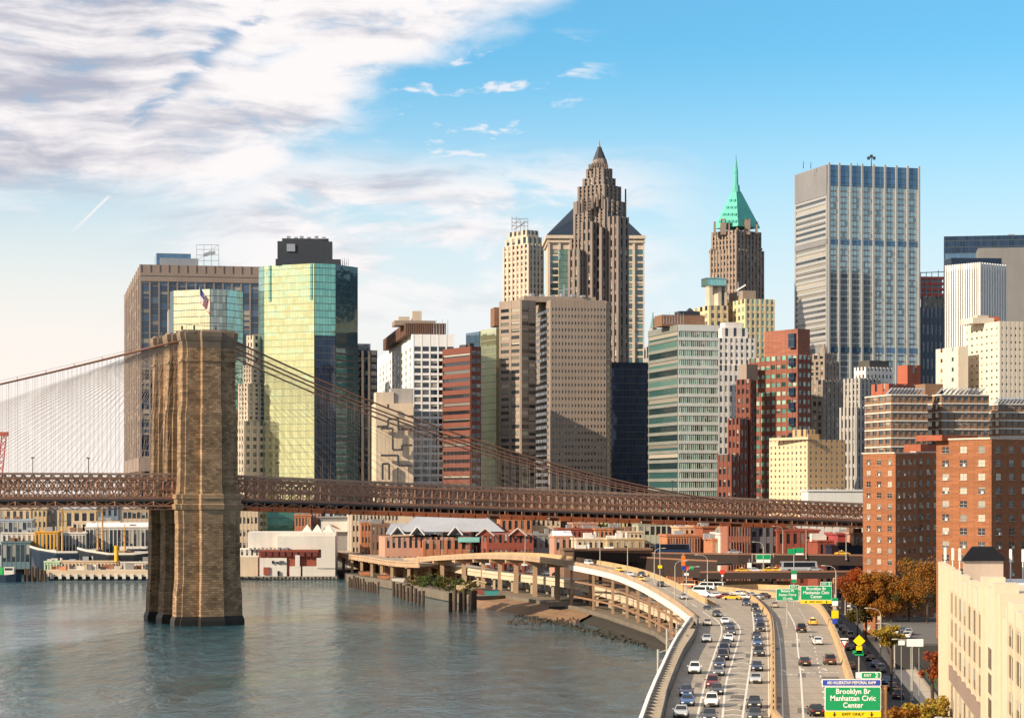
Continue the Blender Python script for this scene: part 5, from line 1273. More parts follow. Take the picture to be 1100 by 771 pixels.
low('dark roofed house right of the gabled market house', 572, 596, 575, 930, c_gr, 4, 2); low('salmon gabled house with white doors left of the tan flat roofs', 596, 616, 577, 900, c_pk, 3, 2, roof=roof_w, shed=2.5)
# middle bank, between ramp and bridge
low('dark slab block directly below the bridge deck, left of the cream terrace', 598, 634, 551, 1010, c_dk, 8, 4); low('long cream terrace with small windows below the bridge truss', 632, 674, 556, 985, wall('straw_wall', (.58, .46, .22)), 9, 3, pw=.55)
low('salmon terrace house between cream terrace and rust roof block', 616, 642, 563, 960, c_pk, 6, 3); low('maroon roofed terrace left of the orange brick cube', 600, 640, 569, 930, c_rd, 8, 2)
low('small orange brick cube in the middle of the old terraces', 640, 658, 569, 925, c_or, 4, 2); low('brown brick house right of the orange brick cube', 657, 672, 568, 930, c_br, 4, 3); low('ochre house with dormers beside the grey flats', 668, 690, 572, 915, c_be, 5, 3)
low('tan flat roofed warehouse with pale cornice above the ramp', 620, 655, 580, 880, c_be, 6, 1, roof=roof_w); low('wide tan warehouse with garage doors above the ramp', 653, 692, 580, 875, wall('tan_ware', (.44, .34, .20)), 5, 1, sh=.4, roof=roof_w); low('long low brown shed with pale roof behind the ramp taxis', 606, 700, 591, 830, c_br, 0, 0, roof=roof_w, depth=12)
low('grey flats with wide windows below the bridge truss', 686, 722, 563, 940, wall('sage_wall', (.36, .36, .27)), 6, 3, pw=.25); low('dark glass shed with slanted roof below the truss', 712, 742, 556, 960, c_dk, 7, 3); low('cream narrow gable house right of the dark glass shed', 741, 753, 560, 930, c_wh, 3, 4)
low('bright orange warehouse with arched windows in the middle of the bank', 717, 752, 576, 860, c_or, 12, 1, pw=.4, sh=.35); low('white and cream stepped house above the orange warehouse', 730, 757, 567, 890, wall('peach_wall', (.60, .36, .22)), 5, 2)
low('rust brown windowless house right of the stepped cream house', 755, 769, 567, 870, wall('rust_wall', (.26, .085, .045)), 0, 0); low('large blank cream warehouse behind the brick loft', 762, 800, 557, 930, c_be, 0, 0); low('orange side house with dark garage next to the brick loft', 766, 776, 580, 820, c_or, 2, 2); low('cream house with black roof between orange houses and brick loft', 774, 784, 574, 815, c_wh, 2, 3)
low('brick loft with pale floor bands and tall dark windows', 782, 806, 561.5, 800, wall('loft_brick', (.30, .12, .08), brick=.4), 8, 4, pw=.42, sh=.36, phi=4); low('grey side of the loft with big square windows', 806, 836, 563, 802, wall('loft_grey', (.16, .15, .155)), 4, 4, pw=.45, sh=.4, phi=10)
low('deep red brick house with green windows above the brown elevated road', 835.5, 880, 570.5, 800, c_rd, 6, 3, pw=.5, sh=.5, phi=5, glass=g_mid); low('small red block behind the deep red brick house', 836, 853, 561, 830, wall('crimson_wall', (.28, .05, .05)), 2, 3, pw=.6)
low('long blank white wall building below the right end of the bridge', 848, 932, 559, 850, c_wh, 10, 3, pw=.86, sh=.75, phi=3, glass=g_dark); low('low red brick terrace with white dormer windows', 879, 902, 582, 785, c_rd, 3, 2, pw=.6, sh=.5, roof=roof_g); low('crimson windowless block beside the orange housing tower', 900, 919, 574.5, 780, wall('crimson_wall', (.28, .05, .05)), 0, 0); low('narrow brick house with fire escape against the orange housing tower', 918, 929, 574, 770, c_pk, 2, 3); low('dark blue hoarding block above the brown elevated road', 901, 930, 588, 765, navy, 0, 0)
low('pale grey hall roof right of the cream apartment block at the bridge end', 868, 930, 527.5, 890, wall('pale_hall', (.58, .57, .54), var=.06), 0, 0, depth=12, gear=0)

# ---------------------------------------------------------------- cream building at lower right
b = Bld('cream_building', 'sunlit cream building with tall ribbed windows in the lower right corner', 'building', 1007, 330, 0, 2.5)
cr_ = wall('cream_brick', (.50, .405, .285), brick=.3, var=.14, sc=.2, streak=.22); crp = wall('cream_pier', (.57, .475, .345), var=.06); brn = wall('bronze_band', (.26, .19, .15))
p0 = Vector((62.0, 330, 0)); ud = Vector((-12.3, -92, 0)).normalized(); nd = Vector((ud.y, -ud.x, 0)); LW = 190; ZT = 28.4
m = b.mb('wall', cr_)
def seg(s0, s1, z0, z1, out=0.0, mm=None, back=20): mm.obox(p0 + ud * s0 + nd * out + Vector((0, 0, z0)), ud * (s1 - s0), -nd * (back + out), (0, 0, z1 - z0))
seg(0, 92.5, 2.5, ZT - 2.4, 0, m, 40); seg(92.52, LW, 2.5, ZT - 2.9, 0.0, m, 40)
pm = b.mb('pier', crp)
seg(0, 26, 2.6, ZT - .3, .12, pm, 1.2)
for s in (0, 5.5, 11, 16.5, 22): seg(s, s + 3.0, 2.7, ZT + .1, .32, pm, .6)
g_crm = pane('glass_warm', [(0, (.05, .034, .02)), (.5, (.085, .058, .032)), (.8, (.14, .10, .055))], rough=.25, ior=1.45)
def bays(s0, s1, n_, top, rows, pt=2.5):
    st = (s1 - s0) / n_
    for i in range(n_ + 1):
        seg(s0 + i * st - .8, s0 + i * st + .8, 2.55, top - .5, .26, pm, .8)
        if i < n_: seg(s0 + i * st + 1.0, s0 + (i + 1) * st - 1.0, top - pt, top + .2 - (i % 2) * .5, .20, pm, .8)
    for i in range(n_):
        for (z0, z1) in rows:
            for k in (0, 1):
                c = p0 + ud * (s0 + (i + .29 + .42 * k) * st) + nd * .01 + Vector((0, 0, (z0 + z1) / 2))
                b.wins.append((c, math.atan2(ud.y, ud.x), st * .36, z1 - z0, g_crm, Vector((nd.x, nd.y))))
            seg(s0 + i * st + st * .47, s0 + i * st + st * .53, z0, z1, .12, pm, .3)
    for z0, z1 in zip([2.6] + [r_[1] for r_ in rows], [r_[0] for r_ in rows] + [top - pt - .1]): seg(s0, s1, z0, z1, .05, b.mb('spandrel_band', cr_), .3)
rows3 = [(4.5, 13.2), (16.4, 18.7), (19.5, 21.8), (22.6, 25.3)]
bays(27.5, 88, 7, ZT - .2, rows3)
seg(26.5, 88.5, 13.7, 15.7, .34, b.mb('bronze_band', brn), .5)
seg(88.6, 92.3, 2.56, ZT - .6, .2, pm, 1); seg(92.6, 114, 2.5, ZT + .6, .45, pm, 7); seg(93, 96, 2.6, ZT + 1.5, .8, pm, 1.5); seg(108, 112, 2.6, ZT + 1.5, .8, pm, 1.5)
seg(99, 104.5, 6, 23, .47, b.mb('stair_window', g_crm), .4)
for k in range(6): seg(99, 104.5, 8 + k * 2.5, 8.4 + k * 2.5, .55, pm, .3)
seg(114.1, 118, 2.6, ZT - 1.6, .25, pm, 2)
bays(119, 184, 8, ZT + .1, [(3.6, 8), (10.5, 14), (18.2, 20.3), (21.6, 23.7), (24.5, 26.4)], 1.7)
# roof: penthouse with dark hipped roof, antennas, white skylights
zr = ZT - 2.35
b.mb('roof', wall('white_roof', (.66, .65, .64))).obox((62.5, 238, zr), (34, 0, 0), (3, 88, 0), (0, 0, .12)) if False else b.mb('roof', roof_w).obox(p0 + ud * 2 - nd * 1.2 + Vector((0, 0, zr - .02)), ud * 89, -nd * 37, (0, 0, .12))
ph = b.mb('penthouse', wall('pink_stucco', (.50, .38, .29), var=.08)); ph.obox((61.5, 311, zr + .05), (5.5, 0, 0), (2.7, 13, 0), (0, 0, 3.1))
e = [Vector(q) for q in ((61.2, 310.6, zr + 3.15), (67.2, 310.6, zr + 3.15), (70.1, 324.4, zr + 3.15), (64.1, 324.4, zr + 3.15))]
b.mb('hipped_roof', wall('black_tile', (.012, .012, .015), rough=.95, spec=.1)).loft([e, [Vector(q) for q in ((63.2, 314, zr + 4.9), (66.2, 314, zr + 4.9), (67.6, 321, zr + 4.9), (64.8, 321, zr + 4.9))]])
for x_, y_ in ((61.9, 326), (62.6, 324), (63.1, 321.5), (69.5, 318), (71, 317), (72.3, 316)):
    am = b.own('antenna', white_pt); am.cyl((x_, y_, zr), .09, 4.6, 6); am.box((x_, y_ - .1, zr + 3.7), (.34, .26, 1.7))
for x_, y_ in ((68, 296), (66, 280), (64, 262)): b.own('skylight', c_wh).obox((x_, y_, zr), (6, 0, 0), (.8, 7, 0), (0, 0, 1.6)); b.own('vent', c_gr).cyl((x_ + 9, y_ + 2, zr), .8, 1.8, 10)
b.finish(100, 771)
# ---------------------------------------------------------------- vehicles
tyre = paint('tyre_rubber', (.012, .012, .012), .8); carglass = paint('car_glass', (.012, .016, .022), .06); headl = paint('headlamp_lens', (.75, .75, .70), .1); taill = paint('tail_lamp', (.45, .015, .01), .2); plate_m = paint('licence_plate', (.7, .62, .3), .5); trimm = paint('black_trim', (.02, .02, .022), .5)
rimm = paint('alloy_rim', (.35, .35, .36), .3, .8)
CARCOL = {'black': (.012, .013, .016), 'dark blue': (.012, .03, .085), 'charcoal': (.035, .038, .045), 'silver': (.46, .47, .48), 'white': (.74, .74, .72), 'beige': (.50, .43, .33), 'yellow': (.80, .46, .03), 'dark red': (.16, .015, .02), 'blue': (.03, .10, .26), 'brown': (.10, .05, .035), 'orange': (.50, .14, .03), 'grey': (.16, .17, .18)}
KIND = {  # length, half width, sill, belt height, roof height, cabin base front/back, roof front/back, bonnet height
    'sedan': (4.7, .93, .28, .98, 1.46, .95, -1.75, .15, -1.0, .86),
    'suv': (4.8, .97, .36, 1.12, 1.78, 1.0, -2.3, .35, -1.95, 1.05),
    'van': (5.6, 1.0, .35, 1.25, 2.25, 2.0, -2.72, 1.2, -2.6, 1.18),
    'bus': (11.0, 1.25, .40, 1.35, 3.1, 5.35, -5.42, 5.2, -5.35, 1.35)}
def body_shapes(kind):
    L, hw, zb, zt, zr, cf, cb, rf_, rb_, zh = KIND[kind]; h = L / 2
    body, glass = MB(), {}
    st = [(-h, hw * .80, zb + .12, zt * .82), (-h + .12, hw * .92, zb, zt * .95), (-h + .7, hw, zb, zt), (cf, hw, zb, zt), (h - .65, hw * .97, zb, (zh + zt) / 2), (h - .15, hw * .88, zb, zh * .86), (h, hw * .74, zb + .12, zh * .68)]
    if kind in ('van', 'bus'): st = [(-h, hw * .97, zb + .1, zt), (-h + .1, hw, zb, zt), (cf, hw, zb, zt), (h - .12, hw * .96, zb, zh), (h, hw * .86, zb + .1, zh * .85)]
    rings = []
    for y, w_, z0, z1 in st:
        zm = z0 + (z1 - z0) * .62
        rings.append([Vector(q) for q in ((-w_ * .92, y, z0), (-w_, y, z0 + .1), (-w_, y, zm), (-w_ * .93, y, z1 - .03), (-w_ * .84, y, z1), (w_ * .84, y, z1), (w_ * .93, y, z1 - .03), (w_, y, zm), (w_, y, z0 + .1), (w_ * .92, y, z0))])
    body.loft(rings)
    bw, rw = hw * .86, hw * (.70 if kind not in ('van', 'bus') else .86)
    base = [(-bw, cb), (bw, cb), (bw, cf), (-bw, cf)]; top = [(-rw, rb_), (rw, rb_), (rw, rf_), (-rw, rf_)]
    z0 = zt - .04
    body.loft([[Vector((x, y, z0)) for x, y in base], [Vector((x, y, zr - .06)) for x, y in top], [Vector((x * .9, y * .96, zr)) for x, y in top]])
    B_ = [Vector((x, y, z0)) for x, y in base]; T_ = [Vector((x, y, zr - .06)) for x, y in top]
    def pn(i, j, f0=.10, f1=.90, e=.06):
        a, b_, c, d = B_[i], B_[j], T_[j], T_[i]
        def at(s, t): return (a.lerp(b_, s)).lerp(d.lerp(c, s), t)
        n_ = (b_ - a).cross(d - a).normalized()
        q = [at(e, f0), at(1 - e, f0), at(1 - e, f1), at(e, f1)]
        return MB().loft([[k - n_ * .03 for k in q], [k + n_ * .015 for k in q]])
    glass['rear_window'] = [pn(0, 1)]; glass['windscreen'] = [pn(2, 3)]; glass['side_window'] = [pn(1, 2), pn(3, 0)]
    wheels = []
    wy = h - .9 if kind != 'bus' else h - 2.4
    r = .34 if kind in ('sedan',) else .40
    if kind == 'bus': r = .5
    for x in (-1, 1):
        for y in (wy, -wy + .05):
            m = MB(); q = [[Vector((x * (hw - .2 + d), y + rr * math.cos(2 * math.pi * i / 14), r + rr * math.sin(2 * math.pi * i / 14))) for i in range(14)] for d, rr in ((0, r), (.19, r), (.22, r * .9))]
            m.loft(q); m.cur = 1; m.loft([[Vector((x * (hw + .021 + d * .01), y + r * .6 * math.cos(2 * math.pi * i / 10), r + r * .6 * math.sin(2 * math.pi * i / 10))) for i in range(10)] for d in (0, 1)]); wheels.append(m)
    heads = [MB().box((x * hw * .62, h - .10, zh * .66), (.36, .26, .17)) for x in (-1, 1)]
    tails = [MB().box((x * hw * .68, -h + .05, zt * .80), (.34, .16, .17)) for x in (-1, 1)]
    grill = MB().box((0, h - .03, zh * .5), (hw * .9, .14, .2)); plate = MB().box((0, -h + .0, zt * .55), (.5, .06, .16)); bump = MB().box((0, h - .02, zb + .18), (hw * 1.3, .12, .14))
    mir = [MB().box((x * (hw + .08), cf - .25, zt + .05), (.2, .12, .16)) for x in (-1, 1)]
    return body, glass, wheels, heads, tails, grill, plate, mir
_cars = {}
def make_car(kind, colr, taxi, small, loc):
    key = (kind, colr, taxi, small)
    name = 'taxi' if taxi else {'sedan': 'car', 'suv': 'suv_car', 'van': 'van', 'bus': 'bus'}[kind]
    cm = paint('car_paint_' + colr.replace(' ', '_'), CARCOL[colr], .25, .0 if colr in ('white', 'yellow', 'orange') else .25, .6)
    body, glass, wheels, heads, tails, grill, plate, mir = body_shapes(kind)
    sign = MB().box((0, -.3, KIND[kind][4] + .1), (.5, .2, .2))
    if small:
        mats = [cm, carglass, tyre, headl, taill, trimm]; m = MB()
        def put(x, i):
            m.cur = i; m.add(x.v, x.f)
        put(body, 0)
        for q in glass.values():
            for x in q: put(x, 1)
        for x in wheels: put(x, 2)
        for x in heads: put(x, 3)
        for x in tails: put(x, 4)
        put(grill, 5)
        if taxi: put(sign, 3)
        return m.build(name, mats, None)
    root = bpy.data.objects.new(name, None); root.empty_display_size = .5; COL.objects.link(root)
    body.build('body', cm, root, origin=(0, 0, 0))
    for k, lst in glass.items():
        for x in lst: x.build(k, carglass, root)
    for x in wheels: x.build('wheel', [tyre, rimm], root)
    for x in heads: x.build('headlight', headl, root)
    for x in tails: x.build('taillight', taill, root)
    for x in mir: x.build('wing_mirror', cm, root)
    grill.build('grille', trimm, root); plate.build('licence_plate', plate_m, root)
    if taxi: sign.build('roof_light', headl, root)
    return root
def put_car(kind, colr, loc, head, label, group, taxi=False, small=False):
    key = (kind, colr, taxi, small)
    cat = 'taxi' if taxi else {'sedan': 'car', 'suv': 'car', 'van': 'van', 'bus': 'bus'}[kind]
    if key not in _cars: o = make_car(kind, colr, taxi, small, loc); _cars[key] = o
    else: o = dup(_cars[key], (0, 0, 0), 0, '')
    o.location = loc; o.rotation_euler = (0, 0, head)          # forward = +Y turned by head
    tag(o, label, cat, group); return o
ORD = ['first', 'second', 'third', 'fourth', 'fifth', 'sixth', 'seventh', 'eighth', 'ninth', 'tenth', 'eleventh', 'twelfth', 'thirteenth', 'fourteenth', 'fifteenth']
KN = {'sedan': 'car', 'suv': 'tall car', 'van': 'van', 'bus': 'bus'}
def dirn(path, p):
    P_ = [Vector((q[0], q[1], 0)) for q in path]; p = Vector((p[0], p[1], 0))
    i = min(range(len(P_) - 1), key=lambda i: ((P_[i] + P_[i + 1]) / 2 - p).length); d = P_[i + 1] - P_[i]; return math.atan2(-d.x, d.y)
def lane(cars, off, zm, z, path, rev, desc, group, small=False):
    """cars listed far to near as (zoom x, zoom y, kind, colour)"""
    cars = sorted(cars, key=lambda c: -c[1])
    for i, (x, y, kind, colr) in enumerate(cars):
        taxi = kind == 'taxi'; k = 'sedan' if taxi else kind
        px, rw = off[0] + x / zm, off[1] + y / zm
        if callable(z): wx, wy, wz = z(px, rw)
        else: wx, wy = on(px, rw, z); wz = z
        L = KIND[k][0]; hd = dirn(path, (wx, wy)) + (math.pi if rev else 0)
        wy += L / 2 * .9
        put_car(k, colr, (wx, wy, wz + .006), hd, f"{colr} {'taxi' if taxi else KN[k]}, {ORD[i]} from the near end {desc}", group, taxi, small)
A, G1 = (680, 600), 'cars in the jammed inbound lanes'
def wp(l): return [on(a, b_, ZR) for a, b_ in l]
lane([(365, 258, 'sedan', 'black'), (365, 325, 'sedan', 'beige'), (363, 405, 'sedan', 'silver'), (305, 558, 'suv', 'white'), (265, 668, 'sedan', 'dark blue'), (270, 715, 'sedan', 'blue'), (240, 771, 'sedan', 'silver')], A, 4.51, ZR, wp(LA), True, 'of the riverside inbound lane', G1)
lane([(410, 282, 'sedan', 'charcoal'), (450, 318, 'sedan', 'white'), (475, 345, 'sedan', 'dark blue'), (480, 370, 'sedan', 'charcoal'), (470, 403, 'sedan', 'white'), (455, 430, 'sedan', 'black'), (447, 462, 'suv', 'dark blue'), (442, 492, 'suv', 'black'), (425, 528, 'sedan', 'dark blue'), (420, 568, 'sedan', 'grey'), (392, 628, 'suv', 'dark red'), (412, 660, 'sedan', 'charcoal'), (388, 720, 'suv', 'white'), (378, 790, 'sedan', 'charcoal')], A, 4.51, ZR, wp(LB), True, 'of the second inbound lane', G1)
lane([(553, 228, 'suv', 'dark blue'), (597, 255, 'suv', 'black'), (610, 280, 'sedan', 'charcoal'), (615, 305, 'sedan', 'dark blue'), (622, 328, 'sedan', 'blue'), (623, 354, 'suv', 'black'), (605, 392, 'sedan', 'black'), (610, 424, 'sedan', 'blue'), (617, 474, 'suv', 'charcoal'), (608, 545, 'sedan', 'dark blue'), (602, 605, 'sedan', 'silver'), (597, 725, 'sedan', 'black'), (600, 785, 'sedan', 'charcoal')], A, 4.51, ZR, wp(LC), True, 'of the median lane', G1)
lane([(60, 237, 'sedan', 'beige'), (245, 322, 'taxi', 'yellow'), (190, 357, 'suv', 'black'), (270, 417, 'sedan', 'white'), (208, 520, 'sedan', 'charcoal'), (330, 515, 'suv', 'brown'), (265, 764, 'sedan', 'black')], (820, 600), 4.507, ZR, [(43, 150), (47, 300), (56, 430), (62, 510), (66, 560), (62, 640)], False, 'on the outbound carriageway', 'cars on the outbound carriageway')
# on the ramp: find the point of the ramp plane under the pixel
def on_ramp(px, rw):
    best = None
    for a, b_ in zip(RAMP, RR):
        for s in (.2, .35, .5, .65, .8):
            q = a.lerp(b_, s); pp, rr = 550 + F * q.x / q.y, HR - F * (q.z - H) / q.y; e = (pp - px) ** 2 + (rr - rw) ** 2
            if best is None or e < best[0]: best = (e, q)
    return best[1]
RMID = [a.lerp(b_, .5) for a, b_ in zip(RAMP, RR)]
lane([(165, 325, 'suv', 'white'), (325, 357, 'taxi', 'yellow'), (358, 388, 'sedan', 'white'), (425, 380, 'sedan', 'dark blue'), (420, 412, 'taxi', 'yellow'), (525, 428, 'sedan', 'black'), (652, 490, 'sedan', 'silver')], (600, 540), 4.817, on_ramp, RMID, True, 'of the climbing ramp', 'cars on the climbing ramp', True)
VM = [a.lerp(b_, .4) for a, b_ in zip(VL, VR)]
def plane(z): return lambda px, rw: (*on(px, rw, z), z)
lane([(70, 249, 'sedan', 'dark blue'), (100, 252, 'sedan', 'white'), (130, 254, 'suv', 'black'), (152, 258, 'sedan', 'charcoal'), (182, 263, 'sedan', 'grey'), (212, 269, 'taxi', 'yellow'), (237, 270, 'sedan', 'black'), (272, 280, 'taxi', 'yellow'), (300, 276, 'sedan', 'silver'), (318, 284, 'sedan', 'white'), (350, 283, 'sedan', 'dark blue'), (330, 268, 'sedan', 'beige'), (385, 280, 'taxi', 'yellow')], (360, 530), 4.23, plane(10.22), VM, True, 'of the far viaduct queue', 'cars queueing on the far viaduct', True)
LMID = [a.lerp(b_, .4) for a, b_ in zip(LL, LR_)]
lane([(550, 312, 'van', 'white'), (680, 332, 'bus', 'white'), (742, 345, 'suv', 'charcoal'), (800, 353, 'suv', 'black'), (890, 343, 'sedan', 'black'), (885, 364, 'sedan', 'white'), (957, 372, 'sedan', 'silver'), (1005, 376, 'sedan', 'charcoal'), (860, 332, 'sedan', 'white')], (360, 530), 4.23, plane(8.06), LMID, True, 'of the lower carriageway under the ramp', 'cars on the lower carriageway', True)
# vans and cars parked on the plaza
PZ = [(322, 172, 'van', 'white', .9), (352, 150, 'van', 'white', 1.2), (395, 186, 'sedan', 'white', 1.3), (372, 128, 'van', 'white', 1.5), (410, 132, 'sedan', 'silver', 1.5), (355, 112, 'sedan', 'white', 1.4), (400, 150, 'van', 'white', 1.1), (440, 192, 'sedan', 'dark red', 1.2), (478, 198, 'sedan', 'yellow', 1.4), (345, 185, 'sedan', 'silver', 1.1), (388, 112, 'sedan', 'charcoal', 1.5), (268, 140, 'van', 'orange', 1.0), (510, 178, 'sedan', 'silver', .8), (560, 185, 'sedan', 'white', .7), (600, 196, 'sedan', 'silver', .6), (630, 190, 'sedan', 'charcoal', .6), (535, 196, 'sedan', 'beige', .9)]
SEC = {}
for x, y, k, c, hd in PZ:
    px, rw = 680 + x / 4.51, 600 + y / 4.51; wx, wy = on(px, rw, ZR); SEC[(k, c)] = SEC.get((k, c), -1) + 1
    put_car(k, c, (wx, wy, ZR + .006), hd, f"{c} {KN[k]} parked in the lot below the brown elevated road, {ORD[SEC[(k, c)]]} of its colour from the left" if False else f"{c} {KN[k]} parked on the plaza {('nearest the ramp', 'behind the front white van', 'beside the red car', 'along the far wall', 'under the elevated road', 'in the middle row')[SEC[(k, c)] % 6]}", 'vehicles parked on the plaza behind the road', False, True)
# brown elevated roads
for px, rw, z, Dy, k, c, t, lab in ((905, 603.5, 18.0, 703, 'sedan', 'yellow', True, 'yellow taxi alone on the upper brown elevated road beside the brick terrace'), (789, 598.5, 18.1, 712, 'sedan', 'silver', False, 'pale car on the upper brown elevated road below the brick loft'), (722, 596.5, 18.1, 716, 'bus', 'dark blue', False, 'dark blue bus on the upper brown elevated road below orange warehouse'),
                            (798, 618, 14.0, 668, 'sedan', 'yellow', True, 'leftmost yellow taxi on the lower brown elevated road'), (811, 618, 14.0, 669, 'sedan', 'white', False, 'white car between yellow taxis on the lower brown elevated road'), (827, 618, 14.1, 668, 'sedan', 'yellow', True, 'yellow taxi right of the white car on the lower brown elevated road'), (834, 618, 14.1, 669, 'sedan', 'yellow', True, 'yellow taxi left of the green pole sign on the lower elevated road'),
                            (858, 617, 14.2, 668, 'bus', 'silver', False, 'silver bus right of the green pole sign on lower elevated road'), (875, 618, 14.3, 668, 'sedan', 'silver', False, 'silver car right of the silver bus on the lower elevated road')):
    put_car(k, c, (X(px, Dy), Dy, z + .52), R(-84), lab, 'vehicles on the brown elevated roads', t, True)
# street with parked cars
Gp = 'cars parked along the street'
pk = [(104, 345, 'black'), (122, 362, 'dark blue'), (138, 380, 'charcoal'), (158, 402, 'silver'), (198, 437, 'black'), (212, 456, 'dark blue'), (228, 480, 'charcoal'), (252, 505, 'black'), (276, 533, 'blue'), (300, 557, 'grey'), (326, 612, 'blue'), (352, 642, 'black'), (380, 680, 'charcoal')]
lane([(x - 10, y + 6, 'sedan' if i % 3 else 'suv', c) for i, (x, y, c) in enumerate(pk)], (880, 590), 4.26, 2.57, [gp(960, 771), gp(932, 703), gp(900, 655)], False, 'of the row parked beside the sidewalk', Gp)
lane([(152, 548, 'sedan', 'orange'), (150, 462, 'sedan', 'charcoal'), (60, 268, 'sedan', 'black'), (98, 274, 'sedan', 'charcoal'), (136, 268, 'sedan', 'white')], (880, 590), 4.26, 2.57, [gp(960, 771), gp(932, 703), gp(900, 655)], False, 'of traffic in the street of parked cars', 'cars driving in the side street')
lane([(365, 392, 'sedan', 'white'), (392, 388, 'sedan', 'blue'), (418, 392, 'sedan', 'silver'), (385, 405, 'sedan', 'charcoal'), (408, 408, 'sedan', 'white')], (880, 590), 4.26, 7.51, [(50, 300), (90, 500)], False, 'of the small lot behind the yellow shrubs', 'cars in the small lot')

# ---------------------------------------------------------------- street lamps
galv = wall('galvanised_pole', (.40, .37, .32), rough=.5, var=.15); lens = paint('lamp_lens', (.6, .58, .5), .3)
LAMP = None
def lamp(loc, rz, label, h=10.5, group='cobra head street lamps'):
    global LAMP
    if LAMP is None:
        LAMP = thing('street_lamp', label, 'street lamp', (0, 0, 0), group)
        MB().tube([(0, 0, 0), (0, 0, 5), (0, 0, 9.2)], [.16, .13, .10], 8).build('pole', galv, LAMP)
        MB().tube([(0, 0, 9.1), (.35, 0, 9.9), (1.2, 0, 10.4), (2.6, 0, 10.5)], .075, 6).build('arm', galv, LAMP)
        hd = MB(); hd.loft([[Vector((x, w_ * a, 10.5 + z_ * c)) for a, c in ((-1, -.4), (1, -.4), (1, .3), (.4, 1), (-.4, 1), (-1, .3))] for x, w_, z_ in ((2.4, .08, .07), (2.7, .2, .14), (3.3, .2, .13), (3.55, .08, .06))]); hh = hd.build('lamp_head', galv, LAMP)
        MB().box((3.0, 0, 10.43), (.5, .26, .06)).build('lens', lens, hh)
        MB().box((0, 0, .15), (.5, .5, .3)).build('base', galv, LAMP); o = LAMP
    else: o = dup(LAMP, loc, rz, label, group)
    o.location = loc; o.rotation_euler = (0, 0, rz); o.scale = (h / 10.5,) * 3; return o
lamps = [  # px, row of the foot, z, heading of the arm, label
    (701, 626, None, 0, 'street lamp on the ramp parapet just right of the two yellow taxis'), (717, 651, None, 0, 'street lamp standing on the river side of the ramp bend'),
    (644, 611, None, 180, 'street lamp on the ramp parapet left of the first yellow taxi'), (674, 617, None, 180, 'street lamp on the ramp between white and yellow cars'),
    (733, 662, None, 0, 'street lamp at the foot of the ramp bend'), (614, 600, None, 180, 'street lamp at the top of the ramp'),
    (564, 595, None, 180, 'street lamp above the ramp left of its top, before the red gabled house'), (474, 597, None, 180, 'street lamp where the ramp meets the far viaduct'),
    (931, 676, 2.7, 180, 'first street lamp on the sidewalk under the autumn trees'), (946, 705, 2.7, 180, 'street lamp on the sidewalk beside the yellow shrubs'), (961, 728, 2.7, 180, 'street lamp on the sidewalk beside the green container'), (980, 752, 2.7, 180, 'street lamp nearest on the sidewalk, tallest of the row'),
    (908, 660, 2.7, 180, 'street lamp at the far end of the sidewalk'), (951, 672, 2.6, 0, 'street lamp in the lot behind the trees'), (958, 682, 2.6, 0, 'street lamp in the lot above the parked cars'),
    (898, 655, 10.4, 180, 'street lamp behind the second green overhead sign'), (760, 637, 10.5, 180, 'street lamp on the plaza among the white vans')]
for px, rw, z, hd, lab in lamps:
    if z is None: q = on_ramp(px, rw); q = Vector(q)
    else: q = Vector((*on(px, rw, z), z))
    lamp(q, R(hd), lab, 10.5 if z is not None else 9.5)
for px, D, zb, hd, lab in ((841, 705, 17.5, 180, 'street lamp on upper brown elevated road right of the hanging green sign'), (866, 702, 17.5, 180, 'street lamp on upper brown elevated road in front of red brick house'), (909, 700, 17.3, 180, 'street lamp on upper brown elevated road beside the crimson block'), (820, 668, 13.5, 180, 'street lamp on the lower brown elevated road')):
    lamp(Vector((X(px, D), D, zb)), R(hd), lab, 10)
q = Vector((*on(958, 771, 4), 4)); 
lamp((43.0, 225, 4), R(200), 'street lamp right of the big green sign, arm crossing in front of it', 11.5)
lamp((49.5, 250, 4), R(190), 'street lamp among the orange trees at the bottom edge', 10)

# ---------------------------------------------------------------- signs
sg = paint('sign_green', (.0, .29, .10), .5); sy = paint('sign_yellow', (.85, .60, .0), .5); sb = paint('sign_blue', (.02, .06, .40), .5); sw_ = paint('sign_white', (.82, .82, .78), .5); sk_ = paint('sign_black', (.01, .01, .01), .5); srd = paint('sign_red', (.62, .04, .02), .5); sor = paint('sign_orange', (.80, .16, .02), .5)
alum = wall('sign_back', (.35, .35, .34), rough=.4)
def rrect(w_, h, r=.18, k=4):
    P_ = []
    for cx, cz, a0 in ((w_ / 2 - r, h / 2 - r, 0), (-w_ / 2 + r, h / 2 - r, 90), (-w_ / 2 + r, -h / 2 + r, 180), (w_ / 2 - r, -h / 2 + r, 270)):
        for i in range(k + 1): a = R(a0 + 90 * i / k); P_.append((cx + r * math.cos(a), cz + r * math.sin(a)))
    return P_
def plate(o, c, w_, h, mat, border=None, name='panel', r=.18, th=.1, yo=0.0):
    """flat sign panel facing the camera's side (-Y)"""
    def slab(pw, ph, y0, y1, rr):
        P_ = rrect(pw, ph, rr); m = MB(); m.loft([[c + Vector((x, y0, z)) for x, z in P_], [c + Vector((x, y1, z)) for x, z in P_]]); return m
    b_ = slab(w_, h, .0 - yo, th - yo, r).build(name, border or mat, o)
    if border: slab(w_ - .16, h - .16, -.015 - yo, -.002 - yo, r * .8).build('face', mat, b_)
    return b_
def text(o, c, body, size, mat, sx=1.0, name='lettering', yo=.03):
    vs, fs = textmesh(body, size, .008); m = MB(); m.add([c + Vector((v.x * sx, -yo - v.z, v.y)) for v in vs], fs); return m.build(name, mat, o)
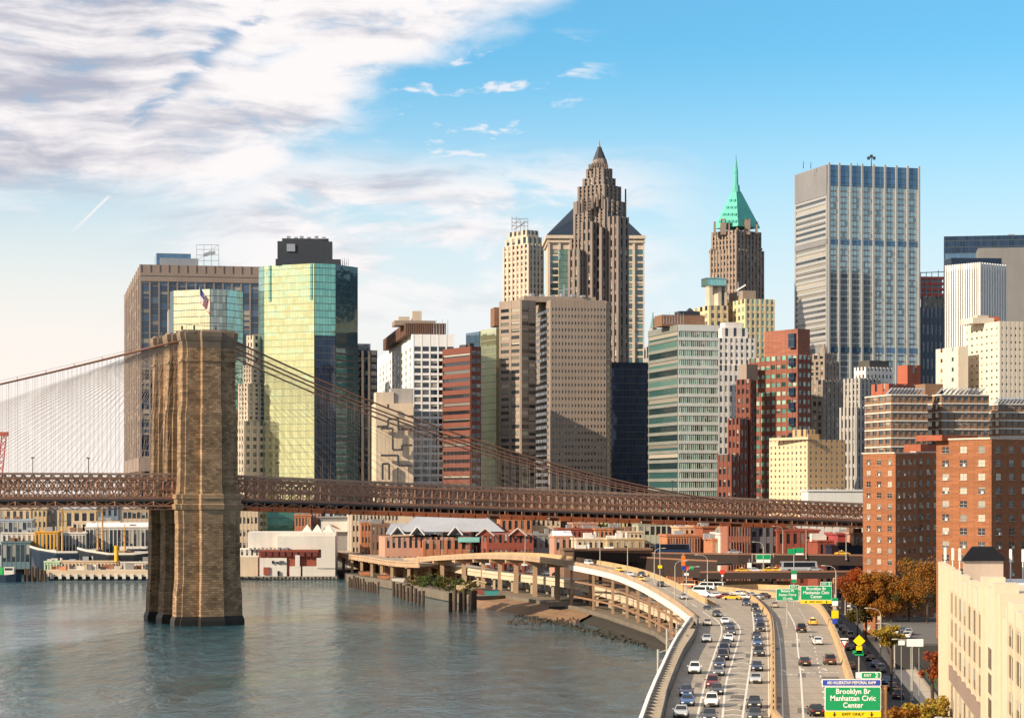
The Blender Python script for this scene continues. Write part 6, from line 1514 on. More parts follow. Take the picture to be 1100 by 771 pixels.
def arrow(o, c, s, mat, down=True, yo=.03):
    k = -1 if down else 1; P_ = [(-.09, -.5 * k), (.09, -.5 * k), (.09, .02 * k), (.38, -.12 * k), (0, .5 * k), (-.38, -.12 * k), (-.09, .02 * k)]
    m = MB(); m.loft([[c + Vector((x * s, -yo, z * s)) for x, z in P_], [c + Vector((x * s, -yo + .02, z * s)) for x, z in P_]]); return m.build('arrow', mat, o)
def exit_sign(D, pxl, pxr, rt, rb, label, blue):
    """green guide sign between the pixel columns, with its yellow strip"""
    W_ = (pxr - pxl) * D / F; zt, zb = Z(rt, D), Z(rb, D); cx = X((pxl + pxr) / 2, D); hh = zt - zb
    o = thing('guide_sign', label, 'road sign', (cx, D, zb)); yh = hh * .20
    c = Vector((cx, D, zb + yh + (hh - yh) / 2)); plate(o, c, W_, hh - yh, sg, sw_)
    s = hh * .155
    for k, t in enumerate(('Brooklyn Br', 'Manhattan Civic', 'Center')): text(o, c + Vector((0, 0, (hh - yh) * (.30 - .28 * k))), t, s * 1.55, sw_, .95)
    c2 = Vector((cx, D, zb + yh / 2)); plate(o, c2, W_, yh * .98, sy, None, 'yellow_strip', .08, .1, .004); text(o, c2, 'EXIT ONLY', yh * .62, sk_, 1.15, yo=.02)
    for s_ in (-1, 1): arrow(o, c2 + Vector((s_ * W_ * .33, 0, 0)), yh * .85, sk_, True, .03)
    ew, eh = W_ * .36, hh * .23; zb2 = zt
    if blue:
        bh = hh * .23; c3 = Vector((cx - W_ * .025, D, zt + bh / 2 + .03)); plate(o, c3, W_ * 1.05, bh, sb, sw_, 'memorial_panel', .08); text(o, c3, 'ARI HALBERSTAM MEMORIAL RAMP', bh * .60, sw_, .60 * W_ / 6.2 * 1.27); zb2 = zt + bh + .06
    c4 = Vector((cx + W_ / 2 - ew / 2, D, zb2 + eh / 2)); plate(o, c4, ew, eh, sg, sw_, 'exit_tab', .1); text(o, c4 + Vector((-ew * .16, 0, 0)), 'EXIT', eh * .50, sw_, 1.0); text(o, c4 + Vector((ew * .28, 0, 0)), '2', eh * .86, sw_, 1.1)
    return o, cx, W_, zb, zt
o, cx, W_, zb, zt = exit_sign(240, 886, 946.5, 737, 770, 'large green overhead sign with blue memorial strip at the bottom right', True)
rustp = wall('rusty_pole', (.42, .22, .10), rough=.7, var=.4, sc=1.2)
MB().tube([(cx + W_ / 2 + .45, 240.5, 3), (cx + W_ / 2 + .45, 240.5, zt + .1)], .26, 10).build('pole', rustp, o)
m = MB(); m.bar((cx - W_ / 2, 240.5, zb + 1), (cx + W_ / 2 + .45, 240.5, zb + 1), .2); m.bar((cx - W_ / 2, 240.5, zt - .6), (cx + W_ / 2 + .45, 240.5, zt - .6), .2); m.build('support_beam', galv, o)
o, cx, W_, zb, zt = exit_sign(470, 860, 893.5, 629, 648, 'second green overhead sign, farther up the road beside the ferry sign', False)
MB().tube([(cx + W_ / 2 + .5, 470.5, 9), (cx + W_ / 2 + .5, 470.5, zt + 1.5)], .22, 8).build('pole', rustp, o); MB().bar((X(834, 470), 470.5, zb + 2.6), (cx + W_ / 2 + .5, 470.5, zb + 2.6), .25).build('support_beam', galv, o)
D = 470; W2 = 24.5 * D / F; cx = X(846, D); o = thing('guide_sign', 'green overhead sign to the ferry left of the yellow striped exit sign', 'road sign', (cx, D, Z(645, D))); c = Vector((cx, D, Z(638.5, D)))
plate(o, c, W2, 13 * D / F, sg, sw_)
for k, t in enumerate(('Battery Pk', 'Staten I Ferry', '1/2 mile')): text(o, c + Vector((0, 0, .78 - .78 * k)), t, .72, sw_, .9)
c = Vector((X(853, D), D, Z(630, D))); plate(o, c, 10 * D / F, 4.2 * D / F, sg, sw_, 'exit_tab', .08); text(o, c, 'EXIT 1', .45, sw_)
m = MB(); m.tube([(cx, 470.4, 9), (cx, 470.4, Z(645, D) + .2)], .15, 6); m.build('pole', galv, o)
def pole_sign(name, label, px, D, zbase, ztop, panels, cat='road sign', r=.11, pm=None):
    o = thing(name, label, cat, (X(px, D), D, zbase)); MB().tube([(X(px, D), D + .25, zbase), (X(px, D), D + .25, ztop)], r, 6).build('pole', pm or galv, o)
    for p in panels:
        shape, dxm, row, w_, h, mat = p[:6]; c = Vector((X(px, D) + dxm, D, Z(row, D)))
        if shape == 'diamond':
            s = w_ / 2; m = MB(); m.loft([[c + Vector((x * s, y, z * s)) for x, z in ((0, -1), (1, 0), (0, 1), (-1, 0))] for y in (0, .08)]); m.build('diamond_panel', mat, o)
        elif shape == 'tri':
            m = MB(); m.loft([[c + Vector((x, y, z)) for x, z in ((-w_ / 2, h / 2), (0, -h / 2), (w_ / 2, h / 2))] for y in (0, .08)]); m.build('triangle_panel', srd, o)
            m = MB(); m.loft([[c + Vector((x * .62, y, z * .62 + .06)) for x, z in ((-w_ / 2, h / 2), (0, -h / 2), (w_ / 2, h / 2))] for y in (-.02, -.003)]); m.build('triangle_face', sw_, o)
        else: plate(o, c, w_, h, mat, p[7] if len(p) > 7 else None, 'panel', .08)
        if len(p) > 6 and p[6]: text(o, c, p[6], h * .5, sk_ if mat in (sy, sw_) else sw_, .9)
    return o
d_ = 300
pole_sign('warning_sign', 'yellow diamond warning sign on a pole above the big green sign', 923, 330, 2.6, Z(684, 330), [('diamond', 0, 688, 1.75, 0, sy), ('rect', 0, 697, .85, .95, sy, ''), ('rect', -.2, 700, 1.5, .5, sg), ('rect', 0, 702.2, 1.3, .42, sg), ('rect', 0, 725, 1.0, .9, sw_)])
pole_sign('yield_sign', 'red and white triangle sign beside the tan side barrier', 907, 380, 2.6, Z(686, 380), [('rect', 0, 687.4, 1.3, .75, sw_), ('tri', 0, 691, 1.5, 1.3, srd)])
pole_sign('route_sign', 'pole with green white yellow and blue route panels right of the second exit sign', 897, 460, 6, Z(638, 460), [('rect', 0, 643.5, 1.2, .65, sg), ('rect', 0, 647.5, 1.2, 1.0, sw_, ''), ('rect', 0, 659.5, 1.4, 1.55, sy), ('rect', 0, 667, 1.1, .95, sb), ('rect', .1, 676, 1.2, .5, sw_)])
pole_sign('route_sign', 'tall thin pole with green and white panels above the ferry sign', 853, 560, 10.4, Z(588, 560), [('rect', 0, 614.5, 1.3, .9, sg), ('rect', 0, 619, 1.3, 1.3, sw_), ('rect', 0, 624, 1.1, .8, sg), ('rect', -.6, 592, 2.0, 1.3, sg), ('rect', 1.3, 591, 2.0, 1.3, sg), ('rect', 1.3, 594.4, 2.0, .55, sw_)])
pole_sign('street_sign', 'orange work panel over blue and green shields left of the white vans', 734, 560, 10.5, Z(594, 560), [('rect', 0, 602, .95, 2.6, sor), ('rect', 0, 609.5, .95, .95, sb), ('rect', 1.1, 610, .8, .8, srd), ('rect', 2.0, 609.5, 1.1, .85, sg), ('rect', 0.8, 616.5, 1.1, .6, sw_)])
pole_sign('street_sign', 'pole with small white panel left of the hanging green sign', 805, 690, 9, Z(600, 690), [('rect', 0, 607, 1.3, 1.6, sw_)])
pole_sign('street_sign', 'small yellow round panel on twin poles behind the ramp', 709, 600, 10.5, Z(582, 600), [('rect', 0, 608.5, 1.1, .8, sy)])
pole_sign('street_sign', 'small red round panel on a pole under the brown elevated road', 776, 640, 10.5, Z(612, 640), [('rect', 0, 614, 1.3, 1.2, srd), ('rect', 0, 618, .6, .5, sw_)])
pole_sign('street_sign', 'red disc panel above the ramp cars', 662, 735, 17, Z(597, 735), [('rect', 0, 600, 1.9, 1.9, srd)])
for px, lab in ((986, 'white square lantern panel on the lot fence, right one of the pair'), (977, 'white square lantern panel on the lot fence, left one of the pair'), (967, 'small white panel on the lot fence left of the square pair')):
    pole_sign('fence_sign', lab, px + 1.5, 390, 2.6, Z(686, 390), [('rect', 0, 690, 1.4 if px > 970 else 1.1, 1.3 if px > 970 else .8, sw_)], 'sign', .06)
D = 690; o = thing('guide_sign', 'green and white sign in a frame over the upper brown elevated road', 'road sign', (X(820, D), D, Z(604, D))); c = Vector((X(820, D), D, Z(598, D))); plate(o, c, 16 * D / F, 1.6, sg, sw_); plate(o, c + Vector((0, 0, -1.25)), 15 * D / F, .9, sw_, None, 'white_panel'); text(o, c, '1', 1.2, sw_)
m = MB()
for a in (808, 831): m.tube([PT(a, 604, D + 1), PT(a, 594, D + 1)], .12, 5)
for rw in (595, 604): m.bar(PT(808, rw, D + 1), PT(831, rw, D + 1), .2)
m.build('frame', galv, o)
# steel poles on the river side of the walkway
for k, (px, D, rt, rb, lab) in enumerate(((713, 400, 697, 771, 'nearest steel pole with cross arm outside the walkway'), (722, 440, 675, 735, 'middle steel pole with cross arm outside the walkway'), (732, 480, 668, 710, 'farthest steel pole with cross arm outside the walkway'))):
    o = thing('steel_pole', lab, 'pole', (X(px, D) - 1, D, 0), 'steel poles along the walkway'); MB().tube([(X(px, D) - 1, D, -2), (X(px, D) - 1, D, Z(rt, D))], .2, 8).build('pole', galv, o); m = MB(); m.bar((X(px, D) - 1, D, Z(rt, D) - .6), (X(px, D) + 2.6, D + 8, Z(rt, D) - .2), .16); m.bar((X(px, D) - 1, D, Z(rt, D) - 2.2), (X(px, D) + 2.6, D + 8, Z(rt, D) - 1.8), .16); m.build('cross_arm', galv, o)

# ---------------------------------------------------------------- trees and shrubs
def leafmat(name, cols):
    m, t, b = mat_base(name); g = t.new('ShaderNodeNewGeometry'); cr = t.new('ShaderNodeValToRGB'); el = cr.color_ramp.elements
    for i, (p, c) in enumerate(cols):
        e = el[i] if i < 2 else el.new(p); e.position = p; e.color = (*c, 1)
    k = t.math('ADD', t.math('MULTIPLY', g.outputs['Random Per Island'], .6), t.math('MULTIPLY', t.noise(g.outputs['Position'], .35, 2), .5), clamp=True)
    t.link(k, cr.inputs[0]); t.link(cr.outputs[0], b.inputs['Base Color']); b.inputs['Roughness'].default_value = .7; b.inputs['Specular IOR Level'].default_value = .2
    tr = t.new('ShaderNodeBsdfTranslucent'); t.link(cr.outputs[0], tr.inputs[0]); mx = t.new('ShaderNodeMixShader'); mx.inputs[0].default_value = .3
    out = m.node_tree.nodes['Material Output']; t.link(b.outputs[0], mx.inputs[1]); t.link(tr.outputs[0], mx.inputs[2]); t.link(mx.outputs[0], out.inputs[0]); return m
l_or = leafmat('autumn_orange_leaves', [(0, (.05, .04, .013)), (.35, (.20, .08, .015)), (.65, (.42, .165, .022)), (1, (.14, .11, .028))])
l_rd = leafmat('autumn_red_leaves', [(0, (.16, .02, .01)), (.5, (.34, .06, .015)), (1, (.30, .12, .02))]); l_ol = leafmat('olive_leaves', [(0, (.03, .035, .012)), (.5, (.09, .085, .022)), (1, (.20, .12, .03))])
l_ye = leafmat('yellow_leaves', [(0, (.14, .12, .02)), (.5, (.36, .27, .04)), (1, (.46, .22, .03))]); l_gn = leafmat('green_leaves', [(0, (.03, .05, .015)), (.5, (.07, .10, .025)), (1, (.14, .15, .05))])
bark = wall('bark', (.07, .05, .035))
def crown(c, rx, rz, n_, s, rng):
    m = MB(); cl = [(Vector((rng.gauss(0, .48) * rx, rng.gauss(0, .48) * rx, rng.uniform(-.75, .85) * rz)), rng.uniform(.22, .46)) for _ in range(21)]
    for _ in range(n_):
        k, r = rng.choice(cl); d = Vector((rng.gauss(0, 1), rng.gauss(0, 1), rng.gauss(0, 1))).normalized() * (rng.random() ** .45) * r
        p = c + k + Vector((d.x * rx, d.y * rx, d.z * rz)); a = Vector((rng.gauss(0, 1), rng.gauss(0, 1), rng.gauss(0, 1))).normalized(); b_ = a.orthogonal().normalized()
        b_ = Matrix.Rotation(rng.uniform(0, 6.28), 3, a) @ b_; c2 = a.cross(b_); q = s * rng.uniform(.6, 1.2)
        m.add([p - b_ * q, p - c2 * q * .6, p + b_ * q, p + c2 * q * .6], [(0, 1, 2, 3)])
    return m
def tree(label, px, row, D, rx, rz, mat, zb=2.6, n_=5200, s=.33, name='autumn_tree', group='autumn trees beside the street', seed=1):
    rng = random.Random(seed); row += 7 if D > 400 else 0; rz *= .88 if D > 400 else 1; x = X(px, D); zc = Z(row, D)
    o = thing(name, label, 'tree', (x, D, zb), group); tr = MB(); top = Vector((x, D, zc + rz * .3)); tr.tube([(x, D, zb - .2), (x + .1, D, (zb + zc - rz) / 2 + .5), (x, D, zc - rz * .4), top], [.38, .3, .24, .06], 7)
    for _ in range(9):
        a = Vector((x, D, zc - rz * rng.uniform(.1, .9))); d = Vector((rng.gauss(0, 1), rng.gauss(0, 1), 0)).normalized() * rx * rng.uniform(.5, .9); tr.tube([a, a + d * .5 + Vector((0, 0, rz * .3)), a + d + Vector((0, 0, rz * .75))], [.14, .09, .03], 5)
    tr.build('trunk', bark, o); crown(Vector((x, D, zc)), rx, rz, int(n_ * 1.3), s * .86, rng).build('crown', mat, o); return o
tree('red leaved tree at the left end of the row below the orange housing tower', 921, 625, 552, 4.9, 5.2, l_rd, seed=3); tree('orange brown tree with rounded crown right of the red leaved tree', 941, 632, 545, 6.0, 5.6, l_or, seed=4)
tree('tall olive brown tree between the orange brick housing towers', 976, 618, 548, 7.2, 7.0, l_ol, zb=7.4, n_=4200, seed=5); tree('large orange tree against the cream building, tallest of the row', 996, 620, 536, 6.2, 6.6, l_or, zb=7.4, n_=3800, seed=6); tree('dark olive tree behind the sidewalk lamps', 930, 644, 556, 4.4, 4.4, l_ol, seed=7); tree('brown orange tree standing at the lot edge under the housing tower', 957, 636, 540, 4.2, 4.4, l_or, seed=8)
tree('small yellow green tree beside the sidewalk', 957, 676, 405, 3.0, 1.9, l_ye, n_=1800, seed=10); tree('small red bush against the cream building foot', 1001, 716, 350, 2.0, 2.2, l_rd, n_=900, s=.3, seed=11)
tree('bright orange yellow tree at the bottom edge left of the cream building', 986, 770, 300, 2.8, 2.0, l_ye, n_=2400, s=.32, seed=12); tree('orange tree at the bottom edge touching the cream building', 1004, 768, 296, 2.2, 2.4, l_ye, n_=1800, s=.32, seed=13); tree('low orange tree at the bottom edge beside the street', 969, 776, 292, 2.2, 1.8, l_or, n_=1400, s=.3, seed=14)
tree('lone dark green tree in the old terraces under the bridge', 648, 562, 975, 4.2, 3.4, l_gn, n_=700, s=.8, seed=16, name='leafy_tree', group='green trees')
lawn = MB().prism([gp(950, 690), gp(1006, 690), gp(1030, 745), gp(990, 745), gp(966, 712)], 2.4, 2.61); struct('lawn', lawn, ground('lawn_grass', (.05, .075, .02), var=.4))
def bush(label, px, row, D, rx, rz, mat, seed): 
    rng = random.Random(seed); c = Vector((X(px, D), D, Z(row, D))); o = thing('shrub', label, 'shrub', (c.x, c.y, 2.5), 'shrubs along the shore'); crown(c, rx, rz, 700, .4, rng).build('foliage', mat, o); m = MB()
    for k in range(5): m.tube([(c.x + rng.uniform(-.5, .5), c.y, 2.3), c + Vector((rng.uniform(-1, 1) * rx * .6, rng.uniform(-1, 1), rz * .3))], [.1, .04], 5)
    m.build('stem', bark, o)
for i, (px, row, D, rx, rz, mat, lab) in enumerate(((448, 624, 850, 3.6, 2.2, l_ol, 'leftmost brownish shrub on the bank below the viaduct'), (459, 622, 838, 4.2, 3.0, l_gn, 'tallest green shrub on the bank below the viaduct'), (472, 625, 826, 3.8, 2.5, l_gn, 'green shrub right of the tallest one on the bank'), (482, 627, 818, 3.4, 2.2, l_ol, 'olive shrub in the middle of the bank'), (492, 629, 806, 3.8, 2.4, l_gn, 'green shrub near the clustered mooring piles'), (502, 631, 796, 3.4, 2.2, l_ol, 'rightmost olive shrub on the bank by the pier column'))): bush(lab, px, row, D, rx, rz, mat, 40 + i)
m = MB(); rng = random.Random(77)
for _ in range(620):
    px, rw = rng.uniform(560, 706), 0; t = (px - 560) / 146; D = 700 - t * 140; x = X(px, D) + rng.uniform(-3, 2); r = rng.uniform(.15, .65)
    k0 = len(m.v); m.box((x, D + rng.uniform(-6, 4), rng.uniform(-.2, .5)), (r, r * 1.2, r * .8), rng.uniform(0, 3)); m.v[k0:] = [v_ + Vector((rng.uniform(-.3, .3), rng.uniform(-.3, .3), rng.uniform(-.3, .2))) * r for v_ in m.v[k0:]]
o = m.build('shore_rocks', wall('wet_rock', (.05, .045, .035), var=.4)); tag(o, 'dark wet rocks scattered along the waterline below the ramp', 'rocks', kind='stuff')
# ---------------------------------------------------------------- mooring piles
pilem = wall('pile_timber', (.075, .05, .035), var=.4, sc=.8)
def piles(label, pts, r, h):
    o = thing('mooring_pile', label, 'mooring piles', pts[0]); 
    for p in pts:
        m = MB(); lx, ly = random.uniform(-.25, .25), random.uniform(-.25, .25); m.tube([(p[0], p[1], -2), (p[0] + lx, p[1] + ly, h + random.uniform(-1.0, .5))], [r * random.uniform(.9, 1.1), r * .85], 8); m.build('pile', pilem, o)
        
def line(a, b_, n_): return [tuple(Vector((*on(*a, 0), 0)).lerp(Vector((*on(*b_, 0), 0)), i / (n_ - 1))) for i in range(n_)]
piles('row of dark timber piles along the quay left of the shrubs', line((375, 630), (406, 637), 13), .5, 4.4); piles('second row of dark timber piles in front of the green shrubs', line((423, 640), (454, 650), 9), .65, 5.2); piles('cluster of thick dark timber piles standing in the water by the beach', [(*on(484 + k * 4.4 + (k // 2) * 2.0, 656 - (k % 2) * 1.5, 0), 0) for k in range(6)], .72, 6.4)
m = MB(); rng = random.Random(5)
for k in range(46):
    px = 546 + k * 1.7; x, y = on(px, 668 + rng.uniform(-1.5, 3.5), 0); m.cyl((x, y, -1), .25, 1.2 + rng.uniform(.2, 1.0), 6)
o = m.build('rotten_stumps', pilem); tag(o, 'field of rotten pile stumps poking from the water off the beach', 'pile stumps', kind='stuff')
q = Vector((*on(600, 654, 1.5), 1.5)); o = thing('rowing_boat', 'dark rowing boat pulled up on the sand', 'boat', q); bm_ = MB(); bm_.loft([[q + Vector((t, w_ * a, .35 + c)) for a, c in ((-1, .5), (-.6, -.35), (.6, -.35), (1, .5), (.8, .45), (.5, -.1), (-.5, -.1), (-.8, .45))] for t, w_ in ((-3, .2), (-2, .8), (0, 1.0), (2, .8), (3, .2))]); bm_.build('hull', c_dk, o); MB().box(q + Vector((0, 0, .6)), (.3, 1.5, .08)).build('bench', c_br, o)
# construction clutter under the viaduct
o = thing('excavator', 'orange digger with raised arm under the viaduct beside the shrubs', 'excavator', (X(505, 790), 800, 2.5)); c = Vector((X(495, 800), 800, 2.5)); MB().box(c + Vector((0, 0, .5)), (4, 2.6, 1)).build('track', c_dk, o); MB().box(c + Vector((0, 0, 1.9)), (3.2, 2.4, 1.8)).build('cab', c_ye, o); MB().tube([c + Vector((1, 0, 2)), c + Vector((5, 0, 4.4)), c + Vector((9, 0, 3.6))], .35, 6).build('arm', c_ye, o)
for i, (px, D, col, lab) in enumerate(((392, 960, c_or, 'orange skip on the quay right of the white pier shed'), (412, 920, c_or, 'orange skip under the viaduct left of the shrubs'), (428, 890, c_wh, 'white skip under the viaduct beside the shrubs'), (520, 790, c_rd, 'red skip under the lower carriageway'), (528, 780, wall('teal_box', (.05, .25, .25)), 'teal skip under the lower carriageway'))):
    q = Vector((X(px, D), D, 2.5)); o = thing('skip', lab, 'skip', q, 'skips and bins on the quay'); m = MB(); m.loft([[q + Vector((-2, -1, 0.2)), q + Vector((2, -1, .2)), q + Vector((2, 1, .2)), q + Vector((-2, 1, .2))], [q + Vector((-2.8, -1.1, 2)), q + Vector((2.8, -1.1, 2)), q + Vector((2.8, 1.1, 2)), q + Vector((-2.8, 1.1, 2))]]); m.build('bin', col, o); m = MB(); m.bar(q + Vector((-2.9, -1.15, 2)), q + Vector((2.9, -1.15, 2)), .2); m.build('rim', c_dk, o)
q = Vector((*gp(974, 708), 2.6)); o = thing('container', 'dark green storage container with orange lid beside the sidewalk', 'container', q); MB().box(q + Vector((0, 0, 1.3)), (5.2, 2.4, 2.4), .1).build('body', wall('green_box', (.02, .07, .035)), o); MB().box(q + Vector((0, 0, 2.7)), (5.4, 2.8, .3), .1).build('lid', c_or, o)
q = Vector((*gp(968, 697), 2.6)); o = thing('metal_fence', 'dark mesh fence between the small lot and the lawn', 'fence', q); m = MB()
for k in range(22): p = q + Vector((k * .75, 0, 0)); m.bar(p, p + Vector((0, 0, 3.4)), .1)
for h in (.3, 1.8, 3.4): m.bar(q + Vector((0, 0, h)), q + Vector((16, 0, h)), .1)
m.build('bars', dark_metal, o); MB().box(q + Vector((8, .4, 1.6)), (16, .1, 3.2)).build('screen', c_dk, o)
# railing beside the sidewalk
o = thing('metal_fence', 'long low dark fence along the right side of the sidewalk', 'fence', (*gp(938, 672), 2.6)); m = MB(); fp_ = [Vector((*gp(*k_), 2.7)) for k_ in pv_r]
for a, b_ in zip(fp_, fp_[1:]):
    for h in (.6, 1.3): m.bar(a + Vector((0, 0, h)), b_ + Vector((0, 0, h)), .08)
    k = int((b_ - a).length / 2)
    for i in range(k): p = a.lerp(b_, i / k); m.bar(p, p + Vector((0, 0, 1.35)), .09)
m.build('rail', dark_metal, o); m = MB()
for a, b_ in zip(fp_, fp_[1:]): m.bar(a + Vector((0, 0, .25)), b_ + Vector((0, 0, .25)), .3, .6)
m.build('kerb', dkconc, o)
# ---------------------------------------------------------------- left docks: barge pier, ships, tug, crane
hullk = wall('black_hull', (.018, .022, .03), rough=.5); hullb = wall('blue_hull', (.02, .035, .06), rough=.5); mastm = wall('mast_timber', (.55, .31, .12)); deckm = wall('deck_wood', (.34, .22, .13))
pier = Bld('pier', 'long low cream pier deck with fenders at the left water edge', 'pier', 50, 978, 0, .8)
pier.pbox('deck', c_be, 46, 175, 612.5, 619, 0, 30); pier.pbox('fender_wall', hullk, 52, 175, 619, 624, .4, 28)
for k in range(14): pier.pbox('bollard', c_wh, 54 + k * 8.6, 57.5 + k * 8.6, 616.5, 621.5, -.8, 1)
for k in range(30): pier.pbox('pile', hullk, 52 + k * 4, 53 + k * 4, 619, 627, .1, .5)
pier.finish()
rng = random.Random(21)
cl_cols = [c_or, c_wh, c_rd, c_gr, c_be, c_ye, c_dk, wall('pale_green', (.42, .55, .36)), c_br]
names = ['orange', 'white', 'red', 'grey', 'beige', 'ochre', 'black', 'pale green', 'brown']
for k in range(22):
    ci = rng.randrange(9); px = 58 + k * 4.8; D = 982 + rng.uniform(0, 24); q = Vector((X(px, D), D, Z(612.5, 978) + .02)); w_, h = rng.uniform(1.2, 3.6), rng.uniform(.9, 2.6)
    o = thing('crate', f'{names[ci]} deck crate, {["first", "second", "third", "fourth", "fifth", "sixth", "seventh", "eighth", "ninth", "tenth", "eleventh", "twelfth", "thirteenth", "fourteenth", "fifteenth", "sixteenth", "seventeenth", "eighteenth", "nineteenth", "twentieth", "twenty-first", "twenty-second"][k]} from the left along the pier', 'crate', q, 'cargo along the pier'); MB().box(q + Vector((0, 0, h / 2)), (w_, 1.6, h), rng.uniform(-.3, .3)).build('box', cl_cols[ci], o); MB().box(q + Vector((0, 0, h + .06)), (w_ * 1.05, 1.7, .12), 0).build('lid', cl_cols[(ci + 3) % 9], o)
def ship(label, px0, px1, rowd, rowk, D, hm, masts, up):
    o = thing('sailing_ship', label, 'ship', (X((px0 + px1) / 2, D), D, 0), 'tall ships moored at the left pier'); x0, x1 = X(px0, D), X(px1, D); zt, L = Z(rowd, D), X(px1, D) - X(px0, D); rings = []
    for t in (0, .06, .15, .4, .7, .9, 1): w_ = 5.5 * math.sin(math.pi * min(.97, max(.03, .06 + t * .9))) ** .6; s = 2.2 * (abs(t - .55) / .5) ** 2; xo = x0 + L * t; rings.append([Vector((xo + (4 * (1 - t * 2) if t < .1 else 0), D - w_ * .5, -1)), Vector((xo, D - w_, zt + s - 1)), Vector((xo, D - w_ * .98, zt + s)), Vector((xo, D + w_ * .98, zt + s)), Vector((xo, D + w_, zt + s - 1)), Vector((xo, D + w_ * .5, -1))])
    m = MB(); m.loft(rings); m.build('hull', hm, o); m = MB()
    for a, b_ in zip(rings, rings[1:]): m.bar(a[2] + Vector((0, -.1, .1)), b_[2] + Vector((0, -.1, .1)), .35, .9)
    m.build('rail', c_wh, o)
    for (a, b_, t_) in up: m = MB(); m.obox((X(a, D), D - 2, zt), (X(b_, D) - X(a, D), 0, 0), (0, 4, 0), (0, 0, Z(t_, D) - zt)); m.build('deck_house', c_wh if a % 2 else deckm, o)
    for (mp, mt) in masts:
        x = X(mp, D); zt2 = Z(mt, D); mm = MB(); mm.tube([(x, D, zt), (x, D, (zt + zt2) / 2), (x, D, zt2)], [.5, .42, .2], 8); mo = mm.build('mast', mastm, o); ym = MB()
        for f in (.4, .6, .78): ym.tube([(x - 1.5, D - 4 * (1.2 - f), zt + (zt2 - zt) * f), (x + 1.5, D + 4 * (1.2 - f), zt + (zt2 - zt) * f)], .14, 5)
        ym.build('yard', mastm, mo); rg = MB()
        for sx in (-5, -3, 3, 5): rg.tube([(x + sx, D - 3, zt), (x, D, zt + (zt2 - zt) * .85)], .04, 3)
        rg.build('rigging', dark_metal, mo)
ship('black hulled tall ship with tall timber mast behind the pier', 33, 108, 593, 600, 1020, hullb, [(67, 537), (110, 536)], [(40, 46, 590), (55, 61, 590)]); ship('dark hulled tall ship with twin masts nearer the stone tower', 84, 172, 595, 601, 1005, hullk, [(105, 560), (134, 562)], [(93, 104, 590), (128, 140, 591), (145, 160, 592)])
o = thing('funnel_ship', 'white ferry with red stripe and yellow funnel left of the stone tower', 'ship', (X(140, 1030), 1030, 0)); D = 1030; m = MB(); m.obox((X(120, D), D, 1), (X(172, D) - X(120, D), 0, 0), (0, 7, 0), (0, 0, Z(594, D) - 1)); m.build('hull', c_rd, o); m = MB(); m.obox((X(128, D), D + 1, Z(594, D)), (X(170, D) - X(128, D), 0, 0), (0, 5, 0), (0, 0, 3)); m.build('deck_house', c_wh, o); MB().cyl((X(125, 1000), 1000, Z(603, 1000)), .9, 7, 10).build('funnel', wall('yellow_funnel', (.7, .42, .04)), o); MB().obox((X(136, D), D - .1, Z(594, D) + 1), (12, 0, 0), (0, .3, 0), (0, 0, 1)).build('window', g_dark, o)
D = 960; o = thing('tugboat', 'dark tugboat with green and white wheelhouse at the left edge', 'tugboat', (X(10, D), D, 0)); m = MB(); m.loft([[Vector((X(px, D), D - w_, -1)), Vector((X(px, D), D - w_ - .4, Z(617, D) + up)), Vector((X(px, D), D + w_ + .4, Z(617, D) + up)), Vector((X(px, D), D + w_, -1))] for px, w_, up in ((-14, 2.4, 0), (8, 2.8, 0), (18, 2, .4), (23, .4, 1))]); m.build('hull', hullb, o); m = MB(); m.obox((X(5, D), D - 1.6, Z(617, D)), (4.2, 0, 0), (0, 3, 0), (0, 0, 3.2)); m.build('wheelhouse', c_wh, o); MB().obox((X(6, D), D - 1.7, Z(612, D)), (3.2, 0, 0), (0, .2, 0), (0, 0, .9)).build('window', g_dark, o); MB().obox((X(-6, D), D - 1.5, Z(617, D)), (3.8, 0, 0), (0, 3, 0), (0, 0, 3)).build('cabin', wall('green_cabin', (.04, .38, .10)), o); MB().tube([(X(2, D), D, Z(612, D)), (X(2, D), D, Z(590, D))], .12, 6).build('mast', c_dk, o)
piles('dark timber dolphin of clustered piles between tugboat and pier', [(*on(27 + k * 2.7, 624 - k % 2, 0), 0) for k in range(9)], .6, 5.5)
redc = wall('crane_red', (.42, .05, .04)); D = 900; o = thing('tower_crane', 'red lattice crane boom rising at the far left edge above the bridge', 'crane', (X(-4, D), D, 2)); a, b_ = PT(-5, 560, D), PT(4.5, 466, D); m = MB()
for s in (-.9, .9):
    m.bar(a + Vector((s, 0, 0)), b_ + Vector((s, 0, 0)), .4)
for k in range(14): p, q = a.lerp(b_, k / 14), a.lerp(b_, (k + 1) / 14); m.bar(p + Vector((-.9, 0, 0)), q + Vector((.9, 0, 0)), .28); m.bar(p + Vector((.9, 0, 0)), q + Vector((-.9, 0, 0)), .22)
m.build('boom', redc, o); MB().box(b_, (3.2, 1.4, 1.6)).build('boom_head', redc, o); MB().bar((a.x, a.y, 2), a, 2.0).build('mast', redc, o)
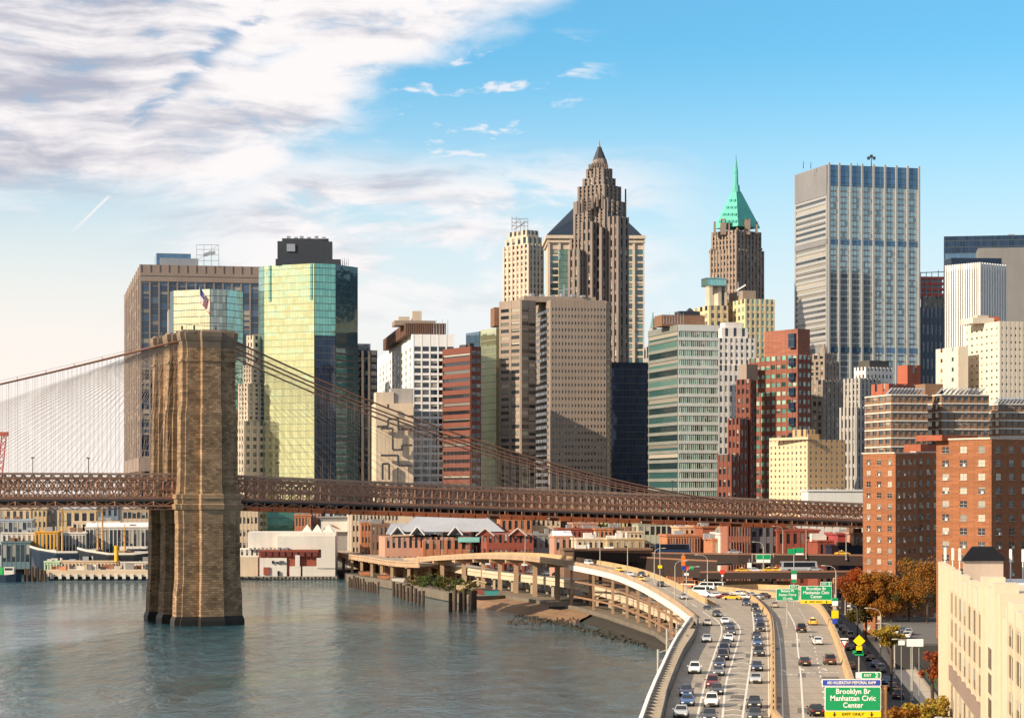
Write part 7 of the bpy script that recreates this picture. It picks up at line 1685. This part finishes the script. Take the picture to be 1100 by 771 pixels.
# ---------------------------------------------------------------- people on the sidewalk
def person(label, loc, top_c, leg_c, face):
    vs = [(0, 0, .95), (0, 0, 1.2), (0, 0, 1.42), (0, 0, 1.54), (0, .02, 1.68), (-.1, .05, .90), (-.12, .14, .50), (-.12, .20, .06), (.1, -.03, .90), (.12, -.06, .50), (.12, -.20, .08), (-.22, 0, 1.40), (-.27, -.08, 1.12), (-.27, .06, .88), (.22, 0, 1.40), (.27, .08, 1.12), (.27, .16, .90), (-.12, .30, .04), (.12, -.10, .04)]
    es = [(0, 1), (1, 2), (2, 3), (3, 4), (0, 5), (5, 6), (6, 7), (0, 8), (8, 9), (9, 10), (2, 11), (11, 12), (12, 13), (2, 14), (14, 15), (15, 16), (7, 17), (10, 18)]
    rad = [.15, .15, .16, .06, .105, .10, .07, .05, .10, .07, .05, .075, .055, .045, .075, .055, .045, .04, .04]
    o = bpy.data.objects.new('person', bpy.data.meshes.new('person')); COL.objects.link(o); o.data.from_pydata(vs, es, [])
    mod = o.modifiers.new('skin', 'SKIN'); sv = o.data.skin_vertices[0].data if o.data.skin_vertices else None
    if sv is None:
        bm = bmesh.new(); bm.from_mesh(o.data); bm.verts.layers.skin.verify(); bm.to_mesh(o.data); bm.free(); sv = o.data.skin_vertices[0].data
    for i, r in enumerate(rad): sv[i].radius = (r, r)
    sv[0].use_root = True; sd = o.modifiers.new('smooth', 'SUBSURF'); sd.levels = 1; sd.render_levels = 1
    m, t, b = mat_base('clothes_' + label[:12].replace(' ', '_')); g = t.new('ShaderNodeTexCoord'); z = t.new('ShaderNodeSeparateXYZ'); t.link(g.outputs['Object'], z.inputs[0])
    c1 = t.mix(t.math('GREATER_THAN', z.outputs[2], .93), leg_c, top_c); c2 = t.mix(t.math('GREATER_THAN', z.outputs[2], 1.52), c1, (.45, .28, .20)); t.link(t.mix(t.math('GREATER_THAN', z.outputs[2], 1.72), c2, (.03, .02, .015)), b.inputs['Base Color']); b.inputs['Roughness'].default_value = .8
    o.data.materials.append(m); o.location = loc; o.rotation_euler = (0, 0, face); tag(o, label, 'person')
person('person in dark clothes walking on the sidewalk beside the fence', (*gp(947.5, 697), 2.71), (.03, .03, .035), (.02, .02, .03), .3); person('person in a white top walking lower down the sidewalk', (*gp(962, 719), 2.71), (.6, .6, .58), (.04, .04, .06), .3)
